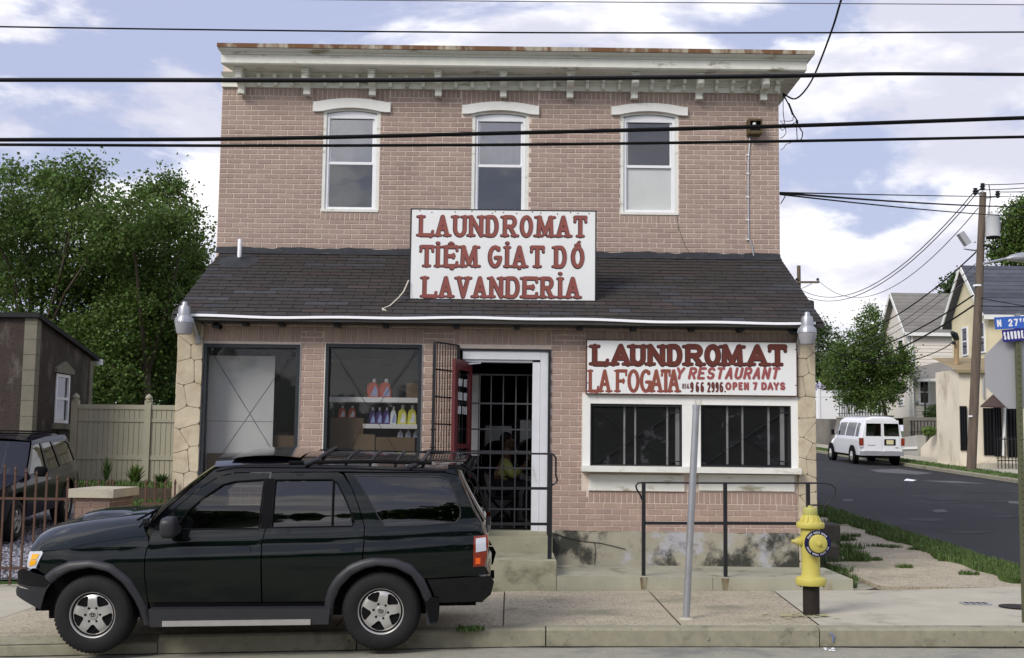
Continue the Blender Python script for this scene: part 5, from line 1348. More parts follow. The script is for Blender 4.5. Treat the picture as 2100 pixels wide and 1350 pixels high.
for k in range(14):
    t = [.05, .24, .44, .455, .50, .57, .655, .70, .79, .86, .90, .115, .33, .96][k]; xx = sg[0] + (sg[1] - sg[0]) * t; zz = sg[3] - .03 - .012 * (k % 3)
    part('rivet', M['rust_spot'], RS, lambda q: q.lathe([(.011, .004), (.009, -.003), (0, -.004)], 8, (xx, YR, zz), 'y', cap=False))
for x, s_ in ((sg[0] + .3, 1), (sg[1] - .3, 1)):
    part('strut', M['black_metal'], RS, lambda q: q.bar((x, YR + .2, sg[3] - .25), (x, YR + 1.15, RZ(YR + 1.15)), .04, .04))
    part('foot', M['black_metal'], RS, lambda q: q.box(x - .03, x + .03, YR + .02, YR + .18, RZ(YR) - .02, sg[2] + .0))
c2 = lambda cx_, cy_: (780 + cx_ / 4.2, 410 + cy_ / 4.2)
def line_of(ink, outline, letters, top, base, y, th, slope=0.0, conv=c2, serif=True, sth=None, **kw):
    for ch, a, c in letters:
        d = slope * (a - letters[0][1])
        (pa, pt), (pc, pb) = conv(a, top + d), conv(c, base + d)
        x0_, x1_, z0_, z1_ = rect(pa, pt, pc, pb, y)
        if outline is not None: outline.glyph(ch, x0_, x1_, z0_, z1_, th, serif, sth=sth, grow=.012, dx=-.005, dz=-.007, **kw)
        ink.glyph(ch, x0_, x1_, z0_, z1_, th, serif, sth=sth, **kw)
for nm, letters, top, base, extra in (
  ('first', [('L', 325, 467), ('A', 470, 606), ('U', 620, 756), ('N', 757, 899), ('D', 902, 1030), ('R', 1048, 1187), ('O', 1205, 1316), ('M', 1336, 1505), ('A', 1510, 1646), ('T', 1655, 1786)], 133, 312, []),
  ('second', [('T', 327, 468), ('I', 466, 530), ('E', 540, 676), ('M', 680, 853), ('G', 930, 1050), ('I', 1062, 1126), ('A', 1131, 1268), ('T', 1280, 1420), ('D', 1490, 1616), ('O', 1645, 1758)], 393, 576,
   [('o', 478, 522, 350, 392), ('^', 588, 640, 358, 386), ('o', 596, 642, 570, 606), ('o', 1075, 1119, 350, 392), ('o', 1178, 1220, 566, 606), ('^', 1676, 1728, 372, 398), ('/', 1700, 1726, 352, 376)]),
  ('third', [('L', 356, 495), ('A', 500, 632), ('V', 650, 782), ('A', 792, 926), ('N', 932, 1070), ('D', 1073, 1212), ('E', 1216, 1362), ('R', 1373, 1503), ('I', 1520, 1582), ('A', 1590, 1727)], 660, 838, [('o', 1530, 1574, 612, 656)])):
    out, ink = Ink(YR - .0008), Ink(YR - .0050)
    line_of(ink, out, letters, top, base, YR, .051, slope=.006, sth=.032)
    for ch, a, c, t, bb in extra:
        (pa, pt), (pc, pb) = c2(a, t), c2(c, bb); r_ = rect(pa, pt, pc, pb, YR)
        for q, g in ((out, .016), (ink, 0)): q.glyph(ch, r_[0], r_[1], r_[2], r_[3], .040 if ch == 'o' else .026, False, grow=g, dx=-.005 if g else 0, dz=-.006 if g else 0)
    out.build('letter_shadow', M['sign_ink'], RS); ink.build('lettering', M['sign_red'], RS)

# ---- the long sign over the serving hatch
YW = -.10
ws_ = rect(1202, 699, 1635, 811, YW)
WS = thing('wall_sign', 'long white sign with brown and red lettering above the serving window', 'sign', ((ws_[0] + ws_[1]) / 2, YW, ws_[2]))
part('panel', M['sign_white'], WS, lambda q: q.box(ws_[0] + .012, ws_[1] - .012, YW, -.02, ws_[2] + .012, ws_[3] - .012))
M['sign_edge'] = mat('sign_edge', (.09, .035, .02), .7, .3, 6)
part('edge_frame', M['sign_edge'], WS, lambda q: (q.box(ws_[0], ws_[0] + .011, YW - .005, -.02, ws_[2], ws_[3]), q.box(ws_[1] - .011, ws_[1], YW - .005, -.02, ws_[2], ws_[3]), q.box(ws_[0] + .0115, ws_[1] - .0115, YW - .004, -.02, ws_[3] - .011, ws_[3]), q.box(ws_[0] + .0115, ws_[1] - .0115, YW - .0035, -.02, ws_[2], ws_[2] + .011)))
c5 = lambda cx_, cy_: (1160 + cx_ / 3.552, 640 + cy_ / 3.552)
out, ink = Ink(YW - .0008), Ink(YW - .0045)
line_of(ink, out, [('L', 185, 322), ('A', 318, 488), ('U', 462, 595), ('N', 588, 738), ('D', 732, 862), ('R', 862, 1012), ('O', 1014, 1132), ('M', 1124, 1306), ('A', 1310, 1485), ('T', 1462, 1618)], 238, 386, YW, .066, slope=.003, conv=c5, sth=.038)
out.build('letter_shadow', M['sign_ink'], WS); ink.build('lettering', M['sign_red_dark'], WS)
out, ink = Ink(YW - .0008), Ink(YW - .0045)
line_of(ink, out, [('L', 166, 246), ('A', 238, 335), ('F', 363, 452), ('O', 455, 538), ('G', 545, 628), ('A', 612, 712), ('T', 690, 768), ('A', 742, 836)], 422, 578, YW, .034, conv=c5, sth=.016)
out.build('letter_shadow', M['sign_pink'], WS); ink.build('lettering', M['sign_rust'], WS)
ink = Ink(YW - .0030)
ls_ = [('Y', 802, 865)] + [(ch, 897 + 67 * i, 897 + 67 * i + 58) for i, ch in enumerate('RESTAURANT')]
line_of(ink, None, ls_, 402, 493, YW, .037, conv=c5, serif=False, slant=.22, cap='butt'); ink.build('lettering', M['sign_pink'], WS)
ink = Ink(YW - .0030)
line_of(ink, None, [('8', 848, 864), ('5', 866, 880), ('6', 884, 898), ('.', 899, 908)], 522, 560, YW, .010, conv=c5, serif=False); ink.build('lettering', M['sign_red_dark'], WS)['kind'] = 'stuff'
ink = Ink(YW - .0030)
line_of(ink, None, [('9', 906, 932), ('6', 947, 972), ('6', 982, 1008), ('2', 1030, 1056), ('9', 1060, 1086), ('9', 1090, 1115), ('6', 1120, 1148), ('.', 1155, 1168)], 510, 586, YW, .022, conv=c5, serif=False); ink.build('lettering', M['sign_red_dark'], WS)
ink = Ink(YW - .0030)
line_of(ink, None, [('O', 1162, 1208), ('P', 1215, 1252), ('E', 1258, 1292), ('N', 1298, 1336), ('7', 1362, 1398), ('D', 1424, 1466), ('A', 1468, 1514), ('Y', 1512, 1556), ('S', 1560, 1600)], 511, 571, YW, .030, conv=c5, serif=False, cap='butt'); ink.build('lettering', M['sign_pink'], WS)
for t in (.008, .50, .992):
    for zz in (ws_[2] + .15, ws_[3] - .10):
        xx = ws_[0] + (ws_[1] - ws_[0]) * t
        if t != .5: part('rivet', M['rust_spot'], WS, lambda q: q.lathe([(.010, .004), (.008, -.004), (0, -.005)], 8, (xx, YW, zz), 'y', cap=False))
# ---- words on the red door's glass
def door_text():
    ink = Ink(0); tx0, tx1 = .15, dlen - .17; zt_ = dz1 - .24
    for row, txt in enumerate(('DROP OFF', 'WASH DRY', 'AND FOLD')):
        for i, ch in enumerate(txt):
            if ch == ' ': continue
            cw = (tx1 - tx0) / 8; ink.glyph(ch, tx0 + i * cw + .012, tx0 + (i + 1) * cw - .012, zt_ - .18 * row - .105, zt_ - .18 * row, .018, False, cap='butt')
    b = MB(); vv = []
    for (x, y, z) in ink.b.v:
        p = hinge + dirv * (dlen - x) - nrm * -(.006 - y); vv.append((p.x, p.y, z))
    b.add(vv, ink.b.f); return b
door_text().build('lettering', M['vinyl'], do)
# ================================================================== inside the shop
M['card'] = mat('card', (.17, .12, .075), .9, .12, 6, objrand=.2)
M['panel_white'] = mat('panel_white', (.74, .74, .74), .8, .04, 3)
M['purple'] = mat('purple', (.07, .03, .16), .4, .1, 9); M['orange_plastic'] = mat('orange_plastic', (.55, .09, .04), .4, .1, 9); M['yellow_plastic'] = mat('yellow_plastic', (.62, .60, .08), .4, .1, 9)
M['label_blue'] = mat('label_blue', (.30, .38, .62), .5, .2, 40); M['label_white'] = mat('label_white', (.7, .7, .72), .5, .2, 40)
M['steel'] = mat('steel', (.42, .42, .42), .3, .1, 5, metal=.8)
# plywood and white sheet behind the left window
x0, x1, z0, z1 = w1
a = rect(424, 730, 560, 1000, .32)
scr = thing('folding_screen', 'tall white screen board standing behind the left shop window', 'screen', ((a[0] + a[1]) / 2, .33, ZI))
part('board', M['panel_white'], scr, lambda q: q.box(a[0], a[1], .32, .335, ZI, (a[2] + a[3]) / 2 - .003)); part('board', M['panel_white'], scr, lambda q: q.box(a[0], a[1], .32, .335, (a[2] + a[3]) / 2 + .003, a[3]))
def carton(px0, py0, px1, py1, y, dep, label, base=None):
    r_ = rect(px0, py0, px1, py1, y); zb = base if base is not None else r_[2]
    t = thing('carton', label, 'box', ((r_[0] + r_[1]) / 2, y, zb), 'cartons behind the shop windows')
    part('box_body', M['card'], t, lambda q: q.box(r_[0], r_[1], y, y + dep, zb, r_[3]))
    part('tape', M['old_wood'], t, lambda q: q.box((r_[0] + r_[1]) / 2 - .02, (r_[0] + r_[1]) / 2 + .02, y - .002, y + dep, r_[3] + .0005, r_[3] + .002))
    return t
SZ = P(760, 960, .5).z
# display shelf of the right window
def shelf(px0, px1, py0, py1, y0, y1, label, legs=True):
    r_ = rect(px0, py0, px1, py1, y0)
    t = thing('display_shelf', label, 'shelf', ((r_[0] + r_[1]) / 2, y0, ZI), 'shelves behind the right shop window')
    part('board', M['panel_white'], t, lambda q: q.box(r_[0], r_[1], y0, y1, r_[2], r_[3]))
    for x in (r_[0] + .02, r_[1] - .02): part('upright', M['dark_frame'], t, lambda q: q.box(x - .015, x + .015, y1 - .03, y1 - .001, ZI, r_[2] - .001))
    return r_[3]
s1 = shelf(672, 858, 815, 825, .34, .75, 'upper white shelf holding two orange detergent jugs behind the right shop window')
s2 = shelf(744, 858, 870, 879, .34, .75, 'lower white shelf with purple and yellow bottles behind the right shop window')
def jug(px, base_z, y, w, h, m, ml, name, label, handle=True, group='bottles on the shelves of the right shop window'):
    x = P(px, 820, y).x; t = thing(name, label, 'bottle', (x, y, base_z), group)
    hw = w / 2
    part('body', m, t, lambda q: q.prism([(x - hw, base_z), (x + hw, base_z), (x + hw, base_z + h * .45), (x + hw * .75, base_z + h * .68), (x + hw * .35, base_z + h * .80), (x - hw * .15, base_z + h * .80), (x - hw * .55, base_z + h * .74)] + ([(x - hw * .95, base_z + h * .55)] if handle else [(x - hw * .8, base_z + h * .6)]), y, y + w * .6))
    part('cap', M['vinyl'], t, lambda q: q.lathe([(w * .17, 0), (w * .17, h * .16), (w * .12, h * .2), (0, h * .2)], 10, (x + hw * .1, y + w * .3, base_z + h * .80)))
    part('label_patch', ml, t, lambda q: q.prism([(x - hw * .5, base_z + h * .08), (x + hw * .75, base_z + h * .08), (x + hw * .75, base_z + h * .42), (x + hw * .3, base_z + h * .62)], y - .003, y - .0005))
    if handle: part('handle', m, t, lambda q: q.tube([(x - hw * .5, y + w * .3, base_z + h * .78), (x - hw * 1.1, y + w * .3, base_z + h * .66), (x - hw * 1.15, y + w * .3, base_z + h * .2)], .012, 6))
jug(765, s1, .45, .15, .265, M['orange_plastic'], M['label_blue'], 'detergent_jug', 'left one of two orange detergent jugs on the upper shelf')
jug(790, s1, .45, .15, .265, M['orange_plastic'], M['label_blue'], 'detergent_jug', 'right one of two orange detergent jugs on the upper shelf')
for i, px in enumerate((764, 778, 793)): jug(px, s2, .45, .095, .235, M['purple'], M['label_blue'], 'purple_bottle', ('leftmost', 'middle', 'rightmost')[i] + ' of three purple bottles on the lower shelf', handle=False)
jug(807, s2, .45, .085, .25, M['label_white'], M['label_blue'], 'white_bottle', 'slim white bottle between purple and yellow bottles on the lower shelf', handle=False)
for i, px in enumerate((825, 845)): jug(px, s2, .45, .125, .27, M['yellow_plastic'], M['label_white'], 'yellow_bottle', ('left', 'right')[i] + ' one of two yellow bottles at the end of the lower shelf', handle=False)
carton(676, 857, 744, 962, .36, .35, 'brown carton under two white capped jugs at left of the right window')
for i, px in enumerate((702, 722)): jug(px, P(710, 857, .4).z, .45, .105, .17, M['orange_plastic'], M['label_white'], 'small_jug', ('left', 'right')[i] + ' one of two small white capped jugs on a brown carton', handle=False)
carton(726, 891, 768, 965, .33, .3, 'narrow brown carton in front of the lower shelf')
carton(769, 897, 850, 965, .35, .3, 'wide brown carton below the lower shelf in the right window')
carton(833, 786, 858, 815, .42, .25, 'small brown carton at the right end of the upper shelf', base=s1)
for i, px in enumerate((822, 838, 854)): jug(px, P(840, 897, .42).z, .45, .075, .10, M['label_white'], M['label_blue'], 'capped_bottle', ('leftmost', 'middle', 'rightmost')[i] + ' white bottle top showing behind the wide carton', handle=False)
carton(535, 893, 602, 985, .40, .3, 'brown carton standing right of the white panel in the left window')
carton(570, 888, 590, 893, .72, .2, 'carton top behind another carton in the left window', base=ZI)
carton(424, 930, 484, 985, .262, .05, 'low brown carton at bottom left of the left shop window')
# the laundry seen through the door
def washer(px0, py0, px1, py1, y, label, door=True):
    r_ = rect(px0, py0, px1, py1, y); t = thing('dryer', label, 'dryer', ((r_[0] + r_[1]) / 2, y, ZI), 'machines inside the doorway')
    part('cabinet', M['steel'], t, lambda q: q.bbox(r_[0], r_[1], y, y + .7, ZI, r_[3], .03))
    part('port', M['under'], t, lambda q: q.lathe([(.02, -.0), (.26, -.002), (.27, -.04), (.29, -.03), (.30, .0)], 28, ((r_[0] + r_[1]) / 2, y, (ZI + r_[3]) / 2 + .2), 'y'), smooth=True)
    part('port_ring', M['chrome'], t, lambda q: q.tube([((r_[0] + r_[1]) / 2 + .28 * math.cos(R(k * 15)), y - .04, (ZI + r_[3]) / 2 + .2 + .28 * math.sin(R(k * 15))) for k in range(25)], .018, 6), smooth=True)
washer(1062, 858, 1125, 1060, 2.6, 'steel dryer at right inside the doorway')
washer(990, 870, 1052, 1060, 3.4, 'dark steel machine behind the seated person')
tag(part('notice_board', M['panel_white'], None, lambda q: q.box(P(962, 850, 1.0).x, P(984, 850, 1.0).x, 1.0, 1.03, P(975, 935, 1.0).z, P(975, 770, 1.0).z), at=(P(973, 900, 1.0).x, 1.0, P(975, 935, 1.0).z)), 'pale narrow board on the left inside the doorway', 'board')
# a seated person in a yellow shirt, seen from the side, facing right, elbows on knees
M['shirt'] = mat('shirt', (.30, .30, .10), .9, .12, 9); M['skin'] = mat('skin', (.12, .065, .04), .6, .08, 9); M['hair'] = mat('hair', (.012, .011, .011), .8, .2, 20); M['trousers'] = mat('trousers', (.012, .013, .02), .9, .15, 9)
PY = 1.25
def pp(px, py, y=0): q = P(px, py, PY + y); return q
PR = thing('person', 'person in a yellow shirt sitting inside the doorway, turned to the right', 'person', (pp(1040, 1000).x, PY, ZI))
def skin_mesh(name, verts, edges, radii, m, parent, root=0, sub=1):
    me = bpy.data.meshes.new(name); off = ROOT[parent.name]
    me.from_pydata([tuple(Vector(v) - off) for v in verts], edges, []); o = bpy.data.objects.new(name, me); COL.objects.link(o); o.parent = parent
    md = o.modifiers.new('skin', 'SKIN'); md.use_smooth_shade = True
    for i, r_ in enumerate(radii):
        sv_ = me.skin_vertices[0].data[i]; sv_.radius = (r_, r_) if not isinstance(r_, tuple) else r_; sv_.use_root = (i == root)
    ms = o.modifiers.new('sub', 'SUBSURF'); ms.levels = sub; ms.render_levels = sub
    bpy.context.view_layer.update(); dg = bpy.context.evaluated_depsgraph_get(); ev = o.evaluated_get(dg); me2 = bpy.data.meshes.new_from_object(ev)
    o.modifiers.clear(); o.data = me2; me2.materials.clear(); me2.materials.append(m)
    for p_ in me2.polygons: p_.use_smooth = True
    ROOT[o.name] = off; return o
hip, chest, neck, head0 = pp(1029, 1000), pp(1036, 955), pp(1039, 934), pp(1040, 905)
SZ_ = lambda p_, dy: Vector((p_.x, p_.y + dy, p_.z))
knee = pp(1085, 992); ank = Vector((knee.x - .03, PY, ZI + .08)); toe = Vector((knee.x + .14, PY, ZI + .05))
V_ = [hip, chest, neck, pp(1041, 915)]; E_ = [(0, 1), (1, 2), (2, 3)]; Rr = [.15, (.17, .14), .06, .055]
for s in (-1, 1):
    b0 = len(V_)
    V_ += [SZ_(chest, s * .17) + Vector((0, 0, .03)), SZ_(pp(1052, 975), s * .20), SZ_(pp(1076, 957), s * .10), SZ_(pp(1080, 946), s * .06)]
    E_ += [(1, b0), (b0, b0 + 1), (b0 + 1, b0 + 2), (b0 + 2, b0 + 3)]; Rr += [.075, .058, .04, .036]
    b1 = len(V_); V_ += [SZ_(hip, s * .1), SZ_(knee, s * .12), SZ_(ank, s * .12), SZ_(toe, s * .13)]
    E_ += [(0, b1), (b1, b1 + 1), (b1 + 1, b1 + 2), (b1 + 2, b1 + 3)]; Rr += [.10, .075, .05, .04]
body = skin_mesh('body', V_, E_, Rr, M['skin'], PR, 0, 1)
# clothes follow the body: a shirt over trunk and upper arms, trousers over hips and legs
Vs = [hip + Vector((0, 0, .03)), chest, pp(1038, 940)]; Es = [(0, 1), (1, 2)]; Rs = [.165, (.185, .165), .075]
for s in (-1, 1):
    b0 = len(Vs); Vs += [V_[4 if s < 0 else 12], V_[5 if s < 0 else 13], (V_[5 if s < 0 else 13] * .35 + V_[6 if s < 0 else 14] * .65)]; Es += [(1, b0), (b0, b0 + 1), (b0 + 1, b0 + 2)]; Rs += [.092, .078, .062]
skin_mesh('shirt', Vs, Es, Rs, M['shirt'], PR, 0, 1)
Vt = [hip]; Et = []; Rt_ = [.168]
for s in (-1, 1):
    b0 = len(Vt); Vt += [SZ_(hip, s * .1), SZ_(knee, s * .12), SZ_(ank, s * .12) + Vector((0, 0, .04))]; Et += [(0, b0), (b0, b0 + 1), (b0 + 1, b0 + 2)]; Rt_ += [.115, .09, .07]
skin_mesh('trousers', Vt, Et, Rt_, M['trousers'], PR, 0, 1)
hc = pp(1041, 904)
def headm(q):
    q.sphere(hc, .085, .075, .115, 16, 12); q.sphere(hc + Vector((.088, 0, -.01)), .022, .016, .022, 8, 6); q.sphere(hc + Vector((.06, 0, -.07)), .04, .04, .04, 10, 7)
    q.sphere(hc + Vector((-.005, -.078, -.005)), .018, .010, .030, 8, 6); q.sphere(hc + Vector((-.005, .078, -.005)), .018, .010, .030, 8, 6)
hd_ = part('head', M['skin'], PR, headm, smooth=True)
part('hair', M['hair'], PR, lambda q: (q.sphere(hc + Vector((-.022, 0, .03)), .092, .083, .098, 16, 12)), smooth=True)
for s in (-1, 1):
    part('eye', M['vinyl'], PR, lambda q: q.sphere(hc + Vector((.075, s * .032, .012)), .011, .011, .009, 8, 6), smooth=True)
part('mouth', M['hair'], PR, lambda q: q.sphere(hc + Vector((.088, 0, -.058)), .008, .024, .005, 8, 5), smooth=True)
for s in (-1, 1):
    w_ = V_[7 if s < 0 else 15]
    fv, fe, fr_ = [w_, w_ + Vector((.03, 0, .045))], [(0, 1)], [.032, (.036, .02)]
    for k in range(4):
        o_ = Vector((.04, (k - 1.5) * .019, .07)); b0 = len(fv); L_ = (.032, .038, .036, .028)[k]
        fv += [w_ + o_, w_ + o_ + Vector((.012, 0, L_)), w_ + o_ + Vector((-.004, 0, L_ * 1.8))]; fe += [(1, b0), (b0, b0 + 1), (b0 + 1, b0 + 2)]; fr_ += [.0095, .009, .008]
    b0 = len(fv); fv += [w_ + Vector((.035, -s * .036, .03)), w_ + Vector((.045, -s * .045, .06))]; fe += [(0, b0), (b0, b0 + 1)]; fr_ += [.011, .009]
    skin_mesh('hand', fv, fe, fr_, M['skin'], PR, 0, 1)
CH = thing('folding_chair', 'dark folding chair under the person in the yellow shirt', 'chair', (hip.x, PY, ZI))
sx_, sz_ = hip.x, hip.z - .14
part('seat', M['under'], CH, lambda q: q.box(sx_ - .18, sx_ + .24, PY - .2, PY + .2, sz_ - .03, sz_))
part('backrest', M['under'], CH, lambda q: q.bar((sx_ - .26, PY, sz_ + .16), (sx_ - .30, PY, sz_ + .36), .4, .02, up=(1, 0, 0)))
for s in (-1, 1):
    part('leg', M['under'], CH, lambda q: q.tube([(sx_ - .31, PY + s * .2, sz_ + .4), (sx_ - .18, PY + s * .2, sz_), (sx_ + .24, PY + s * .2, ZI)], .012, 6))
    part('leg', M['under'], CH, lambda q: q.tube([(sx_ + .2, PY + s * .185, sz_ - .01), (sx_ - .24, PY + s * .185, ZI)], .012, 6))
# ================================================================== steps, rails, hydrant, posts, lamps
# entrance steps
zl = P(1060, 1129).z                                     # landing level
sx0, sx1 = P(955, 1140, -.7).x - 1.2, P(1141, 1180, YS).x
EN = thing('entrance_steps', 'worn concrete landing with two steps below the barred doorway', 'steps', ((sx0 + sx1) / 2, YS, HW(0, YS)))
part('landing', M['step_concrete'], EN, lambda q: q.box(sx0, sx1, YS, -.06, HW(-1.5, YS) - .15, zl))
part('tread', M['step_concrete'], EN, lambda q: q.box(sx0 + .2, P(1128, 1110).x + .02, -.30, -.058, zl + .001, ZI - .01))
part('joint', M['under'], EN, lambda q: q.box(sx1 - .0005, sx1 + .004, YS + .3, -.07, HW(0, 0) + .2, zl - .08))
# low platform in front of the serving hatch
pz = P(1400, 1184.5, YS).z; px1 = P(1668, 1190, YS + .1).x
PL = thing('platform', 'low concrete platform with rust stains below the serving window', 'platform', ((sx1 + px1) / 2, YS, HW(2, YS)))
cutx = P(1462, 1190, YS).x
M['rusty_concrete'] = mat('rusty_concrete', (0.36, 0.35, 0.27), 0.92, 0.14, 3, bump=0.6, bscale=110, stain=((0.17, 0.165, 0.11), 2.2, 0.52, 0.70, (1, 1, 1.6)), stain2=((.24, .14, .06), 1.6, .62, .72, (1.5, 1, .4)))
part('slab', M['rusty_concrete'], PL, lambda q: q.box(sx1 + .006, cutx - .003, YS, -.05, HW(2, YS) - .2, pz))
part('slab', M['rusty_concrete'], PL, lambda q: q.prism([(cutx + .003, YS), (px1, YS), (P(1748, 1200, YS + .05).x, YS + .02), (P(1700, 1160, -.3).x, -.3), (P(1700, 1160, -.3).x, -.05), (cutx + .003, -.05)], HW(2, YS) - .2, pz, 'z'))
for px in (1320, 1487):
    x = P(px, 1195, YS).x
    part('rust_streak', mat('rust_streak', (.17, .13, .075), .95, .3, 14, stain=((.27, .26, .18), 9, .42, .6, (1, 1, .3))), PL, lambda q: q.prism([(x - .045, pz - .004), (x + .05, pz - .004), (x + .035, pz - .12), (x + .03, HW(2, YS) + .01), (x - .03, HW(2, YS) + .01), (x - .035, pz - .1)], YS - .003, YS - .0005))
# rails of painted pipe
yr = -1.32
def P3(px, py, y): q = P(px, py, y); return (q.x, q.y, q.z)
RL = thing('handrail', 'black pipe handrail with hooked ends standing on the low platform', 'railing', P3(1320, 1178, yr))
for px in (1320, 1487):
    t = P(px, 990, yr); part('post', M['black_metal'], RL, lambda q: q.box(t.x - .022, t.x + .022, yr - .022, yr + .022, pz - .01, t.z))
part('post', M['black_metal'], RL, lambda q: q.box(P(1657, 1020, yr).x - .022, P(1657, 1020, yr).x + .022, yr - .022, yr + .022, pz - .01, P(1657, 990, yr).z))
part('top_rail', M['black_metal'], RL, lambda q: q.tube([P3(x, y, yr) for x, y in ((1317, 1026), (1313, 1015), (1306, 1004), (1304, 997), (1308, 991), (1318, 990), (1400, 990.5), (1487, 991), (1600, 991), (1690, 991), (1706, 994), (1714, 1002), (1712, 1013), (1702, 1027), (1692, 1037))], .011, 8), smooth=True)
part('mid_rail', M['black_metal'], RL, lambda q: q.bar(P3(1320, 1073, yr), P3(1657, 1074, yr), .034, .036))
part('end_scroll', M['black_metal'], RL, lambda q: q.tube([P3(x, y, yr) for x, y in ((1657, 1037), (1672, 1036), (1688, 1036), (1694, 1046))], .012, 6))
yd = -1.15
DR = thing('stair_rail', 'black pipe rail across the doorway landing with hooked top', 'railing', P3(1128, 1145, yd))
dx = P(1128, 1040, yd).x
part('post', M['black_metal'], DR, lambda q: q.box(dx - .026, dx + .026, yd - .026, yd + .026, zl - .02, P(1128, 930, yd).z))
part('post', M['black_metal'], DR, lambda q: q.box(P(890, 1040, yd).x - .026, P(890, 1040, yd).x + .026, yd - .026, yd + .026, zl - .02, P(890, 930, yd).z))
part('top_rail', M['black_metal'], DR, lambda q: q.tube([P3(x, y, yd) for x, y in ((880, 928), (1000, 930), (1128, 931), (1136, 933), (1140, 940), (1140, 975), (1143, 985), (1139, 992), (1131, 995))], .012, 8), smooth=True)
for py in (1002, 1075): part('rail', M['black_metal'], DR, lambda q: q.bar(P3(890, py - 1, yd), P3(1128, py, yd), .032, .034))
# ---- hydrant
M['hyd_yellow'] = mat('hyd_yellow', (.53, .465, .105), .5, .08, 5, stain=((.40, .37, .17), 3.5, .56, .72, (1, 1, .6)), stain2=((.17, .14, .06), 13, .62, .70, (1, 1, .6)), bump=.35, bscale=60)
M['hyd_cap'] = mat('hyd_cap', (.44, .43, .13), .55, .08, 5, stain=((.30, .30, .12), 5, .55, .7, (1, 1, 1)))
M['rust_iron'] = mat('rust_iron', (.020, .014, .012), .8, .3, 8, bump=.4)
M['ring_blue'] = mat('ring_blue', (.010, .011, .055), .4, .1, 9)
hp = PG(1664, 1262); hy = hp.y; hs = FPX / (hp.y - CAM.y)
HY = thing('fire_hydrant', 'yellow fire hydrant with blue ringed cap on a rusty black pipe', 'hydrant', (hp.x, hp.y, hp.z))
hz = lambda py: P(1664, py, hy).z
hr = lambda w: w / 2 / hs
part('riser_pipe', M['rust_iron'], HY, lambda q: q.lathe([(hr(33), hp.z - .1), (hr(33), hz(1196))], 24, (hp.x, hy, 0)), smooth=True)
hb_ = part('barrel', M['hyd_yellow'], HY, lambda q: q.lathe([(hr(58), hz(1200)), (hr(61), hz(1197)), (hr(61), hz(1188)), (hr(57), hz(1184)), (hr(40), hz(1182)), (hr(37), hz(1176)), (hr(36), hz(1140)), (hr(39), hz(1125)), (hr(39), hz(1090)), (hr(38), hz(1084)), (hr(54), hz(1083)), (hr(56), hz(1080)), (hr(56), hz(1073)), (hr(52), hz(1071))], 32, (hp.x, hy, 0)), smooth=True, autosmooth=50)
part('bonnet', M['hyd_yellow'], HY, lambda q: q.lathe([(hr(44), hz(1072)), (hr(38), hz(1068)), (hr(33), hz(1060)), (hr(30), hz(1058)), (hr(29), hz(1056))], 32, (hp.x, hy, 0)), smooth=True)
for k in range(12):
    a = R(k * 30); ca, sa = math.cos(a), math.sin(a)
    part('rib', M['hyd_yellow'], HY, lambda q: q.tube([(hp.x + ca * hr(43), hy + sa * hr(43), hz(1071)), (hp.x + ca * hr(37), hy + sa * hr(37), hz(1065)), (hp.x + ca * hr(31), hy + sa * hr(31), hz(1058))], hr(3.6), 5))
part('weather_cap', M['hyd_cap'], HY, lambda q: q.lathe([(hr(27), hz(1058)), (hr(29), hz(1056)), (hr(29), hz(1044)), (hr(26), hz(1041)), (hr(10), hz(1040.5)), (hr(9), hz(1037)), (0, hz(1037))], 24, (hp.x, hy, 0), cap=False), smooth=True, autosmooth=40)
for k in range(8):
    a = R(k * 45 + 22); part('flange_bolt', M['rust_iron'], HY, lambda q: q.lathe([(.010, hz(1203)), (.010, hz(1199))], 6, (hp.x + math.cos(a) * hr(50), hy + math.sin(a) * hr(50), 0)))
nx_, nz_ = P(1668, 1112, hy).x, hz(1112)
part('pumper_nozzle', M['hyd_yellow'], HY, lambda q: q.lathe([(hr(36), .0), (hr(38), -.15), (hr(36), -.185), (hr(34), -.19)], 28, (nx_, hy, nz_), 'y'), smooth=True)
rg = part('reflective_ring', M['ring_blue'], HY, lambda q: q.lathe([(hr(34), -.178), (hr(53), -.178), (hr(53), -.184), (hr(34), -.184), (hr(34), -.178)], 36, (nx_ - .002, hy, nz_), 'y', cap=False))
part('nozzle_cap', M['hyd_yellow'], HY, lambda q: q.lathe([(hr(36), -.18), (hr(36), -.205), (hr(33), -.212), (hr(8), -.216), (hr(8.5), -.24), (hr(5), -.245), (0, -.245)], 28, (nx_, hy, nz_), 'y', cap=False), smooth=True)
def ringtext():
    ink = Ink(0); rr = hr(43.5); h = hr(8.5); b = MB()
    for txt, a0, step, outward in (('FOR FIRE DEPARTMENT', -160, 7.2, False), ('REFLECTIVE BAND USE', 20, -7.2, True)): pass
    import itertools
    for base, n, sgn in ((200, 21, 1), (150, 17, -1)):
        for i in range(n):
            if i % 6 == 5: continue
            a = R(base + 7 * i) if sgn > 0 else R(base - 7 * i)
            for k in range(2):
                aa = a + R(2.0 * k); rad = Vector((math.cos(aa), 0, math.sin(aa))); tan = Vector((-math.sin(aa), 0, math.cos(aa)))
                c = Vector((nx_ - .002, hy - .1858, nz_)) + rad * rr; w = rr * .012; hh = h * (.45 if k else .5)
                o_ = rad * (h * .12 if (i * 7 + k * 3) % 5 < 2 else 0)
                b.add([c - tan * w - rad * hh + o_, c + tan * w - rad * hh + o_, c + tan * w + rad * hh, c - tan * w + rad * hh], [(0, 1, 2, 3)])
    return b
ringtext().build('ring_lettering', M['vinyl'], rg)['kind'] = 'stuff'
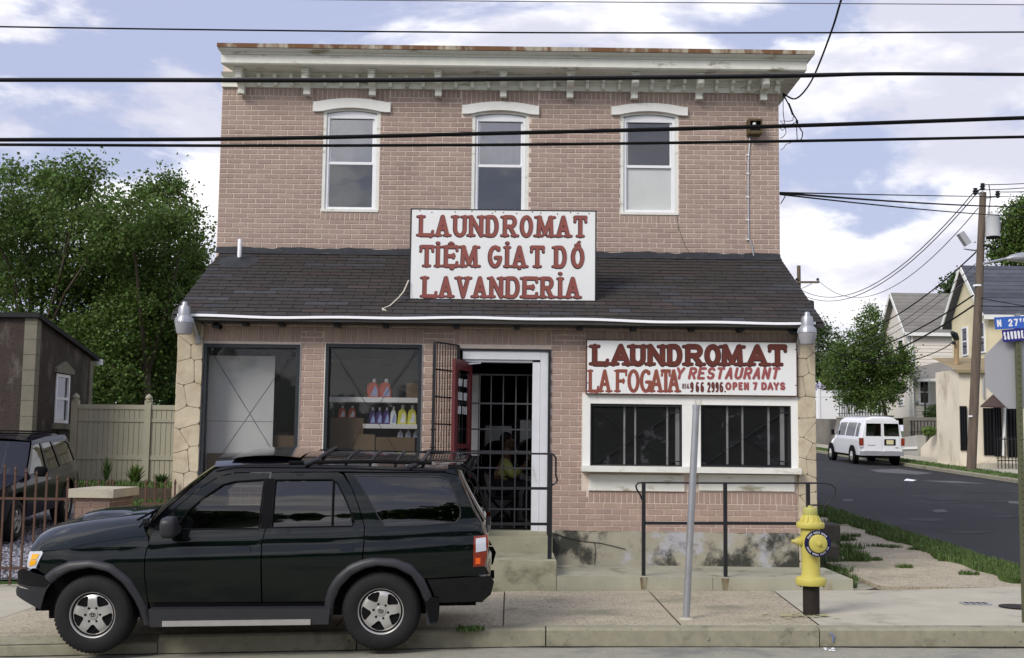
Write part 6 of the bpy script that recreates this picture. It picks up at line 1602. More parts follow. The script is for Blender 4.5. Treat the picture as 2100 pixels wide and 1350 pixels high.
for s in (-1, 1):
    sx__ = hp.x + s * hr(34)
    L1 = .06 if s < 0 else .035
    part('hose_nozzle', M['hyd_yellow'], HY, lambda q: q.lathe([(hr(19), 0), (hr(21), s * .015), (hr(21), s * (L1 * .55)), (hr(16), s * (L1 * .6)), (hr(15), s * L1), (hr(10), s * (L1 + .012)), (hr(8), s * (L1 + .02)), (hr(7), s * (L1 + .05)), (0, s * (L1 + .052))], 20, (sx__, hy, hz(1111)), 'x', cap=False), smooth=True, autosmooth=40)
M['spill'] = mat('spill', (.44, .42, .22), .9, .2, 12)
b = MB(); rnd = random.Random(3)
for k in range(60):
    x, y = hp.x + rnd.gauss(-.12, .16), hp.y + rnd.gauss(-.08, .09); s_ = rnd.uniform(.006, .03); n = 6; a0 = rnd.random() * 6
    if math.hypot(x - hp.x, y - hp.y) < .11: continue
    b.add([(x + s_ * rnd.uniform(.6, 1.4) * math.cos(a0 + i * 1.047) * 1.6, y + s_ * rnd.uniform(.6, 1.3) * math.sin(a0 + i * 1.047), HW(x, y) + .0165 + k * .00006) for i in range(n)], [tuple(range(n))])
tag(b.build('paint_spill', M['spill']), 'dried yellow paint drops on the pavement round the hydrant', 'paint', kind='stuff')
# ---- leaning steel post
lp = PG(1407, 1270); lt = P(1428, 832, lp.y)
M['galv'] = mat('galv', (.40, .41, .44), .42, .12, 4, metal=.55, stain=((.27, .25, .20), 3, .58, .74, (1, 1, .3)))
LPo = thing('steel_post', 'bare galvanised steel post leaning in front of the serving window', 'post', tuple(lp))
ax = (lt - lp).normalized()
lean = part('shaft', M['galv'], LPo, lambda q: q.tube([lp - ax * .1, lp + ax * .5, lt - ax * .3, lt], [.036, .036, .036, .035], 16), smooth=True)
part('cap', M['galv'], LPo, lambda q: q.tube([lt - ax * .04, lt + ax * .004, lt + ax * .008], [.0385, .0385, .03], 16), smooth=True)
part('mortar_collar', M['slab_smooth'], LPo, lambda q: q.lathe([(.085, -.01), (.07, .012), (.045, .02)], 14, (lp.x, lp.y, lp.z)), smooth=True)
# ---- stop sign seen from behind with two street name blades
M['sign_back'] = mat('sign_back', (.42, .42, .44), .5, .05, 2, metal=.3)
M['green_post'] = mat('green_post', (.11, .115, .065), .6, .2, 5, metal=.2)
M['blade_blue'] = mat('blade_blue', (.045, .13, .50), .45, .06, 6); M['blade_navy'] = mat('blade_navy', (.025, .022, .19), .45, .06, 6)
yp = -4.05
SP = thing('street_sign_post', 'green post with the grey back of an octagonal sign and blue street name blades', 'street sign', P3(2104, 1290, yp))
pa, pb = P(2103, 1300, yp), P(2086, 660, yp)
sp_ = part('post', M['green_post'], SP, lambda q: (q.bar(pa - Vector((0, 0, .2)), pb, .05, .04, up=(0, 1, 0))))
for k in range(46):
    c = pb + (pa - pb) * ((k + .5) / 48); part('punch_hole', M['under'], sp_, lambda q: q.lathe([(.006, 0), (.0055, -.002), (0, -.002)], 8, (c.x, yp - .021, c.z), 'y', cap=False))
oc = P(2096, 762, yp + .045); ro = 77 / (FPX / (yp - CAM.y)) / math.cos(R(22.5))
part('octagon', M['sign_back'], SP, lambda q: q.prism([(oc.x + ro * math.cos(R(22.5 + 45 * k)), oc.z + ro * math.sin(R(22.5 + 45 * k))) for k in range(8)], yp + .04, yp + .044))
part('bolt', M['galv'], SP, lambda q: q.lathe([(.011, 0), (.011, -.012), (0, -.014)], 8, (oc.x - .0, yp - .02, oc.z + .16), 'y', cap=False))
def blade(px0, py0, px1, py1, tilt, yb, m, name, txt, label, px_per, h_frac, start):
    c0 = P(px0, (py0 + py1) / 2, yb); h = (py1 - py0) / (FPX / (yb - CAM.y)); L_ = (px1 - px0) / (FPX / (yb - CAM.y)); up = Vector((math.sin(-tilt), 0, math.cos(tilt))); al = Vector((math.cos(tilt), 0, math.sin(tilt)))
    bl = part('name_blade', m, SP, lambda q: q.prism([((c0 + al * a * L_ + up * b_ * h / 2).x, (c0 + al * a * L_ + up * b_ * h / 2).z) for a, b_ in ((0, -1), (1, -1), (1, 1), (0, 1))], yb, yb + .004)); bl['label'] = label
    ink = Ink(0); x = start
    for ch, w, hf in txt:
        if ch != ' ':
            ink.glyph(ch, x, x + w, -h * h_frac / 2 + (h * h_frac * (1 - hf)), h * h_frac / 2, .0125 * (1.35 if hf == 1 else 1), False, cap='butt')
        x += w + .012
    b = MB(); b.add([tuple(c0 + al * vx + up * vz + Vector((0, yb - c0.y - .0006 + vy, 0))) for vx, vy, vz in ink.b.v], ink.b.f); b.build('lettering', M['vinyl'], bl)
sc_ = 1 / (FPX / (yp - CAM.y))
blade(2040, 651, 2190, 676, .06, yp - .03, M['blade_blue'], 'name_blade', [('N', .045, 1), (' ', .045, 1), ('2', .045, 1), ('7', .045, 1), ('T', .026, .5), ('H', .026, .5), (' ', .03, 1), ('S', .04, .6), ('T', .04, .6)], 'bright blue upper blade reading N 27TH ST', 1, .62, .022)
blade(2056, 677, 2150, 702, .10, yp - .036, M['blade_navy'], 'name_blade', [(c_, .0235, 1) for c_ in 'SAUNDERS'] + [(' ', .005, 1), ('S', .02, .6), ('T', .02, .6)], 'dark blue lower blade reading SAUNDERS ST', 1, .66, .012)
part('blade_bracket', M['galv'], SP, lambda q: q.box(pb.x - .02, pb.x + .02, yp - .028, yp + .02, pb.z - .03, pb.z + .08))
# ---- barn lamps at the two corners
M['lamp_metal'] = mat('lamp_metal', (.40, .41, .44), .4, .06, 6, metal=.6); M['lamp_lens'] = mat('lamp_lens', (.30, .30, .32), .35, .05, 6)
def barn_lamp(px, pytop, label, y=-.42, arm_dx=.1):
    x = P(px, 655, y).x; z = lambda py: P(px, py, y).z + (0); d0 = pytop - 619
    k = FPX / (y - CAM.y); rr = lambda w: w / 2 / k
    t = thing('barn_lamp', label, 'lamp', (x, y, z(684 + d0)), 'barn lamps on the storefront corners')
    part('photocell', M['lamp_metal'], t, lambda q: q.lathe([(rr(13), z(629 + d0)), (rr(12), z(622 + d0)), (rr(8), z(619 + d0)), (0, z(619 + d0))], 16, (x, y, 0), cap=False), smooth=True)
    part('ballast_housing', M['lamp_metal'], t, lambda q: q.lathe([(rr(25), z(652 + d0)), (rr(25), z(634 + d0)), (rr(21), z(628 + d0)), (rr(10), z(627 + d0))], 24, (x, y, 0)), smooth=True)
    part('reflector', M['lamp_metal'], t, lambda q: q.lathe([(rr(38), z(662 + d0)), (rr(36), z(654 + d0)), (rr(28), z(648 + d0)), (rr(20), z(647 + d0))], 24, (x, y, 0)), smooth=True)
    for kk in range(24):
        a = R(kk * 15); part('fin', M['lamp_metal'], t, lambda q: q.tube([(x + rr(38.5) * math.cos(a), y + rr(38.5) * math.sin(a), z(662 + d0)), (x + rr(35) * math.cos(a), y + rr(35) * math.sin(a), z(652 + d0))], .0035, 4))
    part('refractor', M['lamp_lens'], t, lambda q: q.lathe([(rr(37), z(662.5 + d0)), (rr(37), z(665 + d0)), (rr(33), z(676 + d0)), (rr(28), z(685 + d0)), (rr(24), z(686 + d0)), (0, z(686 + d0))], 24, (x, y, 0), cap=False), smooth=True)
    part('arm', M['lamp_metal'], t, lambda q: q.tube([(x, y, z(640 + d0)), (x + arm_dx * .5, y + .2, z(645 + d0)), (x + arm_dx, -.05, z(690 + d0))], .017, 8), smooth=True)
    part('wall_plate', M['galv'], t, lambda q: q.box(x + arm_dx - .03, x + arm_dx + .03, -.085, -.05, z(700 + d0), z(683 + d0)))
barn_lamp(378, 619, 'grey barn lamp on the left corner of the storefront, against the trees')
barn_lamp(1655, 640, 'grey barn lamp on the right corner of the storefront beside the long sign', arm_dx=-.06)
# ---- little bullet cameras
def bullet(px, py, dirx, label):
    c = P(px, py, -.12); t = thing('security_camera', label, 'camera', (c.x, 0, c.z), 'security cameras under the eave')
    e = c + Vector((dirx * .075, -.05, -.015))
    part('housing', M['dark_frame'], t, lambda q: q.tube([c - Vector((dirx * .04, 0, -.008)), c + Vector((dirx * .03, -.02, -.006)), e], [.034, .036, .037], 12), smooth=True)
    part('lens_ring', M['under'], t, lambda q: q.tube([e, e + Vector((dirx * .004, -.003, 0))], .028, 12))
    part('bracket', M['dark_frame'], t, lambda q: (q.tube([c, c + Vector((-dirx * .02, .05, .05)), c + Vector((-dirx * .02, .11, .05))], .011, 6)))
    part('base', M['dark_frame'], t, lambda q: q.lathe([(.035, -.012), (.035, -.028)], 12, (c.x - dirx * .02, .004, c.z + .05), 'y'))
bullet(443, 669, 1, 'dark bullet camera under the eave near the left stone pier')
bullet(1624, 680, 1, 'dark bullet camera under the eave near the right stone pier')
# ---- old flood box with its conduit on the upper wall
fb = rect(1533, 247, 1561, 277, YU - .1)
M['old_brass'] = mat('old_brass', (.10, .07, .028), .55, .2, 9, stain=((.03, .02, .012), 9, .55, .7, (1, 1, 1)))
FB = thing('wall_floodlight', 'old brown box floodlight with a thin conduit on the upper brick wall', 'light', ((fb[0] + fb[1]) / 2, YU, fb[2]))
part('housing', M['old_brass'], FB, lambda q: (q.box(fb[0], fb[1], YU - .2, YU - .005, fb[3] - .03, fb[3]), q.box(fb[0], fb[0] + .02, YU - .2, YU - .005, fb[2], fb[3] - .031), q.box(fb[1] - .02, fb[1], YU - .2, YU - .005, fb[2], fb[3] - .031), q.box(fb[0] + .021, fb[1] - .021, YU - .19, YU - .005, fb[2], fb[2] + .05)))
part('glass_front', M['under'], FB, lambda q: q.box(fb[0] + .021, fb[1] - .021, YU - .13, YU - .12, fb[2] + .051, fb[3] - .031))
part('bulb', M['vinyl'], FB, lambda q: q.sphere((fb[0] * .55 + fb[1] * .45, YU - .15, fb[3] - .07), .03), smooth=True)
part('conduit', M['galv'], FB, lambda q: q.tube([P3(x, y, YU - .02) for x, y in ((1538, 277), (1537, 300), (1534.5, 330), (1534.5, 400), (1535, 470), (1536, 490), (1543, 508), (1546, 530))], .012, 6), smooth=True)
for py in (319, 357, 405, 452, 492): part('clip', M['vinyl'], FB, lambda q: q.box(P(1534, py, YU).x - .03, P(1534, py, YU).x + .012, YU - .036, YU - .008, P(1534, py, YU).z - .01, P(1534, py, YU).z + .01))
# ---- loose white flex lying on the roof below the big sign, and a grey scrap
fl = thing('loose_wire', 'loose pale wire hanging from the big sign over the shingles', 'wire', P3(783, 637, .0))
part('flex', mat('flex', (.62, .58, .48), .6, .05, 9), fl, lambda q: q.tube([(P(x, y, d).x, d, max(P(x, y, d).z, RZ(d) + .02)) for x, y, d in ((838, 575, .27), (828, 598, .2), (818, 610, .14), (800, 627, -.0), (784, 636, -.1), (786, 640, -.16))], .009, 6))
part('end_hook', mat('flex2', (.62, .58, .48), .6, .05, 9), fl, lambda q: q.tube([(P(784, 636, -.1).x, -.1, RZ(-.1) + .025), (P(792, 642, -.18).x, -.18, RZ(-.18) + .025)], .008, 6))
# ---- covers in the corner slab
for px, py, w, nm, lab in ((2088, 1247, .20, 'manhole_cover', 'round dark iron cover set in the pale corner slab'),):
    c = PG(px, py); tag(part(nm, M['rust_iron'], None, lambda q: q.lathe([(w, .013), (w, .019), (w * .85, .0195), (w * .84, .0175), (w * .5, .0175), (w * .48, .0195), (0, .0195)], 24, (c.x, c.y, c.z), cap=False), at=tuple(c)), lab, 'manhole')
c = PG(2001, 1240)
vb = thing('valve_plate', 'small stamped metal plate set in the pale corner slab', 'plate', tuple(c))
part('plate', M['galv'], vb, lambda q: q.box(c.x - .15, c.x + .15, c.y - .09, c.y + .09, c.z + .006, c.z + .017))
for k in range(4): part('stamp', M['rust_iron'], vb, lambda q: q.box(c.x - .12 + k * .065, c.x - .08 + k * .065, c.y - .06, c.y + .06, c.z + .0175, c.z + .019))
b = MB(); c = PG(1705, 1295, HS)
for dx, dz in ((0, .13), (.005, .11), (.018, .085), (.01, .06), (-.005, .045)): pass
b.add([(P(1700, 1287, YK - .02).x, YK - .016, G(3) + .135), (P(1706, 1287, YK - .02).x, YK - .0165, G(3) + .133), (P(1711, 1296, YK).x, YK - .0170, G(3) + .10), (P(1708, 1307, YK).x, YK - .0175, G(3) + .05), (P(1705, 1306, YK).x, YK - .0175, G(3) + .05), (P(1707, 1296, YK).x, YK - .017, G(3) + .1)], [(0, 1, 2, 5), (5, 2, 3, 4)])
tag(b.build('paint_mark', mat('mark_blue', (.16, .20, .36), .9, .2, 20)), 'small blue survey mark sprayed on the kerb right of the hydrant', 'mark')
b = MB(); rnd = random.Random(4)
for k in range(9):
    c = PG(1688 + rnd.uniform(0, 24), 1334 + rnd.uniform(-3, 3), HS); s_ = rnd.uniform(.008, .02)
    b.add([(c.x - s_, c.y, c.z + .004), (c.x + s_, c.y - s_ * .5, c.z + .006), (c.x + s_ * .8, c.y + s_, c.z + .01), (c.x - s_ * .7, c.y + s_, c.z + .012)], [(0, 1, 2, 3)])
tag(b.build('paper_crumbs', M['vinyl']), 'scattered white paper crumbs in the gutter below the hydrant', 'litter', kind='stuff')
# cut stone blocks at the side wall, behind the hydrant
M['block_stone'] = mat('block_stone', (.10, .09, .075), .9, .2, 6, bump=.8, bscale=25)
for i, (px, py, w, h, lab) in enumerate(((1705, 1118, .30, .34, 'taller weathered stone block against the side wall behind the hydrant'), (1703, 1152, .26, .24, 'low mossy stone block against the side wall behind the hydrant'))):
    c = PG(px, py); hh = h
    def blk(q):
        q.box(c.x - w * .5, c.x + w * .5, c.y, c.y + .5, c.z - .05, c.z + hh - .03)
        q.add([(c.x - w * .5, c.y, c.z + hh - .029), (c.x + w * .5, c.y, c.z + hh - .029), (c.x + w * .5, c.y + .5, c.z + hh - .029), (c.x - w * .5, c.y + .5, c.z + hh - .029), (c.x - w * .42, c.y + .05, c.z + hh), (c.x + w * .42, c.y + .05, c.z + hh + .01), (c.x + w * .42, c.y + .45, c.z + hh), (c.x - w * .42, c.y + .45, c.z + hh)], [(4, 5, 6, 7), (0, 1, 5, 4), (1, 2, 6, 5), (2, 3, 7, 6), (3, 0, 4, 7)])
    tag(part('stone_block', M['block_stone'], None, blk, at=tuple(c)), lab, 'stone', 'stone blocks at the side wall')
# ================================================================== trees
def leafmat(name, base, trans=.35, isl=.4):
    m = bpy.data.materials.new(name); m.use_nodes = True; t = m.node_tree; N, L = t.nodes, t.links.new; N.clear()
    o = N.new('ShaderNodeOutputMaterial'); geo = N.new('ShaderNodeNewGeometry'); hs = N.new('ShaderNodeHueSaturation'); hs.inputs['Color'].default_value = (*base, 1)
    def mr(a, b_):
        n = N.new('ShaderNodeMapRange'); n.inputs['To Min'].default_value = a; n.inputs['To Max'].default_value = b_; L(geo.outputs['Random Per Island'], n.inputs['Value']); return n.outputs['Result']
    L(mr(1 - isl, 1 + isl), hs.inputs['Value']); L(mr(.475, .52), hs.inputs['Hue'])
    d = N.new('ShaderNodeBsdfPrincipled'); d.inputs['Roughness'].default_value = .5; d.inputs['Specular IOR Level'].default_value = .35; L(hs.outputs['Color'], d.inputs['Base Color'])
    tr = N.new('ShaderNodeBsdfTranslucent'); L(hs.outputs['Color'], tr.inputs['Color']); mx = N.new('ShaderNodeMixShader'); mx.inputs['Fac'].default_value = trans
    L(d.outputs['BSDF'], mx.inputs[1]); L(tr.outputs['BSDF'], mx.inputs[2]); L(mx.outputs['Shader'], o.inputs['Surface']); return m
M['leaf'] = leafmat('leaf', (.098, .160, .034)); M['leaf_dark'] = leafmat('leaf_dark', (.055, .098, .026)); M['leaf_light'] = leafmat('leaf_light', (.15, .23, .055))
M['bark'] = mat('bark', (.075, .06, .045), .95, .25, 8, bump=1.0, bscale=30, stretch=(1, 1, .25))
def leaf(b, p, s, rnd, droop=.3):
    d = Vector((rnd.gauss(0, 1), rnd.gauss(0, 1), rnd.gauss(-droop, .7))).normalized(); q = Vector((rnd.gauss(0, 1), rnd.gauss(0, 1), rnd.gauss(0, 1)))
    u = d.cross(q); u = u.normalized() if u.length > 1e-4 else Vector((1, 0, 0)); n = d.cross(u)
    a = p + d * s; w = s * .42
    b.add([p, p + d * s * .5 + u * w + n * s * .12, a, p + d * s * .5 - u * w + n * s * .12], [(0, 1, 2), (0, 2, 3)])
def tree(name, label, lobes, ydep, dd, base, n_clump, per, ls, m, seed, trunk_r=.2, cl=.42, cat='tree', group=None, inner=.35):
    """lobes: (px, py, rx, ry) ellipses seen in the photo, each given real depth"""
    rnd = random.Random(seed); s = FPX / (ydep - CAM.y); t = thing(name, label, cat, tuple(base), group)
    L3 = []
    for i, (px, py, rx, ry) in enumerate(lobes):
        yy = ydep + rnd.uniform(-dd, dd) * .5; c = P(px, py, yy); L3.append((c, rx / s, min(rx, ry) / s * rnd.uniform(.8, 1.1) + .3, ry / s))
    tot = sum(q[1] * q[3] for q in L3); b = MB(); cents = []
    for c, rx, ry, rz in L3:
        k = max(3, int(n_clump * rx * rz / tot))
        for _ in range(k):
            v = Vector((rnd.gauss(0, 1), rnd.gauss(0, 1), rnd.gauss(0, 1))).normalized(); rad = (1 - inner * rnd.random() ** 1.3) if rnd.random() < .75 else rnd.random() ** .5
            cc = c + Vector((v.x * rx * rad, v.y * ry * rad, v.z * rz * rad)); cents.append(cc); cs = cl * rnd.uniform(.55, 1.25)
            # a twig's worth of leaves, flattened, hanging outwards
            for _ in range(int(per * rnd.uniform(.6, 1.3))):
                g = Vector((rnd.gauss(0, .5), rnd.gauss(0, .5), rnd.gauss(0, .34))) * cs
                leaf(b, cc + g, ls * rnd.uniform(.6, 1.25), rnd)
    b.build('crown', m, t)
    tr = MB(); base = Vector(base); top = sum((q[0] for q in L3), Vector()) / len(L3)
    fork = base + (top - base) * .45; fork.z = base.z + (top.z - base.z) * .5
    tr.tube([base - Vector((0, 0, .3)), base + (fork - base) * .5 + Vector((rnd.uniform(-.1, .1), 0, 0)), fork], [trunk_r * 1.25, trunk_r * .9, trunk_r * .75], 10)
    tr.build('trunk', M['bark'], t, smooth=True)
    lm = MB()
    for c, rx, ry, rz in L3:
        mid = (fork + c) / 2 + Vector((rnd.uniform(-.2, .2), rnd.uniform(-.2, .2), .15)); lm.tube([fork - Vector((0, 0, .1)), mid, c, c + Vector((rnd.uniform(-.3, .3) * rx, 0, rz * .6))], [trunk_r * .5, trunk_r * .32, trunk_r * .16, .01], 6)
        for _ in range(4):
            q = rnd.choice(cents); 
            if (q - c).length < max(rx, rz) * 1.3: lm.tube([c, (c + q) / 2 + Vector((0, 0, .1)), q], [trunk_r * .14, trunk_r * .09, .008], 5)
    o = lm.build('limbs', M['bark'], t, smooth=True); o['kind'] = 'stuff'
    return t
def gp(px, y, dz=0.0):
    x = P(px, 900, y).x; return (x, y, HW(x, y) + dz)
tree('broadleaf_tree', 'large dark green tree behind the stucco house and the tan fence', [(150, 405, 72, 78), (70, 420, 80, 75), (-30, 430, 80, 85), (20, 520, 120, 110), (140, 520, 120, 110), (215, 480, 70, 60), (60, 640, 140, 110), (190, 640, 110, 110), (150, 740, 130, 90), (-60, 560, 80, 130), (120, 372, 30, 36), (172, 352, 34, 34), (22, 365, 30, 34)],
     18.0, 5, gp(60, 18), 1000, 58, .105, M['leaf'], 21, .14, .48, group='big trees behind the tan fence')
tree('broadleaf_tree', 'large tree with a rounded side crown beside the building corner', [(335, 420, 62, 58), (270, 450, 70, 60), (380, 470, 36, 50), (330, 520, 88, 90), (390, 545, 30, 50), (250, 560, 90, 90), (340, 620, 80, 90), (270, 680, 100, 90), (370, 660, 45, 90), (300, 770, 110, 60), (215, 780, 60, 50), (352, 378, 26, 24), (305, 392, 24, 24)],
     16.5, 4, gp(290, 16.5), 900, 58, .10, M['leaf'], 22, .14, .46, group='big trees behind the tan fence')
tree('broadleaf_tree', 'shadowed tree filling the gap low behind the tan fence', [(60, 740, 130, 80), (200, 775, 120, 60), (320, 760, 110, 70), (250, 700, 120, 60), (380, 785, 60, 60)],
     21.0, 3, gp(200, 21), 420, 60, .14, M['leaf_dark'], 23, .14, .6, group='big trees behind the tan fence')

# ================================================================== left: stucco house, fences, pier
M['stucco_brown'] = mat('stucco_brown', (.052, .040, .035), .95, .18, 2.5, bump=1.0, bscale=18, bdist=.02, stain=((.11, .095, .085), 2.6, .50, .68, (1, 1, .45)), stain2=((.040, .026, .022), 4.5, .58, .70, (1, 1, .5)))
M['quoin'] = mat('quoin', (.185, .175, .135), .9, .12, 5, bump=.5, objrand=.06)
M['tan_vinyl'] = mat('tan_vinyl', (.36, .34, .25), .5, .06, 2, objrand=.04)
M['fence_rust'] = mat('fence_rust', (.085, .045, .032), .7, .25, 8)
hx_, hy0, hy1 = -10.4, 9.9, 13.5
zt0_, zt1_ = P(75, 652, hy0).z, P(188, 737, hy1).z
zg = HW(-10.4, 9.9) - .1
SH = thing('stucco_house', 'low brown stucco house with stone quoins and a sloping dark roof edge', 'house', (-14, hy0, zg))
wn0, wn1 = (hy0 + 1.28, hy0 + 2.12)
wz0, wz1 = P(130, 868, hy0 + 1.7).z, P(130, 768, hy0 + 1.7).z
def shw(q):
    q.quad((-20, hy0, zg), (hx_, hy0, zg), (hx_, hy0, zt0_), (-20, hy0, zt0_))
    q.quad((-20, hy1, zg), (hx_, hy1, zg), (hx_, hy1, zt1_), (-20, hy1, zt1_))
    zr = lambda y: zt0_ + (zt1_ - zt0_) * (y - hy0) / (hy1 - hy0)
    for (a, c, d, e, f) in ((hy0, wn0, zg, None, None), (wn1, hy1, zg, None, None)):
        q.quad((hx_, a, zg), (hx_, c, zg), (hx_, c, zr(c)), (hx_, a, zr(a)))
    q.quad((hx_, wn0, zg), (hx_, wn1, zg), (hx_, wn1, wz0), (hx_, wn0, wz0)); q.quad((hx_, wn0, wz1), (hx_, wn1, wz1), (hx_, wn1, zr(wn1)), (hx_, wn0, zr(wn0)))
part('wall', M['stucco_brown'], SH, shw)
M['roof_dark'] = mat('roof_dark', (.018, .017, .018), .8, .2, 6)
part('roof', M['roof_dark'], SH, lambda q: q.prism([(hy0 - .12, zt0_ + .0), (hy0 - .12, zt0_ + .10), (hy1 + .2, zt1_ + .07), (hy1 + .2, zt1_ - .03)], -20.2, hx_ + .10, 'x'))
part('gutter_end', M['vinyl'], SH, lambda q: q.box(hx_ - .2, hx_ + .14, hy1 + .21, hy1 + .36, zt1_ - .12, zt1_ + .02))
k = 0; z = zg
while z < zt0_ - .02:
    h = min(.335, zt0_ - z); w = .24
    part('quoin', M['quoin'], SH, lambda q: (q.add([(hx_ - w, hy0 - .03, z + .008), (hx_ + .03, hy0 - .03, z + .008), (hx_ + .03, hy0 + .0 + w * .9, z + .008), (hx_ - w, hy0 - .03, z + h), (hx_ + .03, hy0 - .03, z + h), (hx_ + .03, hy0 + w * .9, z + h), (hx_ - w, hy0 + .001, z + .008), (hx_ - w, hy0 + .001, z + h), (hx_ + .001, hy0 + w * .9, z + .008), (hx_ + .001, hy0 + w * .9, z + h)],
         [(0, 1, 4, 3), (1, 2, 5, 4), (0, 3, 7, 6), (2, 8, 9, 5), (3, 4, 5, 9, 7), (0, 6, 8, 2, 1)])))
    z += .335
z = zg
while z < zt1_ - .1:
    part('quoin', M['quoin'], SH, lambda q: q.box(hx_ + .001, hx_ + .03, hy1 - .2, hy1, z + .008, min(z + .335, zt1_ - .05))); z += .335
wi = part('window', M['vinyl'], SH, lambda q: (q.box(hx_ - .04, hx_ + .02, wn0, wn0 + .07, wz0, wz1), q.box(hx_ - .04, hx_ + .02, wn1 - .07, wn1, wz0, wz1), q.box(hx_ - .04, hx_ + .018, wn0 + .071, wn1 - .071, wz1 - .07, wz1), q.box(hx_ - .04, hx_ + .018, wn0 + .071, wn1 - .071, wz0, wz0 + .07), q.box(hx_ - .04, hx_ + .016, wn0 + .071, wn1 - .071, (wz0 + wz1) / 2 - .03, (wz0 + wz1) / 2 + .03)))
part('pane', M['glass_up'], wi, lambda q: q.box(hx_ - .03, hx_ - .025, wn0 + .05, wn1 - .05, wz0 + .05, wz1 - .05))
part('blind', M['curtain_backing'], wi, lambda q: q.box(hx_ - .12, hx_ - .115, wn0, wn1, wz0, wz1))
part('window_hood', M['quoin'], SH, lambda q: q.prism([(wn0 - .12, wz1 + .02), (wn1 + .12, wz1 + .02), (wn1 + .12, wz1 + .12), ((wn0 + wn1) / 2, wz1 + .30), (wn0 - .12, wz1 + .12)], hx_ + .001, hx_ + .07, 'x'))
part('sill', M['quoin'], SH, lambda q: q.box(hx_ + .001, hx_ + .08, wn0 - .12, wn1 + .12, wz0 - .14, wz0 - .01))
# tan board fence
yf = 11.7
TF = thing('board_fence', 'tan vinyl privacy fence with pointed post caps behind the planting bed', 'fence', (-7.5, yf, HW(-7.5, yf)))
fz1, fz0 = P(230, 829, yf).z, P(230, 1005, yf).z
posts = [P(px, 900, yf).x for px in (152, 302, 452)]
for x in posts:
    po = part('post', M['tan_vinyl'], TF, lambda q: q.box(x - .075, x + .075, yf - .075, yf + .075, fz0 - .2, fz1 + .06))
    part('post_cap', M['tan_vinyl'], po, lambda q: q.lathe([(.095, fz1 + .061), (.095, fz1 + .09), (.06, fz1 + .10), (.085, fz1 + .14), (.08, fz1 + .18), (.03, fz1 + .23), (0, fz1 + .25)], 12, (x, yf, 0), cap=False), smooth=True)
for a, c in zip(posts, posts[1:]):
    a, c = a + .076, c - .076; n = 13
    for py, hh in ((835, .10), (862, .07), (938, .10)): zz = P(230, py, yf).z; part('rail', M['tan_vinyl'], TF, lambda q: q.box(a, c, yf - .04, yf + .04, zz - hh / 2, zz + hh / 2))
    for k in range(n):
        xa, xb = a + (c - a) * k / n + .004, a + (c - a) * (k + 1) / n - .004
        part('board', M['tan_vinyl'], TF, lambda q: q.prism([(xa, yf - .012), (xa + .006, yf - .018), (xb - .006, yf - .018), (xb, yf - .012), (xb, yf + .01), (xa, yf + .01)], fz0 - .1, fz1 - .01, 'z'))
# raised bed with plants before the fence
bed = part('planting_bed', M['soil'], None, lambda q: q.box(-10.2, -4.7, 10.1, yf - .1, .2, P(230, 1000, 10.1).z)); bed['kind'] = 'structure'
bz = P(230, 1000, 10.1).z
blades('grass', 'low green ground cover on the planting bed before the tan fence', 6000, lambda: (random.uniform(-10.2, -4.7), random.uniform(10.1, yf - .15)), .05, .16, H=lambda x, y: bz, w=.012)
blades('grass', 'low grass on the ground in front of the planting bed', 5000, lambda: (random.uniform(-8.3, -4.7), random.uniform(8.6, 10.1)), .04, .12, w=.012)
def plant(px, py, y, n, h, sp, label, m, width=.02):
    rnd = random.Random(px); c = P(px, py, y); z0_ = bz; t = thing('leafy_plant', label, 'plant', (c.x, y, z0_), 'plants in the bed before the tan fence'); b = MB()
    for _ in range(n):
        a = rnd.uniform(0, 6.28); L_ = h * rnd.uniform(.6, 1.1); o = sp * rnd.random(); d = Vector((math.cos(a), math.sin(a), 0)); s0 = Vector((c.x, y, z0_)); w = d.cross(Vector((0, 0, 1))) * width
        p1, p2 = s0 + d * o * .4 + Vector((0, 0, L_ * .6)), s0 + d * o + Vector((0, 0, L_)); b.add([s0 - w * .5, s0 + w * .5, p1 + w, p1 - w, p2], [(0, 1, 2, 3), (3, 2, 4)])
    b.build('leaves', m, t)
    part('stem', M['bark'], t, lambda q: q.tube([(c.x, y, z0_), (c.x, y, z0_ + h * .4)], .015, 5))
plant(218, 985, 10.6, 60, .62, .22, 'spiky upright plant in the bed, left of the rounded one', M['leaf_dark'])
plant(277, 985, 10.7, 90, .48, .35, 'rounded bushy plant in the middle of the bed before the fence', M['leaf'], .03)
plant(330, 990, 10.7, 70, .30, .35, 'low bushy plant in the bed next to the stone pier', M['leaf_dark'], .03)
# wrought iron fence and brick pier
yi = -.12
IF = thing('iron_fence', 'rusty brown iron fence with spear tips in front of the gravel lot', 'fence', P3(100, 1190, yi))
px = -16
while px < 150:
    x = P(px, 1050, yi).x; zt = P(px, 951 + px * .2, yi).z; zb_ = HW(x, yi) + .04
    part('picket', M['fence_rust'], IF, lambda q: (q.box(x - .012, x + .012, yi - .012, yi + .012, zb_, zt - .06), q.lathe([(.012, zt - .06), (.024, zt - .045), (.017, zt - .03), (.012, zt - .02), (.003, zt + .01)], 6, (x, yi, 0))))
    px += 21.8
for py in (1023, 1166): part('rail', M['fence_rust'], IF, lambda q: q.box(P(-20, py, yi).x, P(145, py, yi).x, yi - .016, yi + .016, P(70, py, yi).z - .016, P(70, py, yi).z + .016))
IF2 = thing('iron_fence', 'short run of iron fence with spear tips between brick pier and stone pier', 'fence', P3(320, 1100, yi))
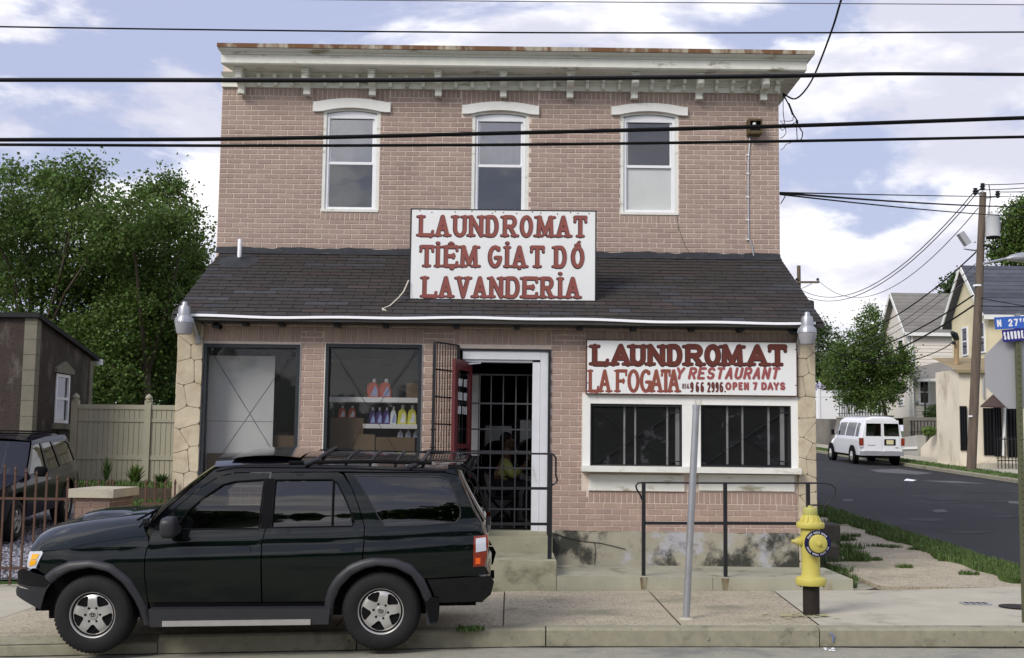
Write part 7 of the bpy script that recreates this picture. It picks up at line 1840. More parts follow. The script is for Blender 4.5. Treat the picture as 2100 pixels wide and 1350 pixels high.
for px in (153, 176, 200, 217, 224, 230, 297, 316, 338, 357):
    yy = yi if px > 250 else .9
    x = P(px, 1050, yy).x; zt = P(px, 984, yy).z
    part('picket', M['fence_rust'], IF2, lambda q: (q.box(x - .011, x + .011, yy - .011, yy + .011, HW(x, yy), zt - .06), q.lathe([(.012, zt - .06), (.022, zt - .045), (.016, zt - .03), (.012, zt - .02), (.003, zt + .01)], 6, (x, yy, 0))))
for py in (1034,): part('rail', M['fence_rust'], IF2, lambda q: q.box(P(290, py, yi).x, P(358, py, yi).x, yi - .014, yi + .014, P(320, py, yi).z - .016, P(320, py, yi).z + .016))
for zz in (.55, 1.05): part('rail', M['fence_rust'], IF2, lambda q: q.box(P(150, 1030, .9).x, P(235, 1030, .9).x, .886, .914, HW(-5.5, .9) + zz - .016, HW(-5.5, .9) + zz + .016))
M['pier_brick'] = mat('pier_brick', (.20, .135, .11), .9, .15, 6, objrand=.15, bump=.5); M['cap_stone'] = mat('cap_stone', (.44, .41, .33), .9, .1, 5, bump=.5, objrand=.1, stain=((.27, .25, .20), 3, .52, .7, (1, 1, 1)))
bx0, bx1 = P(153, 1040, -.2).x, P(225, 1040, -.2).x; by0, by1 = -.2, .78
bzt = P(190, 1021, -.2).z; bzb = HW(-5.5, 0) - .1
BP = thing('brick_pier', 'low brick pier with pale stone cap ending the iron fence', 'pier', ((bx0 + bx1) / 2, 0, bzb))
core = part('core', M['mortar'], BP, lambda q: q.box(bx0 + .012, bx1 - .012, by0 + .012, by1 - .012, bzb, bzt))
r_ = 0; z = bzb
while z < bzt - .02:
    h = min(.072, bzt - z)
    x = bx0 + (0 if r_ % 2 else -.1)
    while x < bx1 - .01:
        a, c = max(x, bx0), min(x + .21, bx1)
        if c - a > .03: part('brick', M['pier_brick'], core, lambda q: q.box(a + .004, c - .004, by0, by0 + .02, z + .004, z + h - .004))
        x += .21
    y = by0 + .0 + (.1 if r_ % 2 else .0)
    y = by0 - (.1 if r_ % 2 else 0)
    while y < by1 - .01:
        a, c = max(y, by0 + .021), min(y + .21, by1)
        if c - a > .03: part('brick', M['pier_brick'], core, lambda q: q.box(bx1 - .02, bx1, a + .004, c - .004, z + .004, z + h - .004))
        y += .21
    z += .075; r_ += 1
for (a, c) in ((by0 - .06, .18), (.186, .44), (.446, by1 + .05)):
    part('cap_stone', M['cap_stone'], BP, lambda q: q.box(bx0 - .07, bx1 + .06, a, c, bzt + .001, P(190, 1003, -.2).z))
# ================================================================== dark car in the gravel lot
M['car_navy'] = mat('car_navy', (0.003, 0.003, 0.011), .3, .1, 3, metal=.0, spec=.05, coat=.4); M['car_navy'].node_tree.nodes['Principled BSDF'].inputs['Coat IOR'].default_value = 1.5
lot_x, lot_y = -8.02, 3.05
CR = thing('lot_car', 'dark blue sport utility car parked on the gravel lot behind the iron fence', 'car')
fw = Vector((-.06, .998, .06)).normalized()      # from its nose to its tail
lf = Vector((-1, -.06, 0)).normalized(); upv = fw.cross(lf); upv = -upv if upv.z < 0 else upv; lf = upv.cross(fw)
ob = Vector((lot_x, lot_y, HW(lot_x, lot_y) + .02)) + lf * .9
CR.matrix_world = Matrix(((fw.x, lf.x, upv.x, ob.x), (fw.y, lf.y, upv.y, ob.y), (fw.z, lf.z, upv.z, ob.z), (0, 0, 0, 1))) @ Matrix.Scale(.93, 4)
dplan = pchip([(0, .76), (.2, .86), (.6, .905), (2, .915), (4.0, .905), (4.6, .86), (4.75, .8)])
dprof = pchip([(.3, -.06), (.55, -.02), (.8, 0), (.95, -.004), (1.05, -.03), (1.12, -.06), (1.4, -.13), (1.7, -.22), (1.8, -.3)])
def DW(x, z): return dplan(x) + dprof(z)
def dpanel(name, m, outl, holes=(), out=0.0, parent=CR, sides=(-1, 1), step=.05):
    r = []
    for s in sides:
        b = MB(); b.cdt(outl, list(holes), lambda x, z: (x, s * (DW(x, z) + out), z), step); r.append(b.build(name, m, parent, local=True, smooth=True, autosmooth=50))
    return r
aw = lambda cx: [(cx + .47 * math.cos(R(t)), .40 + .47 * math.sin(R(t))) for t in range(0, 181, 20)]
fw_, rw_ = .95, 3.80
g1 = [(1.62, 1.13), (2.12, 1.60), (2.25, 1.63), (2.55, 1.64), (2.58, 1.13)]; g2 = [(2.68, 1.13), (2.66, 1.64), (3.18, 1.64), (3.40, 1.13)]; g3 = [(3.55, 1.15), (3.32, 1.62), (4.05, 1.60), (4.25, 1.54), (4.50, 1.18)]
dpanel('body_side', M['car_navy'], [(.06, .92), (.02, .45), (fw_ - .48, .40)] + aw(fw_)[::-1] + [(fw_ + .48, .36), (rw_ - .48, .36)] + aw(rw_)[::-1] + [(4.70, .45), (4.74, .9), (4.68, 1.10), (4.30, 1.64), (4.2, 1.72), (3, 1.74), (2.15, 1.71), (1.42, 1.10), (.7, 1.02), (.2, .98)], [g1, g2, g3], step=.045)
for g in (g1, g2, g3): dpanel('window_glass', M['car_glass'], g, out=-.015)
def dtop(q, pts, wfn, crown):
    vv = []; n = 12
    for (x, z) in pts:
        for j in range(n + 1):
            t = -1 + 2 * j / n; vv.append((x - crown[1] * (1 - t * t), t * wfn(x, z), z + crown[0] * (1 - t * t)))
    q.add(vv, [(i * (n + 1) + j, i * (n + 1) + j + 1, (i + 1) * (n + 1) + j + 1, (i + 1) * (n + 1) + j) for i in range(len(pts) - 1) for j in range(n)])
part('hood', M['car_navy'], CR, lambda q: dtop(q, [(.04, .90), (.08, .96), (.2, .99), (.7, 1.03), (1.40, 1.11)], DW, (.06, .08)), local=True, smooth=True)
part('windscreen', M['car_glass'], CR, lambda q: dtop(q, [(1.42, 1.11), (1.78, 1.40), (2.12, 1.68)], lambda x, z: DW(x, z) - .03, (.03, .12)), local=True, smooth=True)
part('sticker', M['vinyl'], CR, lambda q: q.quad((1.53, .36, 1.225), (1.53, .52, 1.225), (1.58, .52, 1.28), (1.58, .36, 1.28)), local=True)
part('roof', M['car_navy'], CR, lambda q: dtop(q, [(2.12, 1.70), (2.4, 1.73), (3.2, 1.74), (4.2, 1.71), (4.3, 1.65)], DW, (.05, .0)), local=True, smooth=True)
part('tailgate', M['car_navy'], CR, lambda q: dtop(q, [(4.30, 1.65), (4.68, 1.10), (4.74, .9), (4.72, .45)], DW, (.0, -.05)), local=True, smooth=True)
part('grille', M['under'], CR, lambda q: dtop(q, [(.05, .90), (.0, .70), (.0, .42), (.1, .35)], lambda x, z: DW(x, .6), (.0, .10)), local=True, smooth=True)
part('headlight', M['clear_lens'], CR, lambda q: q.box(.0, .10, -.82, -.52, .74, .90), local=True)
part('headlight', M['clear_lens'], CR, lambda q: q.box(.0, .10, .52, .82, .74, .90), local=True)
part('marker_lamp', M['amber'], CR, lambda q: q.box(.0, .10, -.86, -.60, .62, .70), local=True)
part('underbody', M['under'], CR, lambda q: q.box(.2, 4.6, -.70, .70, .32, 1.0), local=True)
for s in (-1, 1):
    part('roof_rail', M['under'], CR, lambda q: q.tube([(2.3, s * .58, 1.75), (2.5, s * .58, 1.815), (3.9, s * .58, 1.80), (4.1, s * .58, 1.74)], .018, 6), local=True)
    part('wing_mirror', M['under'], CR, lambda q: mirror_body(q, 1.72, s * 1.02, 1.17), local=True, smooth=True)
for x in (2.8, 3.7): part('crossbar', M['under'], CR, lambda q: q.tube([(x, -.58, 1.81), (x, .58, 1.81)], .014, 6), local=True)
for i, (x, sd) in enumerate(((fw_, -1), (rw_, -1), (fw_, 1), (rw_, 1))):
    w = copy_tree(w0, CR); w.location = (x, sd * .885, .366); w.rotation_euler = (0, R(17 * i), 0 if sd < 0 else math.pi)
    w.matrix_parent_inverse = Matrix.Identity(4)
# ================================================================== up the side street: van, houses, terrace
M['van_white'] = mat('van_white', (.78, .79, .82), .3, .04, 2, coat=.8)
M['cream_stucco'] = mat('cream_stucco', (.72, .65, .45), .9, .08, 1.2, bump=.4, stain=((.60, .53, .37), .8, .52, .72, (1, 1, .6)))
M['cream_wall'] = mat('cream_wall', (.74, .67, .54), .9, .08, 1.2, bump=.4, stain=((.45, .38, .28), .9, .5, .72, (1, 1, .6)))
M['siding'] = mat('siding', (.72, .67, .60), .6, .03, 2, objrand=.02)
M['roof_grey'] = mat('roof_grey', (.20, .19, .175), .95, .14, 2, objrand=.1); M['roof_slate'] = mat('roof_slate', (.075, .08, .10), .9, .2, 2, objrand=.25)
M['brown_awning'] = mat('brown_awning', (.075, .05, .045), .8, .2, 3)
M['grey_wall'] = mat('grey_wall', (.22, .205, .175), .95, .2, 1.0, bump=.4, stain=((.12, .11, .09), 1.2, .5, .68, (1, 1, .5)))
def gz(x, y): return HW(x, y)
# ---- white passenger van, tail towards us
vx0, vx1, vy0 = 14.85, 16.72, 34.9
vcx = (vx0 + vx1) / 2; vg = HR(vcx, vy0)
VN = thing('passenger_van', 'white passenger van parked at the far kerb of the side street', 'van')
VN.matrix_world = Matrix.Translation((vcx, vy0, vg)) @ Matrix.Rotation(math.atan(.033), 4, 'X')
vW = (vx1 - vx0) / 2
vtop = pchip([(0, 2.00), (.10, 2.06), (.5, 2.09), (3.4, 2.09), (3.75, 2.03), (4.35, 1.50), (4.45, 1.32), (5.2, 1.10), (5.35, .95), (5.4, .6)])
vwid = pchip([(0, .93), (.12, .985), (.6, 1.0), (4.2, 1.0), (5.0, .95), (5.4, .82)])
vsec = pchip([(.42, .95), (.6, .985), (.9, 1.0), (1.12, .99), (1.3, .955), (1.7, .90), (1.95, .84), (2.05, .74), (2.10, .5)])
def VW(y, z): return vW * vwid(y) * vsec(z)
def vbody(q):
    ys = [0, .04, .12, .3, .6, 1.2, 2, 2.8, 3.4, 3.75, 4.05, 4.35, 4.45, 4.8, 5.1, 5.25, 5.35, 5.4]; vv = []; n = 26
    for y in ys:
        T_ = vtop(y)
        for j in range(n + 1):
            a = math.pi * j / n; e = 2.6 / 8
            cx_ = math.cos(a); sx__ = math.sin(a)
            z = .42 + (T_ - .42) * abs(sx__) ** .5 if True else 0
            zz = .42 + (2.09 - .42) * ((z - .42) / (T_ - .42)) if T_ < 1.9 and y > 4 else z
            w = VW(y, min(zz, 2.1)) * (min(1, abs(cx_) ** .28))
            vv.append((math.copysign(w, cx_), y, z))
    q.add(vv, [(i * (n + 1) + j, i * (n + 1) + j + 1, (i + 1) * (n + 1) + j + 1, (i + 1) * (n + 1) + j) for i in range(len(ys) - 1) for j in range(n)] + [tuple(range(n + 1)), tuple((len(ys) - 1) * (n + 1) + j for j in range(n + 1))])
part('body', M['van_white'], VN, vbody, local=True, smooth=True, autosmooth=45)
part('underbody', M['under'], VN, lambda q: q.box(-.8, .8, .1, 5.2, .32, .5), local=True)
for s in (-1, 1):
    for nm, pts in (('side_window', [(.42, 1.22), (.42, 1.78), (.82, 1.80), (.82, 1.22)]), ('side_window', [(1.02, 1.22), (.98, 1.80), (2.25, 1.80), (2.30, 1.22)]), ('side_window', [(2.50, 1.22), (2.45, 1.80), (3.45, 1.78), (3.50, 1.22)]), ('side_window', [(3.66, 1.24), (3.62, 1.74), (3.80, 1.72), (4.15, 1.28)])):
        b = MB(); b.cdt(pts, [], lambda y, z: (s * (VW(y, z) * (abs(math.cos(math.asin(min(1, ((z - .42) / (vtop(y) - .42)) ** 2)))) ** .28) + .012), y, z), .15); b.build(nm, M['car_glass'], VN, local=True, smooth=True)
    part('wing_mirror', M['under'], VN, lambda q: (q.box(s * 1.02 - .06, s * 1.02 + .06, 3.95, 4.05, 1.20, 1.45), q.box(s * .93 - .04, s * .93 + .04, 3.96, 4.0, 1.22, 1.26)), local=True)
for i, (xa, xb) in enumerate(((-.72, -.06), (.06, .72))):
    dr_ = part('rear_door', M['van_white'], VN, lambda q: q.prism([(xa - (.04 if i == 0 else -.05), .62), (xb + (.05 if i == 0 else .04) - .005, .62), (xb + (.05 if i == 0 else -.02) - .005, 1.92), (xa + (.02 if i == 0 else -.05), 1.92)], -.022, -.004), local=True)
    part('window_glass', M['car_glass'], dr_, lambda q: q.prism([(xa + .02, 1.25), (xb - .0, 1.25), (xb - (.0 if i == 0 else .05), 1.78), (xa + (.05 if i == 0 else .0), 1.78)], -.034, -.024), local=True)
    part('tail_light', M['red_lens'], VN, lambda q: q.box((-.95 if i == 0 else .80), (-.80 if i == 0 else .95), -.03, .12, .84, 1.16), local=True)
    part('reversing_lens', M['clear_lens'], VN, lambda q: q.box((-.94 if i == 0 else .81), (-.81 if i == 0 else .94), -.035, .1, .76, .835), local=True)
part('bumper', M['galv'], VN, lambda q: (q.prism([(-.93, .06), (-.90, -.10), (.90, -.10), (.93, .06)], .42, .60, 'z')), local=True)
pf = part('plate_frame', M['under'], VN, lambda q: q.box(.08, .56, -.04, -.023, .86, 1.12), local=True)
part('number_plate', mat('plate', (.62, .58, .35), .5, .1, 9), pf, lambda q: q.box(.17, .47, -.046, -.041, .90, 1.08), local=True)
part('badge', M['galv'], VN, lambda q: q.box(-.62, -.30, -.028, -.0225, .84, .875), local=True)
part('badge', M['under'], VN, lambda q: q.box(.55, .68, -.028, -.0225, .74, .77), local=True)
def vwheel(x, y, s):
    w = part('wheel', M['under'], VN, lambda q: q.lathe([(.20, -.01 * s), (.33, -.012 * s), (.36, .03 * s), (.36, .2 * s), (.33, .23 * s), (.1, .23 * s)], 24, (x, y, .36), 'x'), local=True, smooth=True)
    part('hubcap', M['alloy'], w, lambda q: q.lathe([(.21, -.014 * s), (.18, -.03 * s), (.08, -.03 * s), (.07, -.06 * s), (0, -.06 * s)], 20, (x, y, .36), 'x', cap=False), local=True, smooth=True)
for y in (1.15, 4.55):
    vwheel(-.97, y, 1); vwheel(.97, y, -1)
    for s in (-1, 1): part('wheel_arch', M['under'], VN, lambda q: q.lathe([(.43, 0), (.43, -s * .05)], 24, (s * .985, y, .40), 'x'), local=True)
# ---- generic gabled house, ridge along x, gable towards the street
def house(name, label, x0, x1, y0, y1, zg_, ze_, zr_, wallm, roofm, over=.35, board=None):
    t = thing(name, label, 'house', (x0, y0, zg_)); ym = (y0 + y1) / 2
    part('wall', wallm, t, lambda q: (q.quad((x0, y0, zg_), (x1, y0, zg_), (x1, y0, ze_), (x0, y0, ze_)), q.add([(x0, y0, zg_), (x0, y1, zg_), (x0, y1, ze_), (x0, ym, zr_ - .12), (x0, y0, ze_)], [(0, 1, 2, 3, 4)]), q.quad((x0, y1, zg_), (x1, y1, zg_), (x1, y1, ze_), (x0, y1, ze_)), q.add([(x1, y0, zg_), (x1, y1, zg_), (x1, y1, ze_), (x1, ym, zr_ - .12), (x1, y0, ze_)], [(0, 1, 2, 3, 4)])))
    sl = (zr_ - ze_) / (ym - y0)
    rf = part('roof', roofm, t, lambda q: (q.add([(x0 - over, y0 - over, ze_ - over * sl), (x1, y0 - over, ze_ - over * sl), (x1, ym, zr_), (x0 - over, ym, zr_), (x0 - over, y1 + over, ze_ - over * sl), (x1, y1 + over, ze_ - over * sl)] + [(x0 - over, y0 - over, ze_ - over * sl - .14), (x1, y0 - over, ze_ - over * sl - .14), (x1, ym, zr_ - .14), (x0 - over, ym, zr_ - .14), (x0 - over, y1 + over, ze_ - over * sl - .14), (x1, y1 + over, ze_ - over * sl - .14)],
        [(0, 1, 2, 3), (3, 2, 5, 4), (6, 9, 8, 7), (9, 10, 11, 8), (0, 3, 9, 6), (3, 4, 10, 9), (0, 6, 7, 1), (4, 5, 11, 10)])))
    part('fascia', M['white_paint'], rf, lambda q: q.box(x0 - over, x1, y0 - over - .05, y0 - over - .005, ze_ - over * sl - .18, ze_ - over * sl + .02))
    part('barge_board', M['white_paint'], rf, lambda q: (q.bar((x0 - over - .03, y0 - over, ze_ - over * sl - .08), (x0 - over - .03, ym, zr_ - .08), .04, .2), q.bar((x0 - over - .03, ym, zr_ - .08), (x0 - over - .03, y1 + over, ze_ - over * sl - .08), .04, .2)))
    # courses of shingle on the slope that faces us
    n = 12
    for k in range(n):
        ya, yb = y0 - over + (ym - y0 + over) * k / n, y0 - over + (ym - y0 + over) * (k + 1) / n; za = ze_ - over * sl + sl * (ya - y0 + over)
        part('shingle_course', roofm, rf, lambda q: q.add([(x0 - over, ya, za + .045), (x1, ya, za + .045), (x1, yb, za + sl * (yb - ya) + .012), (x0 - over, yb, za + sl * (yb - ya) + .012), (x0 - over, ya, za + .003), (x1, ya, za + .003)], [(0, 1, 2, 3), (4, 5, 1, 0)]))
    return t
def flatwin(parent, x0, x1, z0, z1, y, fr=.07, muntin=True):
    w = part('window', M['vinyl'], parent, lambda q: (q.box(x0, x0 + fr, y - .06, y, z0, z1), q.box(x1 - fr, x1, y - .06, y, z0, z1), q.box(x0 + fr, x1 - fr, y - .058, y, z1 - fr, z1), q.box(x0 + fr, x1 - fr, y - .058, y, z0, z0 + fr), q.box(x0 + fr, x1 - fr, y - .05, y, (z0 + z1) / 2 - .03, (z0 + z1) / 2 + .03)))
    part('pane', M['car_glass'], w, lambda q: q.box(x0 + fr * .5, x1 - fr * .5, y - .03, y - .02, z0 + fr * .5, z1 - fr * .5))
def sidewin(parent, x, y0, y1, z0, z1, fr=.07):
    w = part('window', M['vinyl'], parent, lambda q: (q.box(x - .06, x, y0, y0 + fr, z0, z1), q.box(x - .06, x, y1 - fr, y1, z0, z1), q.box(x - .058, x, y0 + fr, y1 - fr, z1 - fr, z1), q.box(x - .058, x, y0 + fr, y1 - fr, z0, z0 + fr), q.box(x - .05, x, y0 + fr, y1 - fr, (z0 + z1) / 2 - .03, (z0 + z1) / 2 + .03)))
    part('pane', M['car_glass'], w, lambda q: q.box(x - .03, x - .02, y0 + fr * .5, y1 - fr * .5, z0 + fr * .5, z1 - fr * .5))
# beige siding house
hx0 = P(1865, 760, 54).x; hy_ = 54.0
ze_b, zr_b = P(1930, 676, hy_).z + .12, P(1900, 601, hy_ + 2).z
rtz = lambda y: 3.75 + (y - 47) * .018
HB = house('siding_house', 'beige clapboard house with grey roof behind the small tree', hx0, hx0 + 8, hy_, hy_ + 4.4, rtz(hy_) - .3, ze_b, zr_b, M['siding'], M['roof_grey'])
z = rtz(hy_); k = 0
while z < ze_b - .1:
    part('clapboard', M['siding'], HB, lambda q: (q.add([(hx0 - .02, hy_ - .035, z), (hx0 + 4.5, hy_ - .035, z), (hx0 + 4.5, hy_ - .008, z + .2), (hx0 - .02, hy_ - .008, z + .2), (hx0 - .02, hy_ - .001, z), (hx0 + 4.5, hy_ - .001, z)], [(0, 1, 2, 3), (0, 4, 5, 1)])))
    z += .205
part('corner_trim', M['white_paint'], HB, lambda q: q.box(hx0 - .08, hx0 + .08, hy_ - .06, hy_ + .08, rtz(hy_) - .2, ze_b - .05))
wr_ = rect(1883, 779, 1906, 830, hy_); flatwin(HB, wr_[0], wr_[1], wr_[2], wr_[3], hy_ - .036, .1)
wr_ = rect(1848, 817, 1860, 832, hy_ + 1.0); sidewin(HB, hx0 - .003, hy_ + 1.0, hy_ + 2.0, wr_[2], wr_[3])
sidewin(HB, hx0 - .003, hy_ + .9, hy_ + 1.9, P(1857, 735, hy_).z, P(1857, 692, hy_).z)
part('downpipe', M['white_paint'], HB, lambda q: q.tube([(hx0 + .15, hy_ - .12, ze_b - .2), (hx0 + .15, hy_ - .12, rtz(hy_))], .06, 8))
part('electric_meter', M['galv'], HB, lambda q: q.lathe([(.16, 0), (.16, -.12), (0, -.14)], 14, (P(1876, 823, hy_).x, hy_ - .03, P(1876, 823, hy_).z), 'y', cap=False))
part('service_pipe', M['galv'], HB, lambda q: q.tube([P3(1875, 720, hy_ - .06), P3(1875, 815, hy_ - .06)], .03, 6))
# porch of the beige house
pyf = 50.5
za_, zb_ = P(1880, 778, pyf).z, P(1880, 778, pyf).z + .9
xa_, xb_ = P(1882, 778, pyf).x, P(1962, 778, pyf).x + .6
part('porch_roof', M['roof_grey'], HB, lambda q: q.add([(xa_, pyf, za_), (xb_, pyf, za_ + .1), (xb_, hy_ - .05, zb_ + .4), (xa_ + .5, hy_ - .05, zb_ - .1), (xa_, pyf, za_ - .15), (xb_, pyf, za_ - .05), (xb_, hy_ - .05, zb_ + .2), (xa_ + .5, hy_ - .05, zb_ - .3)], [(0, 1, 2, 3), (4, 7, 6, 5), (0, 4, 5, 1), (0, 3, 7, 4), (1, 5, 6, 2)]))
part('porch_fascia', M['white_paint'], HB, lambda q: q.bar((xa_ - .03, pyf - .03, za_ - .06), (xb_, pyf - .03, za_ + .04), .05, .16))
for px in (1898, 1941):
    part('porch_post', M['black_metal'], HB, lambda q: q.box(P(px, 800, pyf).x - .035, P(px, 800, pyf).x + .035, pyf + .1, pyf + .17, rtz(pyf) - .2, za_ - .1))
# cream corner house
cy = 35.2; cx_h = P(2031, 800, cy).x
HC = house('stucco_gable_house', 'cream stucco gabled house with dark slate roof behind the utility pole', cx_h, cx_h + 9, cy, cy + 4.3, gz(cx_h, cy) - .3, P(2050, 632, cy).z, P(1996, 545, cy + 2.1).z, M['cream_stucco'], M['roof_slate'])
sidewin(HC, cx_h - .003, cy + .35, cy + 1.05, P(2024, 722, cy).z, P(2024, 657, cy).z); sidewin(HC, cx_h - .003, cy + 2.3, cy + 3.0, P(1992, 728, cy + 2).z, P(1992, 668, cy + 2).z)
# its one storey shop front, with barred doors
fy = 32.6; fx0_ = P(1967, 850, fy).x; fx1_ = fx0_ + 9; fzt = P(2000, 757, fy).z
SF = thing('corner_annex', 'single storey cream annex with dark barred doors and brown awning', 'building', (fx0_, fy, gz(fx0_, fy)))
part('wall', M['cream_wall'], SF, lambda q: (q.quad((fx0_, fy, gz(20, fy) - .2), (fx1_, fy, gz(20, fy) - .2), (fx1_, fy, fzt), (fx0_, fy, fzt)), q.quad((fx0_, fy, gz(20, fy) - .2), (fx0_, cy, gz(20, fy) - .2), (fx0_, cy, fzt), (fx0_, fy, fzt))))
part('roof', mat('tan_roof', (.30, .24, .14), .9, .2, 2), SF, lambda q: q.add([(fx0_ - .2, fy - .25, fzt - .05), (fx1_, fy - .25, fzt - .05), (fx1_, cy, fzt + .65), (fx0_ - .2, cy, fzt + .65), (fx0_ - .2, fy - .25, fzt - .17), (fx1_, fy - .25, fzt - .17)], [(0, 1, 2, 3), (0, 4, 5, 1)]))
def bdoor(a, t, c, b_, lab=None):
    r_ = rect(a, t, c, b_, fy - .02); d = part('barred_door', M['under'], SF, lambda q: q.box(r_[0], r_[1], fy - .05, fy - .002, r_[2], r_[3]))
    n = max(3, int((r_[1] - r_[0]) / .11))
    for k in range(n + 1): part('bar', M['black_metal'], d, lambda q: q.box(r_[0] + (r_[1] - r_[0]) * k / n - .012, r_[0] + (r_[1] - r_[0]) * k / n + .012, fy - .085, fy - .055, r_[2], r_[3]))
for q_ in ((1969, 833, 1982, 924), (2017, 837, 2037, 934), (2039, 834, 2053, 936), (2065, 832, 2087, 938)): bdoor(*q_)
r_ = rect(2002, 812, 2060, 834, fy - .5)
part('awning', M['brown_awning'], SF, lambda q: q.add([(r_[0], fy - .9, r_[2]), (r_[1], fy - .9, r_[2]), (r_[1], fy - .01, r_[3] + .1), (r_[0] + .9, fy - .01, r_[3] + .1), (r_[0], fy - .9, r_[2] - .05), (r_[1], fy - .9, r_[2] - .05)], [(0, 1, 2, 3), (0, 4, 5, 1)]))
part('door_step', M['slab_smooth'], SF, lambda q: q.box(fx0_ + .8, fx0_ + 2.2, fy - .9, fy - .06, gz(20, fy) - .1, gz(20, fy) + .15))
part('door_step', M['slab_smooth'], SF, lambda q: q.box(P(1995, 935, fy).x, P(2050, 935, fy).x, fy - 1.0, fy - .06, gz(20, fy) - .1, gz(20, fy) + .12))
part('vent_stack', M['galv'], SF, lambda q: q.tube([P3(2017, 815, fy - .1), P3(2017, 775, fy - .1)], .04, 8))
part('downpipe', M['white_paint'], SF, lambda q: q.tube([P3(2061, 822, fy - .1), P3(2058, 935, fy - .1)], .06, 8))
# black iron fence before the annex
yb = 31.0
BF = thing('yard_fence', 'black iron yard fence in front of the cream annex doors', 'fence', P3(2075, 955, yb))
x = P(2046, 920, yb).x
while x < P(2120, 920, yb).x:
    part('picket', M['black_metal'], BF, lambda q: q.box(x - .014, x + .014, yb - .014, yb + .014, gz(20, yb), P(2070, 896, yb).z)); x += .14
for py in (901, 945): part('rail', M['black_metal'], BF, lambda q: q.box(P(2046, py, yb).x, P(2125, py, yb).x, yb - .018, yb + .018, P(2070, py, yb).z - .02, P(2070, py, yb).z + .02))
# terrace: cream wall, ramp, hedge, railing
M['ramp'] = mat('ramp', (.40, .39, .36), .9, .1, 2)
TW = thing('terrace_wall', 'cream stucco retaining wall beside the far pavement', 'wall', (20.4, 40, gz(20.4, 40)))
wz = lambda y: P(1050 + 20.4 * FPX / (y - CAM.y), 886, y).z
part('wall', M['cream_wall'], TW, lambda q: q.add([(20.4, 37.6, gz(20, 37) - .1), (20.4, 43.6, gz(20, 43) - .1), (20.4, 43.6, gz(20, 43) + .4), (20.4, 41.6, wz(41) - .1), (20.4, 40.5, wz(40)), (20.4, 37.6, wz(38)), (21.4, 37.6, gz(20, 37) - .1), (21.4, 43.6, gz(20, 43) - .1), (21.4, 43.6, gz(20, 43) + .4), (21.4, 41.6, wz(41) - .1), (21.4, 40.5, wz(40)), (21.4, 37.6, wz(38))], [(0, 1, 2, 3, 4, 5), (6, 11, 10, 9, 8, 7), (0, 6, 7, 1), (1, 7, 8, 2), (2, 8, 9, 3), (3, 9, 10, 4), (4, 10, 11, 5), (5, 11, 6, 0)]))
part('coping', M['grey_wall'], TW, lambda q: q.box(20.34, 21.45, 37.5, 40.6, wz(40) + .003, wz(40) + .10))
RP = thing('ramp', 'pale concrete ramp wall behind the white van', 'ramp', (20.3, 46, gz(20, 46)))
part('ramp_wall', M['ramp'], RP, lambda q: q.add([(20.3, 43.7, gz(20, 43)), (20.3, 50, gz(20, 50)), (20.3, 50, gz(20, 50) + .55), (20.3, 43.7, gz(20, 43) + 1.05), (20.7, 43.7, gz(20, 43)), (20.7, 50, gz(20, 50)), (20.7, 50, gz(20, 50) + .55), (20.7, 43.7, gz(20, 43) + 1.05)], [(0, 1, 2, 3), (4, 7, 6, 5), (3, 2, 6, 7), (0, 3, 7, 4), (1, 5, 6, 2)]))
part('handrail', M['white_paint'], RP, lambda q: q.bar((20.25, 43.7, gz(20, 43) + .42), (20.25, 50, gz(20, 50) + .1), .06, .12))
def shrub(name, label, px, py, y, rx, ry, rz, n, m, seed, ls=.09, group=None):
    rnd = random.Random(seed); c = P(px, py, y); base = (c.x, y, c.z - rz); t = thing(name, label, 'shrub', base, group); b = MB()
    for _ in range(n):
        v = Vector((rnd.gauss(0, 1), rnd.gauss(0, 1), rnd.gauss(0, 1))).normalized() * (rnd.random() ** .35)
        leaf(b, c + Vector((v.x * rx, v.y * ry, v.z * rz)), ls * rnd.uniform(.6, 1.2), rnd)
    b.build('foliage', m, t); part('stem', M['bark'], t, lambda q: q.tube([(c.x, y, c.z - rz - .1), (c.x, y, c.z)], .04, 5))
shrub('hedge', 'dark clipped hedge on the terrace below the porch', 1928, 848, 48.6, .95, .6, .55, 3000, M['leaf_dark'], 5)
shrub('small_shrub', 'small yellow green shrub at the foot of the terrace ramp', 1905, 884, 41.2, .35, .35, .24, 800, M['leaf_light'], 6)
RT = thing('retaining_wall', 'long grey stained retaining wall of the raised yard behind the van', 'wall', (20.7, 60, gz(20, 60)))
rtz = lambda y: 3.75 + (y - 47) * .018
part('wall', M['grey_wall'], RT, lambda q: q.add([(20.7, 50.1, gz(20, 50) - .1), (20.7, 84, gz(20, 84) - .1), (20.7, 84, rtz(84)), (20.7, 50.1, rtz(50)), (21.1, 50.1, gz(20, 50) - .1), (21.1, 84, gz(20, 84) - .1), (21.1, 84, rtz(84)), (21.1, 50.1, rtz(50))], [(0, 1, 2, 3), (4, 7, 6, 5), (3, 2, 6, 7), (0, 3, 7, 4), (1, 5, 6, 2)]))
part('coping', M['ramp'], RT, lambda q: q.bar((20.9, 50, rtz(50) + .06), (20.9, 84, rtz(84) + .06), .5, .1))
ty = sheet('raised_yard', lambda x, y: rtz(y) - .05, [20.75, 40], [47.1, 60, 84], M['lawn'])
part('front_wall', M['grey_wall'], RT, lambda q: q.box(20.72, 32, 46.9, 47.15, gz(20, 47) - .2, rtz(47)))
FR_ = thing('terrace_railing', 'black iron railing running along the top of the grey retaining wall', 'railing', (20.8, 52, rtz(52)))
for k in range(34):
    y = 50.3 + k * .55; part('baluster', M['black_metal'], FR_, lambda q: q.box(20.78, 20.82, y - .02, y + .02, rtz(y) + .11, rtz(y) + 1.0))
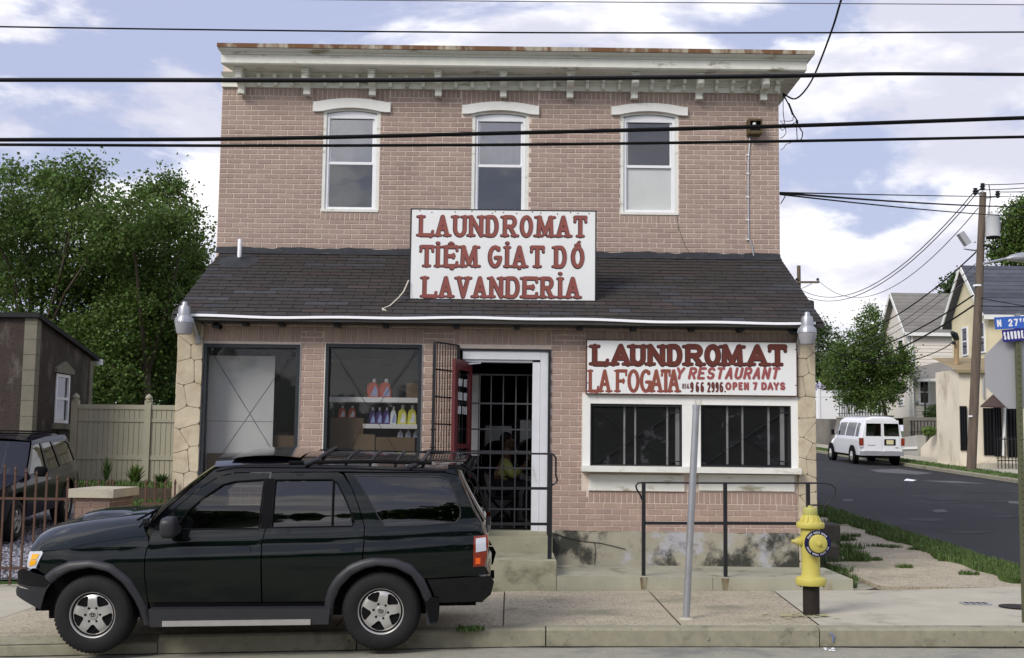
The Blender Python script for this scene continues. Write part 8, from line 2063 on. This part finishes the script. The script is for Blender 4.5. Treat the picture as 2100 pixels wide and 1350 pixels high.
for dz in (.3, .98): part('rail', M['black_metal'], FR_, lambda q: q.bar((20.8, 50.2, rtz(50.2) + dz), (20.8, 69, rtz(69) + dz), .05, .05))
FR2 = thing('terrace_railing', 'black iron railing before the beige house beside the hedge', 'railing', (20.6, 42, 2.6))
for k in range(14):
    y = 41.3 + k * .5; part('baluster', M['black_metal'], FR2, lambda q: q.box(21.0, 21.04, y - .02, y + .02, gz(20, y) + .2, P(1870, 862, y).z))
for py in (863, 885): part('rail', M['black_metal'], FR2, lambda q: q.bar((21.02, 41.2, P(1870, py, 42).z), (21.02, 48, P(1870, py, 46).z), .05, .05))
# white yard fence, flag, garden lamp, trees
WF = thing('vinyl_fence', 'white vinyl fence of the raised yard left of the small tree', 'fence', (22, 60, rtz(60)))
yv = 60.0
for a, c in ((1655, 1678), (1680, 1728), (1730, 1782), (1784, 1838)):
    r_ = rect(a, 801, c, 849, yv); part('panel', M['vinyl'], WF, lambda q: q.box(r_[0], r_[1], yv - .03, yv + .03, rtz(60) - .05, r_[3]))
    part('rail', M['vinyl'], WF, lambda q: q.box(r_[0], r_[1], yv - .05, yv - .031, r_[3] - .42, r_[3] - .34))
for px in (1679, 1729, 1783): part('post', M['vinyl'], WF, lambda q: q.box(P(px, 830, yv).x - .08, P(px, 830, yv).x + .08, yv - .09, yv + .05, rtz(60) - .05, P(px, 798, yv).z))
FLG = thing('flag', 'small striped flag with blue canton on a slanting pole near the small tree', 'flag', P3(1722, 790, 58))
fp = [P3(1721, 764, 58), P3(1730, 800, 58.2), P3(1733, 848, 58.3)]
part('pole', M['galv'], FLG, lambda q: q.tube(fp, .025, 6))
f0, f1, f2 = P(1724, 768, 57.95), P(1743, 780, 57.95), P(1739, 798, 57.95); f3 = f0 + (f2 - f1)
for k in range(7):
    a, c = k / 7, (k + 1) / 7
    part('stripe', mat('flag_red', (.38, .03, .04), .8, .05, 3) if k % 2 == 0 else M['vinyl'], FLG, lambda q: q.quad(f0 + (f3 - f0) * a, f1 + (f2 - f1) * a + Vector((0, .1, 0)), f1 + (f2 - f1) * c + Vector((0, .1, 0)), f0 + (f3 - f0) * c))
part('canton', M['blade_navy'], FLG, lambda q: q.quad(f0 + Vector((0, -.02, 0)), f0 + (f1 - f0) * .5 + Vector((0, -.02, 0)), f0 + (f1 - f0) * .5 + (f3 - f0) * .55 + Vector((0, -.02, 0)), f0 + (f3 - f0) * .55 + Vector((0, -.02, 0))))
GL = thing('garden_lamp', 'black double lantern garden lamp in front of the white fence', 'lamp', P3(1740, 848, 57))
part('post', M['black_metal'], GL, lambda q: q.tube([P3(1741, 850, 57), P3(1738, 826, 57)], .04, 6))
part('arm', M['black_metal'], GL, lambda q: q.tube([P3(1732, 828, 57), P3(1738, 831, 57), P3(1744, 828, 57)], .025, 6))
for px in (1732, 1744): c = P(px, 828, 57); part('lantern', M['black_metal'], GL, lambda q: q.lathe([(.05, 0), (.13, .08), (.12, .22), (.05, .32), (0, .36)], 8, tuple(c), cap=False))
tree('small_tree', 'small bushy tree behind the white van and in front of the beige house', [(1782, 668, 26, 34), (1790, 640, 12, 22), (1765, 715, 52, 42), (1812, 735, 52, 44), (1730, 745, 46, 40), (1790, 775, 74, 42), (1745, 795, 44, 36), (1830, 770, 44, 40), (1800, 815, 40, 28), (1770, 820, 34, 26), (1856, 745, 22, 26)],
     50.0, 2.2, (P(1797, 850, 50).x + .7, 50.2, rtz(50) - .3), 620, 50, .125, M['leaf'], 31, .10, .48)
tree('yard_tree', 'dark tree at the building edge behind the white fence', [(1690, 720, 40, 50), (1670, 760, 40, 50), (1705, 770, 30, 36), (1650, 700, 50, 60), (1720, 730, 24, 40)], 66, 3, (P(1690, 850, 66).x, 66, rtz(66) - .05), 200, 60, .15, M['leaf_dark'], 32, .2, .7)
shrub('tall_plant', 'tall pale green leafy plant poking over the white fence', 1694, 786, 61.2, .35, .3, .85, 260, M['leaf_light'], 9, .3)
shrub('flower_bush', 'bush with pale blossoms at the left end of the white fence', 1678, 794, 61.0, .4, .3, .3, 240, mat('blossom', (.62, .60, .72), .8, .1, 4), 10, .14)
tree('broadleaf_tree', 'tall tree rising behind the slate roof beside the utility pole', [(2095, 448, 38, 32), (2080, 490, 46, 34), (2120, 480, 50, 60), (2060, 515, 32, 22), (2105, 530, 50, 28), (2130, 430, 50, 30)], 62, 3, (P(2100, 900, 62).x, 62, gz(22, 62)), 300, 60, .2, M['leaf'], 33, .3, .8)
tree('broadleaf_tree', 'small treetop showing between the grey roof and the slate roof', [(1958, 586, 20, 18), (1972, 575, 16, 18), (1945, 596, 14, 10)], 62, 2, (P(1960, 900, 62).x, 62, gz(22, 62)), 60, 40, .22, M['leaf_dark'], 34, .2, .6)
# ================================================================== poles and wires
M['pole_wood'] = mat('pole_wood', (.135, .105, .082), .95, .2, 3, bump=1.0, bscale=20, stretch=(3, 3, .4), stain=((.08, .06, .05), 2, .5, .7, (3, 3, .3)))
M['wire'] = mat('wire', (.004, .004, .005), .7, .1, 3, spec=.2); M['wire_grey'] = mat('wire_grey', (.10, .10, .11), .6, .1, 3)
ypl = 29.0
UP = thing('utility_pole', 'tall wooden utility pole with grey transformer at the far kerb', 'utility pole', P3(1992, 962, ypl))
ps = FPX / (ypl - CAM.y)
part('pole', M['pole_wood'], UP, lambda q: q.tube([P(1991, 990, ypl), P(1992, 962, ypl), P(2004, 680, ypl), P(2016, 395, ypl)], [.185, .18, .165, .125], 14), smooth=True)
tc = P(2036, 465, ypl - .15); tr_ = 15 / ps
tf = part('transformer', mat('transformer', (.52, .53, .55), .5, .05, 2), UP, lambda q: q.lathe([(tr_ * .9, tc.z - 22 / ps), (tr_, tc.z - 21 / ps), (tr_, tc.z + 20 / ps), (tr_ * 1.04, tc.z + 21 / ps), (tr_ * .9, tc.z + 25 / ps), (0, tc.z + 26 / ps)], 24, (tc.x, tc.y, 0), cap=False), smooth=True, autosmooth=35)
part('transformer_base', M['under'], tf, lambda q: q.lathe([(tr_ * .92, tc.z - 24 / ps), (tr_ * .92, tc.z - 22.2 / ps)], 24, (tc.x, tc.y, 0)))
for px, py in ((2028, 435), (2047, 444), (2034, 444)): c = P(px, py, ypl - .3); part('bushing', M['sign_back'], UP, lambda q: q.lathe([(.04, -.2), (.06, -.1), (.04, -.08), (.06, 0), (.04, .04), (.03, .2)], 8, tuple(c)))
for pts in ([(2013, 402), (2006, 396), (1999, 395)], [(2022, 406), (2035, 404), (2046, 403)]): part('insulator_arm', M['galv'], UP, lambda q: q.tube([P3(x, y, ypl - .1) for x, y in pts], .035, 6))
for px, py in ((2000, 391), (2015, 381), (2046, 397)): c = P(px, py, ypl - .1); part('insulator', M['dark_frame'], UP, lambda q: q.lathe([(.03, -.18), (.1, -.12), (.06, -.08), (.11, -.02), (.06, .02), (.09, .08), (.03, .1)], 10, tuple(c)))
part('top_pin', M['galv'], UP, lambda q: q.tube([P3(2015, 396, ypl - .1), P3(2015, 384, ypl - .1)], .03, 6))
part('lead_wire', M['wire'], UP, lambda q: q.tube([P3(x, y, ypl - .25) for x, y in ((2028, 379), (2030, 392), (2031, 405), (2029, 425), (2028, 432))], .018, 5))
part('lead_wire', M['wire'], UP, lambda q: q.tube([P3(x, y, ypl - .35) for x, y in ((2048, 446), (2056, 452), (2054, 470), (2044, 492), (2034, 505), (2020, 510))], .02, 5))
part('rack', M['wire'], UP, lambda q: q.tube([P3(x, y, ypl - .3) for x, y in ((2016, 504), (2028, 506), (2040, 512), (2046, 508))], .03, 5))
fl_ = part('floodlight', M['sign_back'], UP, lambda q: q.bar(P3(1969, 478, ypl - .3), P3(1985, 502, ypl - .3), .22, .30, up=(0, 1, 0)))
part('floodlight_arm', M['galv'], UP, lambda q: q.tube([P3(1978, 507, ypl - .2), P3(1977, 511, ypl - .2), P3(2000, 514, ypl - .1)], .035, 6))
part('band', M['vinyl'], UP, lambda q: q.lathe([(.172, 0), (.172, .07)], 14, tuple(P(2005, 588, ypl)), cap=False))
part('tag', M['vinyl'], UP, lambda q: q.box(P(1986, 854, ypl).x - .08, P(1986, 854, ypl).x + .08, ypl - .19, ypl - .185, P(1986, 854, ypl).z - .03, P(1986, 854, ypl).z + .03))
SLm = thing('street_lamp_arm', 'pale street lamp arm reaching right from the utility pole over the slate roof', 'street lamp', P3(2018, 540, ypl - .4))
part('arm', M['lamp_metal'], SLm, lambda q: q.tube([P3(x, y, ypl - .5) for x, y in ((2016, 541), (2040, 536), (2062, 531), (2080, 529))], .05, 8), smooth=True)
part('head', M['lamp_metal'], SLm, lambda q: q.tube([P3(x, y, ypl - .6) for x, y in ((2064, 531), (2075, 529), (2095, 528), (2120, 530))], [.06, .13, .2, .14], 10), smooth=True)
# conduit mast with a weatherhead beside the annex
MS = thing('service_mast', 'thin rusty service mast beside the cream annex', 'pole', P3(1962, 890, 33.5))
part('conduit', mat('mast', (.36, .25, .14), .8, .25, 1.2), MS, lambda q: q.tube([P3(1963, 895, 33.5), P3(1961, 780, 33.5), P3(1962, 694, 33.5)], .10, 10), smooth=True)
part('weatherhead', M['dark_frame'], MS, lambda q: q.tube([P3(1962, 696, 33.5), P3(1958, 687, 33.4), P3(1952, 682, 33.3)], [.12, .14, .08], 8), smooth=True)
part('insulator', M['dark_frame'], MS, lambda q: (q.sphere(P(1956, 703, 33.3), .09)))
# second pole behind the building corner
y2 = 75.0
U2 = thing('utility_pole', 'distant utility pole with crossarm just showing beside the pent roof', 'utility pole', P3(1640, 920, y2))
part('pole', M['pole_wood'], U2, lambda q: q.tube([(P(1638, 600, y2).x, y2, 2.6), P(1638, 545, y2)], [.2, .14], 10), smooth=True)
part('crossarm', M['pole_wood'], U2, lambda q: q.bar(P3(1600, 579, y2 - .2), P3(1680, 579, y2 - .2), .12, .16))
part('brace', M['galv'], U2, lambda q: q.bar(P3(1640, 594, y2 - .25), P3(1665, 582, y2 - .25), .04, .06))
for px in (1634, 1677): c = P(px, 576, y2 - .2); part('insulator', M['dark_frame'], U2, lambda q: q.lathe([(.05, 0), (.14, .05), (.08, .1), (.13, .16), (.04, .2)], 8, tuple(c)))
c = P(1662, 628, y2 - .6); part('recloser', M['dark_frame'], U2, lambda q: (q.lathe([(.26, -.5), (.30, -.4), (.28, .35), (.12, .45)], 14, tuple(c)), q.tube([tuple(c + Vector((0, 0, .4))), tuple(P(1640, 610, y2))], .05, 6)))
WG = 'overhead wires'
def cable(label, pts, r, m='wire', name='overhead_wire', n=24, smoothp=True):
    """pts: (px, py, y); a smooth line through them"""
    Q = [P(a, b_, y) for a, b_, y in pts]
    if len(Q) > 2:
        out = []
        for i in range(len(Q) - 1):
            p0, p1, p2, p3 = Q[max(0, i - 1)], Q[i], Q[i + 1], Q[min(len(Q) - 1, i + 2)]
            for k in range(8):
                t = k / 8; out.append(.5 * ((2 * p1) + (p2 - p0) * t + (2 * p0 - 5 * p1 + 4 * p2 - p3) * t * t + (3 * p1 - p0 - 3 * p2 + p3) * t ** 3))
        out.append(Q[-1]); Q = out
    b = MB(); b.tube(Q, r, 6); o = b.build(name, M[m], at=tuple(Q[0]), smooth=True); return tag(o, label, 'wire', WG)
def span(label, a, c, sag, r, m='wire', n=24):
    A, C = P(*a), P(*c); pts = [A + (C - A) * (k / n) + Vector((0, 0, -4 * sag * (k / n) * (1 - k / n))) for k in range(n + 1)]
    b = MB(); b.tube(pts, r, 6); o = b.build('overhead_wire', M[m], at=tuple(A), smooth=True); return tag(o, label, 'wire', WG)
yw = -5.4
cable('thin wire crossing the sky just above the cornice', [(-500, 40, yw), (0, 55, yw), (1050, 67, yw), (2100, 66, yw), (2600, 62, yw)], .0075)
cable('faint thin wire at the very top of the picture', [(-500, -30, yw - .3), (400, -5, yw - .3), (1050, 3, yw - .3), (2100, 10, yw - .3), (2600, 14, yw - .3)], .004, 'wire_grey')
cable('thick black cable crossing in front of the cornice brackets', [(-500, 168, yw), (0, 165, yw), (700, 166, yw), (1050, 163, yw), (1600, 157, yw), (1800, 152, yw), (2100, 153, yw), (2600, 156, yw)], .0165)
cable('second strand hung just above the thick cornice cable', [(-500, 163, yw + .02), (0, 161, yw + .02), (700, 161, yw + .02), (1050, 158, yw + .02), (1600, 152, yw + .02), (1850, 149, yw + .02), (2100, 153, yw + .02), (2600, 152, yw)], .006, 'wire_grey')
cable('upper of two thick cables crossing the upstairs windows', [(-500, 290, yw), (0, 287, yw), (500, 285, yw), (1050, 273, yw), (1600, 259, yw), (2100, 242, yw), (2600, 225, yw)], .019)
cable('lower of two thick cables crossing the upstairs windows', [(-500, 296, yw), (0, 297, yw), (500, 299, yw), (1050, 297, yw), (1600, 290, yw), (2100, 281, yw), (2600, 272, yw)], .014)
cable('drooping service drop from the sky to the right cornice corner', [(1745, -60, -3.5), (1725, 0, -3.0), (1706, 62, -2.0), (1672, 150, -.2), (1650, 187, .9), (1630, 203, 1.6), (1612, 196, 2.1), (1606, 192, 2.2)], .013)
TG = thing('wire_tangle', 'tangle of loose black wires hanging at the right corner of the upper wall', 'wires', P3(1604, 240, 2.25))
for r_, pts in ((.011, [(1606, 194), (1614, 208), (1621, 222), (1625, 232), (1635, 248), (1634, 254)]), (.016, [(1617, 212), (1622, 224), (1626, 236)]), (.006, [(1606, 196), (1606, 230), (1608, 246), (1611, 262), (1612, 274), (1606, 281), (1600, 284)]), (.006, [(1627, 238), (1626, 247), (1618, 249), (1600, 248), (1608, 256), (1620, 257), (1634, 250)]),
                (.007, [(1634, 252), (1634, 268), (1635, 290)]), (.009, [(1635, 252), (1641, 264), (1646, 272), (1645, 282), (1641, 289)]), (.020, [(1634, 247), (1635, 252)]), (.005, [(1622, 293), (1612, 296), (1607, 304), (1601, 308)]), (.006, [(1600, 263), (1605, 268), (1610, 262)])):
    part('strand', M['wire'], TG, lambda q: q.tube([P3(x, y, 2.25) for x, y in pts], r_, 6), smooth=True)
span('top one of three wires running right from the building corner', (1600, 395, 2.4), (2160, 404, 27), .02, .012)
span('middle one of three wires running right from the building corner', (1600, 396, 2.5), (2160, 424, 27), .08, .019)
span('bottom one of three wires running right from the building corner', (1600, 399, 2.6), (2160, 446, 27), .08, .014)
cable('loose tail of wire at the building corner below the three wires', [(1604, 397, 2.4), (1610, 402, 2.4), (1606, 410, 2.4), (1601, 418, 2.4)], .008)
for i, (a, c, sg_, r_) in enumerate((((2000, 391, ypl), (1600, 560, y2), 2.9, .022), ((2012, 386, ypl), (1600, 572, y2), 2.9, .022), ((2006, 427, ypl), (1677, 574, y2), 2.3, .018), ((2001, 518, ypl), (1600, 660, y2), 2.2, .028), ((2001, 541, ypl), (1600, 690, y2), 2.0, .016), ((1996, 606, ypl), (1600, 705, y2), 1.6, .03), ((1996, 627, ypl), (1600, 726, y2), 1.6, .034), ((2000, 560, ypl), (1600, 735, y2), 1.5, .014))):
    span(('first', 'second', 'third', 'fourth', 'fifth', 'sixth', 'seventh', 'eighth')[i] + ' wire from the utility pole top downwards, sagging left up the side street', a, c, sg_, r_, 'wire_grey' if r_ < .025 else 'wire')
for i, (a, c) in enumerate((((2015, 379, ypl), (2200, 368, 26)), ((2001, 390, ypl), (2200, 376, 26)), ((2047, 394, ypl), (2200, 385, 26)), ((2004, 610, ypl), (2200, 640, 26)), ((2003, 627, ypl), (2200, 626, 26)))):
    span(('topmost', 'second', 'third', 'fourth', 'lowest')[i] + ' wire leaving the utility pole towards the right edge', a, c, .05, .016)
cable('slack house wire looping past the small tree to the service mast', [(1645, 690, 40), (1690, 712, 38), (1740, 732, 36.5), (1800, 745, 35.5), (1860, 742, 34.5), (1910, 726, 34), (1940, 712, 33.6), (1953, 702, 33.4)], .022)
# woods on the far side of the main street, behind the viewer, which the car windows and panes mirror
rnd = random.Random(77); b = MB()
for _ in range(12000):
    x = rnd.uniform(-70, 70); top = 6.2 + 2.2 * math.sin(x * .16) + 1.3 * math.sin(x * .43 + 1); z = rnd.random() ** .8 * top
    leaf(b, Vector((x, -36 + rnd.uniform(-3, 3), z)), rnd.uniform(.8, 1.5), rnd)
tag(b.build('woods', M['leaf_dark']), 'dark belt of trees on the opposite side of the main street', 'woods', kind='stuff')
